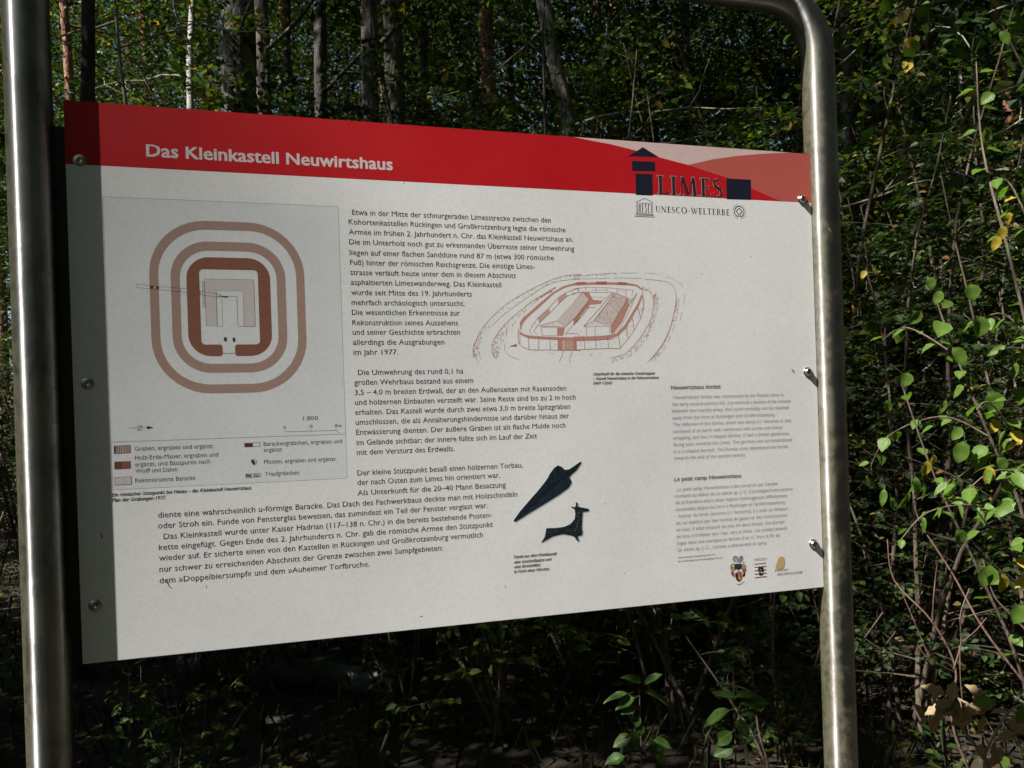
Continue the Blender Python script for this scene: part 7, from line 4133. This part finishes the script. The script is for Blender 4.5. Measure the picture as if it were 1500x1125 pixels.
for i, (px, d) in enumerate([(-120, 13), (30, 16), (170, 18), (330, 15), (430, 12.5), (520, 17), (640, 13.5), (700, 19), (790, 15), (870, 12.5), (960, 16), (1040, 13), (1120, 18), (1190, 14), (1290, 18), (1350, 13), (1440, 16), (1540, 13), (1640, 15), (240, 21), (600, 22), (1000, 21), (1400, 22)]):
    b = ground_at(px, d); root = empty('woodland_tree', b); tag(root, 'tall leafy tree with dense small leaves deep in the wood behind the board', 'tree', 'leafy trees deep in the wood')
    t_ = Tubes(); zz = np.linspace(-.2, 14, 12); t_.add(np.stack([np.cumsum(g.normal(0, .06, 12)), np.cumsum(g.normal(0, .06, 12)), zz], 1), np.linspace(.11, .05, 12), 9, .03, g); link('trunk', t_.mesh('trunk', M['bark_oak'] if i % 2 else M['bark_dark']), root)
    for q_, cz in enumerate((4.2 if px > 380 else 6.5, 8.0, 11.2, 14.0)):
        o = link('crown', crownF if (i + q_) % 2 else crownG, root, (g.uniform(-.8, .8), g.uniform(-.8, .8), cz + g.uniform(-.6, .6))); o.rotation_euler = (g.uniform(-.2, .2), g.uniform(-.2, .2), g.uniform(0, 6.28))
# unseen bent oak, added and shaped to shade the board's upper left softly
E2 = (Vector((0, 1, 0)) - SUN * SUN.y).normalized(); E1 = E2.cross(SUN); E1 = E1 if E1.z > 0 else -E1
oc = Vector((0, 0, PZ)) + SUN * 29 + E2 * .31
ob = oc - E1 * 9; ob = Vector((ob.x - 1.2, ob.y, 0)); root = empty('oak_tree', ob); tag(root, 'bent oak added outside the view to shade the upper left of the board', 'tree')
zt = (oc - E1 * 7).z
pts = [(0, 0, -.2), (.05, .1, 3), (-.1, .05, 7), (.1, -.05, 12), tuple((oc - E1 * 9.5) - ob - Vector((.3, 0, 1.5)))] + [tuple(oc + E1 * u_ - ob) for u_ in (-7, -5, -3, -1.5, 0, .6)] + [tuple(oc + E1 * 1.0 + E2 * .5 - ob), tuple(oc + E1 * 1.6 + E2 * 2.4 - ob)]
t_ = Tubes(); t_.add(pts, [.55, .46, .42, .38, .34, .31, .30, .28, .27, .27, .26, .24, .16], 16); link('trunk', t_.mesh('trunk', M['bark_oak']), root)
o = link('crown', crownV, root, oc + E1 * 1 + E2 * 5.2 - ob); o = link('crown', crownD, root, oc + E1 * 4.5 + E2 * 5.5 - ob)
# unseen trees added to block sun and sky; they show in the steel
k_ = 0
CR = []
for (x, y) in [(8, 7), (11, 5), (10.5, 9)]: CR.append((x, y, 13, [8.4 + (k_ * 1.7) % 2.5, 12]))
CR.append((-5.0, 3.7, 13, [2.2, 3.8, 5.4]))
CR.append((-7.6, 3.6, 13, [3.4]))
CR.append((-4.0, 2.3, 13, [7.2, 9.2]))
CR.append((-4.9, 2.9, 9, [1.5, 3.0, 4.6]))
for (x, y) in [(7, 3.2), (9.5, 1), (8.5, -2.5), (11, -5), (12, -1), (5, -7), (8, -8), (1, -8), (-3, -8.5), (-7, -8.5), (3, -11), (-1, -12), (9, -7), (-5, -12), (-10, -8), (12.5, 3), (6, -11)]: CR.append((x, y, 13, [2.4, 6, 9.6, 12.6]))
for (x, y) in [(2.5, -5.6), (6, -4.2), (-2, -6.4), (5.5, -1.5), (5.5, -5)]: CR.append((x, y, 13, [8.6, 12]))
for (x, y, cz) in [(3.4, -5.0, .9), (-1.6, -4.3, .9), (.8, -4.6, .9), (6.6, -3.0, 1.0), (5.6, -5.4, 1.2), (-4.2, -6.8, 1.2), (1, -8.6, 1.2), (4.6, -9.4, 1.2), (8.4, -5.2, 1.2), (-2, -9, 1.2)]: CR.append((x, y, cz + .8, [cz]))
for (x, y) in [(.6, -5.0), (3.6, -5.0)]: CR.append((x, y, 13, [2.6, 5.4]))
for (x, y) in [(-11, -3), (-10.5, -5.5), (-12, 0), (-10.5, 1.4)]: CR.append((x, y, 6, [2.4, 4.4]))
for (x, y, cz) in [(-4.8, -1.6, 1.0), (-4.8, .8, 1.0), (-5.0, -4.2, 1.4), (-7.2, -.4, 2.9), (-7.4, -3.2, 3.0), (-2.6, -4.8, 1.2)]: CR.append((x, y, cz + .8, [cz]))  # low flattened crowns added to shade the ground in front of the sign
for (x, y, h, czs) in CR:
    k_ += 1
    g0 = np.random.default_rng(900 + k_); root = empty('woodland_tree', (x, y, ground_z(x, y))); tag(root, 'leafy tree added outside the view to hold back sun and sky', 'tree', 'added trees outside the view')
    t_ = Tubes(); zz = np.linspace(-.2, h, 12); t_.add(np.stack([np.cumsum(g0.normal(0, .05, 12)), np.cumsum(g0.normal(0, .05, 12)), zz], 1), np.linspace(.16, .06, 12), 9, .03, g0); link('trunk', t_.mesh('trunk', M['bark_grey']), root)
    for q_, cz in enumerate(czs):
        o = link('crown', crownV if (k_ + q_) % 2 else crownD, root, (.3 * q_, -.2 * q_, cz)); o.rotation_euler = (0, 0, k_ * 1.3 + q_)
        if h < 6: o.scale = (1, 1, .5)


# ---- first row of shrubs, each a thing with its own stems and leaves
for i_, (nm, lab, cat, key, px, d, s_, matn, lean) in enumerate([
    ('leafy_shrub', 'mid green shrub just above the title lettering', 'shrub', 'hazel', 560, 5.4, 1.5, 'leaf', (.03, 0)),
    ('leafy_shrub', 'fresh green young maple right of the thick grey trunk', 'shrub', 'maple', 430, 7.2, 1.1, 'leaf', (0, 0)),
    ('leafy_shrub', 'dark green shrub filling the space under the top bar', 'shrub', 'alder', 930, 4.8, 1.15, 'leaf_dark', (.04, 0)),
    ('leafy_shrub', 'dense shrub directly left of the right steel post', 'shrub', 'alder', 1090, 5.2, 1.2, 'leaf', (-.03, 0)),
    ('leafy_shrub', 'dark shrub close right of the right steel post', 'shrub', 'alder', 1310, 4.0, .9, 'leaf_dark', (.02, 0)),  # dark leaves stand in for shade on this shrub
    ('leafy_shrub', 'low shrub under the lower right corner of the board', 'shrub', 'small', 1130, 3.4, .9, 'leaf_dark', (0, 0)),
    ('leafy_shrub', 'grey green shrub behind the top left corner of the board', 'shrub', 'bare', 230, 6.8, 1.5, 'leaf_grey', (0, 0)),
    ('leafy_shrub', 'low leafy shrub at the foot of the left post', 'shrub', 'small', 240, 3.2, .6, 'leaf', (0, 0)),
]):
    p = ground_at(px, d); root = empty(nm, p); tag(root, lab, cat)
    a, b_, c_, d_ = PROTO[key]; rz = 1.7 * i_ + .4
    link('stems', mesh_np('stems', xform(a, (0, 0, 0), rz, s_, lean), b_, M['twig'], True), root)
    link('foliage', mesh_np('foliage', xform(c_, (0, 0, 0), rz, s_, lean), d_, M[matn], False), root)

# ---- leaf litter and low ground plants
g = np.random.default_rng(51)
n_ = 16000
X = g.uniform(-6, 9, n_); Y = g.uniform(-3, 11, n_) ; Z = 0.05 * np.sin(X * .9 + 1.3) * np.sin(Y * .7) + .03 * np.sin(X * 2.3 + Y * 1.9) - .02 + g.uniform(.002, .03, n_)
az = g.uniform(0, 6.28, n_)
V, F = leaf_arrays(np.stack([X, Y, Z], 1), np.stack([np.cos(az), np.sin(az), g.normal(0, .25, n_)], 1), np.stack([g.normal(0, .35, n_), g.normal(0, .35, n_), np.ones(n_)], 1), g.uniform(.035, .085, n_), .6)
lo_ = link('leaf_litter', mesh_np('leaf_litter', V, F, M['litter'])); tag(lo_, 'brown fallen leaves covering the forest floor', None, None, 'stuff')
P = []; D = []; U = []; Ls = []
for i in range(1500):
    x = g.uniform(-4, 7); y = g.uniform(1.2, 9)
    if math.sin(x * 1.7 + 2) * math.sin(y * 1.3) < -.2: continue
    z = ground_z(x, y); hh = g.uniform(.06, .3); k_ = int(g.integers(4, 9)); a0 = g.uniform(0, 6.28)
    for j in range(k_):
        a_ = a0 + j * 2.4; P.append((x + .02 * math.cos(a_), y + .02 * math.sin(a_), z + hh * (j + 1) / k_)); D.append((math.cos(a_), math.sin(a_), g.uniform(-.2, .5))); U.append((g.normal(0, .3), g.normal(0, .3), 1)); Ls.append(g.uniform(.04, .09))
V, F = leaf_arrays(np.array(P), np.array(D), np.array(U), np.array(Ls), .55)
gc = link('ground_plants', mesh_np('ground_plants', V, F, M['leaf'])); tag(gc, 'low leafy plants scattered over the forest floor', None, None, 'stuff')
# fine grass blades
n_ = 5000; X = g.uniform(-4, 7, n_); Y = g.uniform(1.0, 8, n_); Z = 0.05 * np.sin(X * .9 + 1.3) * np.sin(Y * .7) + .03 * np.sin(X * 2.3 + Y * 1.9) - .02; az = g.uniform(0, 6.28, n_)
V, F = leaf_arrays(np.stack([X, Y, Z], 1), np.stack([np.cos(az) * .5, np.sin(az) * .5, np.ones(n_)], 1), np.stack([np.cos(az + 1.5), np.sin(az + 1.5), np.zeros(n_)], 1), g.uniform(.08, .28, n_), .035)
gg = link('forest_grass', mesh_np('forest_grass', V, F, M['leaf_grey'])); tag(gg, 'sparse thin grass among the fallen leaves', None, None, 'stuff')

# ---- near leaves: shared blades
def near_leaf(name, mat, W=.66, serr=.0, curl=.12, lobes=0, n=7):
    """blade of unit length along +x, normal +z; uv = (along, across)"""
    V = []; UV = []
    for i in range(n + 1):
        t = i / n
        if lobes: wv = W * .5 * (math.sin(PI * min(1, t * 1.04)) ** .6) * (.62 + .38 * abs(math.cos(t * PI * lobes))) 
        else: wv = W * .5 * (math.sin(PI * t ** .8) ** .85 if 0 < t < 1 else 0) * (1 + (serr if i % 2 else -serr))
        z0 = -curl * t * t
        for s_ in (-1, 0, 1):
            V.append((t - (0.0), s_ * wv, z0 + abs(s_) * wv * .35 + .02 * math.sin(t * 9 + s_))); UV.append((t, s_ * wv / (W * .5)))
    F = []
    for i in range(n):
        a = i * 3
        F += [(a, a + 1, a + 4, a + 3), (a + 1, a + 2, a + 5, a + 4)]
    # petiole
    k_ = len(V); V += [(-.22, -.008, .02), (-.22, .008, .02), (0, .008, 0), (0, -.008, 0)]; UV += [(0, 0)] * 4; F.append((k_, k_ + 1, k_ + 2, k_ + 3))
    return mesh_np(name, V, F, mat, True, uv=UV)
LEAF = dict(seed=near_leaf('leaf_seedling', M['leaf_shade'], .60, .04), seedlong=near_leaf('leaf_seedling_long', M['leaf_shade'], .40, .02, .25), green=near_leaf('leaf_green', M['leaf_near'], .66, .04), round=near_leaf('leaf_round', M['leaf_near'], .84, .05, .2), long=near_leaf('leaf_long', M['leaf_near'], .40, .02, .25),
            yellow=near_leaf('leaf_yellow', M['leaf_yellow'], .62, .03, .25), oak=near_leaf('leaf_oak', M['leaf_oak'], .62, 0, .45, 3, 12), curl=near_leaf('leaf_curled', M['leaf_near'], .35, .02, .8))
def orient(D, U):
    X = Vector(D).normalized(); Z = Vector(U); Y = Z.cross(X)
    if Y.length < 1e-3: Y = Vector((0, 1, 0)).cross(X)
    Y.normalize(); Z = X.cross(Y); return Matrix((X, Y, Z)).transposed()
def put_leaf(root, kind, p, D, U, L, name='leaf'):
    o = bpy.data.objects.new(name, LEAF[kind]); col.objects.link(o); o.parent = root
    R_ = orient(D, U).to_4x4(); o.matrix_local = Matrix.Translation(Vector(p) - root.location) @ R_ @ Matrix.Diagonal((L, L, L, 1))
def smooth_path(pts, k=5):
    pts = [Vector(p) for p in pts]; out = []
    for i in range(len(pts) - 1):
        p0 = pts[max(i - 1, 0)]; p1 = pts[i]; p2 = pts[i + 1]; p3 = pts[min(i + 2, len(pts) - 1)]
        for j in range(k):
            t = j / k; out.append(.5 * ((2 * p1) + (-p0 + p2) * t + (2 * p0 - 5 * p1 + 4 * p2 - p3) * t * t + (-p0 + 3 * p1 - 3 * p2 + p3) * t ** 3))
    out.append(pts[-1]); return out
def near_plant(name, label, cat, base, stems, matn='twig', leaves=(), seed=3):
    """stems: list of (points, r0, r1, leafkinds, spacing, size); leaves: single extra leaves"""
    root = empty(name, base); tag(root, label, cat); rnd = random.Random(seed)
    cnt = 0
    for (pts, r0, r1, kinds, spac, size, t0) in stems:
        sp = smooth_path(pts); t_ = Tubes(); t_.add([tuple(p - root.location) for p in sp], np.linspace(r0, r1, len(sp)), 6, .06, rng); link('stem', t_.mesh('stem', M[matn]), root)
        if not kinds: continue
        ln = sum((sp[i + 1] - sp[i]).length for i in range(len(sp) - 1)); dist = 0; nxt = ln * t0; sgn = 1
        for i in range(len(sp) - 1):
            seg = sp[i + 1] - sp[i]; dist += seg.length
            while dist >= nxt and cnt < 290:
                d_ = seg.normalized(); side = d_.cross(Vector((0, 0, 1))); side = side.normalized() if side.length > .1 else Vector((1, 0, 0))
                side = Matrix.Rotation(rnd.uniform(-.7, .7) + (0 if sgn > 0 else PI), 3, d_) @ side
                p = sp[i + 1] + side * size * .2
                D = side * rnd.uniform(.7, 1.1) + d_ * rnd.uniform(.2, .7) + Vector((0, 0, -rnd.uniform(.1, .9)))
                U = Vector((rnd.gauss(0, .3) - .25, rnd.gauss(0, .3) - .35, 1))
                put_leaf(root, rnd.choice(kinds), p, D, U, size * rnd.uniform(.65, 1.15)); cnt += 1; sgn = -sgn; nxt += spac * rnd.uniform(.7, 1.3)
    for (kind, px, py, d, L, ang_, tilt) in leaves:
        p = at(px, py, d); D = RGT * math.cos(ang_) + UPV * math.sin(ang_) - FWD * rnd.uniform(-.2, .2); U = -FWD * math.cos(tilt) + UPV * math.sin(tilt) + RGT * rnd.uniform(-.3, .3)
        put_leaf(root, kind, p, D, U, L)
    return root

# shrub at the right edge, its large leaves in sun and shade
st = []
def S(pts, r0, r1, kinds, spac, size, t0=.15): st.append(([at(*p) for p in pts], r0, r1, kinds, spac, size, t0))
gk = ['green', 'round', 'green', 'green', 'yellow', 'curl']; gg_ = ['green', 'round', 'round', 'green']
S([(1560, 1290, 2.7), (1500, 1000, 2.6), (1440, 850, 2.55), (1370, 700, 2.5), (1320, 560, 2.5)], .007, .002, gg_, .10, .055, .45)
S([(1575, 1290, 2.6), (1530, 950, 2.5), (1500, 760, 2.45), (1450, 640, 2.4), (1400, 520, 2.4), (1365, 420, 2.45)], .008, .002, gg_, .085, .06, .3)
S([(1590, 1290, 2.6), (1560, 850, 2.4), (1520, 560, 2.4), (1480, 380, 2.4), (1440, 220, 2.5), (1430, 90, 2.6)], .009, .002, ['green', 'round'], .085, .05, .3)
S([(1560, 900, 2.4), (1500, 830, 2.2), (1440, 760, 2.15), (1400, 700, 2.1)], .004, .0015, gk, .036, .050, .05)
S([(1540, 760, 2.3), (1500, 700, 2.15), (1455, 690, 2.1), (1415, 720, 2.1)], .004, .0015, gk, .034, .052, .05)
S([(1540, 700, 2.3), (1490, 640, 2.15), (1450, 590, 2.1), (1430, 600, 2.1)], .004, .0015, gk, .036, .052, .05)
S([(1560, 420, 2.3), (1510, 330, 2.15), (1480, 270, 2.15), (1455, 260, 2.15)], .004, .0015, ['green', 'long', 'yellow', 'green'], .045, .055, .1)
S([(1560, 560, 2.3), (1510, 500, 2.2), (1470, 460, 2.2), (1430, 470, 2.2)], .004, .0015, ['green', 'long', 'green'], .05, .055, .1)
S([(1500, 760, 2.45), (1430, 740, 2.35), (1360, 750, 2.3), (1320, 790, 2.3)], .004, .0015, ['curl', 'green', 'long', 'curl'], .04, .045, .2)
S([(1560, 200, 2.5), (1500, 100, 2.4), (1470, 40, 2.4), (1440, -20, 2.4)], .004, .0015, ['round', 'green'], .07, .05, .1)
S([(1400, 520, 2.4), (1330, 480, 2.6), (1290, 500, 2.7)], .003, .0012, gg_, .055, .05, .1)
S([(1450, 640, 2.4), (1380, 610, 2.5), (1300, 640, 2.6), (1270, 700, 2.7)], .003, .0012, gg_, .06, .05, .1)
hang = []
rr_ = random.Random(3)
for (x, y, k, L) in [(1395, 523, 'green', .075), (1437, 477, 'round', .07), (1449, 588, 'round', .085), (1459, 628, 'yellow', .055), (1410, 640, 'green', .055), (1412, 660, 'green', .08), (1432, 672, 'round', .075), (1447, 668, 'green', .07), (1464, 684, 'round', .055), (1449, 697, 'yellow', .06),
                     (1356, 689, 'yellow', .055), (1370, 680, 'yellow', .04), (1493, 700, 'round', .05), (1480, 725, 'green', .055), (1484, 750, 'green', .08), (1452, 842, 'round', .08), (1468, 855, 'yellow', .07), (1398, 790, 'round', .06), (1391, 715, 'curl', .07), (1397, 722, 'curl', .07), (1384, 720, 'long', .06), (1341, 712, 'curl', .07), (1335, 718, 'curl', .06), (1348, 720, 'long', .065), (1330, 735, 'curl', .06),
                     (1499, 900, 'round', .07), (1293, 730, 'long', .06), (1305, 742, 'long', .055), (1473, 800, 'curl', .06), (1420, 430, 'round', .06), (1380, 440, 'green', .05), (1350, 470, 'green', .055), (1475, 520, 'long', .06), (1490, 545, 'long', .06), (1485, 470, 'green', .06), (1495, 580, 'green', .065), (1360, 420, 'round', .045), (1498, 290, 'round', .085), (1490, 350, 'green', .06), (1470, 345, 'yellow', .05), (1460, 360, 'yellow', .05), (1480, 325, 'yellow', .045), (1420, 560, 'green', .05), (1385, 600, 'long', .05), (1330, 560, 'round', .05), (1300, 600, 'green', .05), (1440, 200, 'round', .05), (1470, 60, 'green', .055), (1455, 150, 'round', .05)]:
    hang.append((k, x + rr_.gauss(0, 2), y - 14, 2.12 + rr_.uniform(-.06, .1), L * .84, -PI / 2 + rr_.gauss(0, .45), rr_.uniform(.05, .9)))
near_plant('buckthorn_shrub', 'near shrub with large green and yellowing leaves at the right edge', 'shrub', ground_at(1570, 2.6), st, 'twig', hang, seed=8)
# bare reddish whip shoots with a withered oak spray in front
st = []
S([(1480, 1500, 2.1), (1440, 1200, 2.1), (1395, 1060, 2.05), (1400, 980, 2.05), (1365, 910, 2.05), (1310, 850, 2.1), (1300, 790, 2.1)], .0045, .0014, None, 0, 0)
S([(1366, 912, 2.05), (1368, 870, 2.03), (1373, 825, 2.0)], .0022, .0012, None, 0, 0)
S([(1397, 980, 2.05), (1408, 940, 2.03), (1407, 900, 2.0), (1420, 862, 2.0)], .0022, .0012, None, 0, 0)
S([(1398, 985, 2.05), (1360, 965, 2.0), (1345, 945, 2.0)], .0018, .001, None, 0, 0)
S([(1410, 940, 2.03), (1428, 925, 2.0), (1445, 905, 2.0)], .0018, .001, None, 0, 0)
S([(1420, 1075, 2.05), (1408, 1010, 2.0), (1406, 945, 2.0)], .002, .001, None, 0, 0)
S([(1360, 960, 2.2), (1335, 900, 2.2), (1322, 870, 2.2)], .0018, .001, None, 0, 0)
S([(1500, 1000, 2.2), (1440, 920, 2.2), (1395, 840, 2.25), (1350, 770, 2.3), (1340, 740, 2.3)], .0035, .0015, None, 0, 0)
S([(1540, 960, 2.2), (1480, 900, 2.2), (1455, 870, 2.2), (1440, 820, 2.2)], .0035, .0015, None, 0, 0)
near_plant('bare_shoots', 'leafless reddish shoots forking right of the right steel post', 'plant', ground_at(1480, 2.1), st, 'twig_red', seed=2)
st = []
S([(1600, 1500, 1.9), (1510, 1240, 1.85), (1440, 1110, 1.8), (1400, 1055, 1.8), (1385, 1035, 1.8)], .006, .002, None, 0, 0)
S([(1440, 1110, 1.8), (1465, 1060, 1.75), (1480, 1040, 1.75), (1500, 1030, 1.75)], .003, .0015, None, 0, 0)
S([(1500, 1220, 1.85), (1470, 1130, 1.8), (1445, 1085, 1.78)], .003, .0015, None, 0, 0)
lv = []
rr_ = random.Random(12)
for (cx_, cy_, n_) in ((1385, 1020, 8), (1365, 1045, 5), (1430, 1035, 7), (1460, 1030, 4), (1495, 1070, 8), (1455, 1100, 4), (1415, 1050, 4)):
    for q in range(n_): lv.append(('oak', cx_ + rr_.gauss(0, 11), cy_ + rr_.gauss(0, 9), 1.8 + rr_.uniform(-.05, .05), rr_.uniform(.03, .05), rr_.uniform(1.0, 5.2), rr_.uniform(.1, 1.3)))
lv += [('green', 1400, 1030, 1.78, .05, 3.6, 1.0), ('green', 1425, 1032, 1.78, .05, .3, .8), ('green', 1490, 1060, 1.75, .045, 1.2, .5)]
near_plant('withered_oak', 'oak spray with curled brown leaves near the lower right corner', 'plant', ground_at(1600, 1.9), st, 'twig_pale', lv, seed=4)
# two young plants under the board
def young(name, label, px, d, rows, mat='twig_red', seed=1):
    st = [([at(px + 4, 1400, d), at(px + 2, 1130, d), at(px, 1060, d), at(px - 2, 985, d)], .0035, .0016, None, 0, 0, 0)]
    base = ground_at(px + 4, d); near_plant(name, label, 'plant', base, st, mat, [({'green': 'seed', 'long': 'seedlong', 'yellow': 'seed'}[k], x, y, d - .03, L * .92, a, t) for (k, x, y, L, a, t) in rows], seed)
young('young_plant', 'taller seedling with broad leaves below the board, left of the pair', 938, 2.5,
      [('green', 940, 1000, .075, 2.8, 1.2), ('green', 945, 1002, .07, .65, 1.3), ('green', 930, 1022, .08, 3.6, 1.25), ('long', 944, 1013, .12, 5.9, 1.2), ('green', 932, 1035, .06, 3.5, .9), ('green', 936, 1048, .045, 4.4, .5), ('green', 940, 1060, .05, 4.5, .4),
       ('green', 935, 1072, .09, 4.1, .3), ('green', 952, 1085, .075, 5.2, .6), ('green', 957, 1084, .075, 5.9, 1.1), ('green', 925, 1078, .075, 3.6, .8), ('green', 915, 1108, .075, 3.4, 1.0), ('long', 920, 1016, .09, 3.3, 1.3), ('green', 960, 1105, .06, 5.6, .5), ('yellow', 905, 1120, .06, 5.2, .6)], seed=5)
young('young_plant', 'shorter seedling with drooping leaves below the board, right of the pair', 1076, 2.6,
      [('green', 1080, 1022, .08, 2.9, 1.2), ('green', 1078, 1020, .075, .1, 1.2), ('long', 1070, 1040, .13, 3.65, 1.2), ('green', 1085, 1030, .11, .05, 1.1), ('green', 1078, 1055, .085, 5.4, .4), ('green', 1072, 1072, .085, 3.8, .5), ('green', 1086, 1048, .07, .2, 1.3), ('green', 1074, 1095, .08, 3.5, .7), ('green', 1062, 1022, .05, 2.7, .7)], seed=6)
young('young_plant', 'small plant with lit leaves beside the lower end of the left post', 190, 3.0,
      [('green', 195 + 16 * math.cos(i * 2.1) * (1 + i * .12), 1085 + 14 * math.sin(i * 1.7) * (1 + i * .1) , .045, i * 1.3, .9) for i in range(16)], seed=7)
root = empty('leaf_scrap', (1.219, -.024, PZ + .629)); tag(root, 'curled orange leaf scrap stuck to the right post', 'leaf scrap')
t_ = Tubes(); t_.add([(-.006, -.004, .011), (-.004, -.006, .005), (.001, -.005, .004), (.004, -.003, -.002), (.008, -.002, -.008)], [.0008, .0013, .0011, .0012, .0008], 6); link('curl', t_.mesh('curl', M['leaf_oak']), root)
# single autumn leaves caught by the light
for (nm, lab, px, py, d, L) in (('leaf_sprig', 'bright yellow leaves hanging above the board between birch and grey trunk', 312, 128, 6.2, .075), ('leaf_sprig', 'yellow leaves lit in the dark shrub high at the right', 1335, 82, 3.9, .06), ('leaf_sprig', 'orange leaf pair on the shrub right of the post', 1268, 396, 3.2, .04)):
    base = at(px, py, d); root = empty(nm, base); tag(root, lab, 'leaf sprig'); rr_ = random.Random(int(px))
    t_ = Tubes(); t_.add([(0, 0, .12), (.01, 0, .03), (0, 0, -.08)], [.0015, .0012, .001], 4); link('stem', t_.mesh('stem', M['twig']), root)
    for q in range(9 if L > .05 and py < 200 else 3):
        put_leaf(root, 'yellow' if (q % 3 or py > 200) else 'green', base + Vector((rr_.gauss(0, .06) if py < 200 else rr_.gauss(0, .01), rr_.gauss(0, .03), rr_.gauss(0, .07) if py < 200 else 0)), (rr_.gauss(0, .6), -.3, -1), (rr_.gauss(-.4, .3), -1, .5), L * rr_.uniform(.7, 1.2))


# ---- fallen log
lp0 = ground_at(255, 4.9); lp1 = ground_at(590, 4.35)
t_ = Tubes(); k_ = 26; pts = [lp0.lerp(lp1, i / (k_ - 1)) + Vector((0, 0, .09 + .02 * math.sin(i * .5))) for i in range(k_)]
root = empty('fallen_log', lp0); tag(root, 'grey weathered log lying in the shade under the board', 'log')
t_.add([tuple(p - lp0) for p in pts], .072 * (1 + .06 * rng.standard_normal(k_)), 14, .04, rng); link('log_trunk', t_.mesh('log_trunk', M['log']), root)
for j, (i, az) in enumerate(((6, .6), (13, 2.4), (20, 1.2))):
    t_ = Tubes(); p0 = pts[i] - lp0; t_.add([tuple(p0), tuple(p0 + Vector((.05 * math.cos(az), -.08, .12))), tuple(p0 + Vector((.14 * math.cos(az), -.12, .26 + .05 * j)))], [.02, .013, .006], 7); link('branch_stub', t_.mesh('branch_stub', M['log']), root)
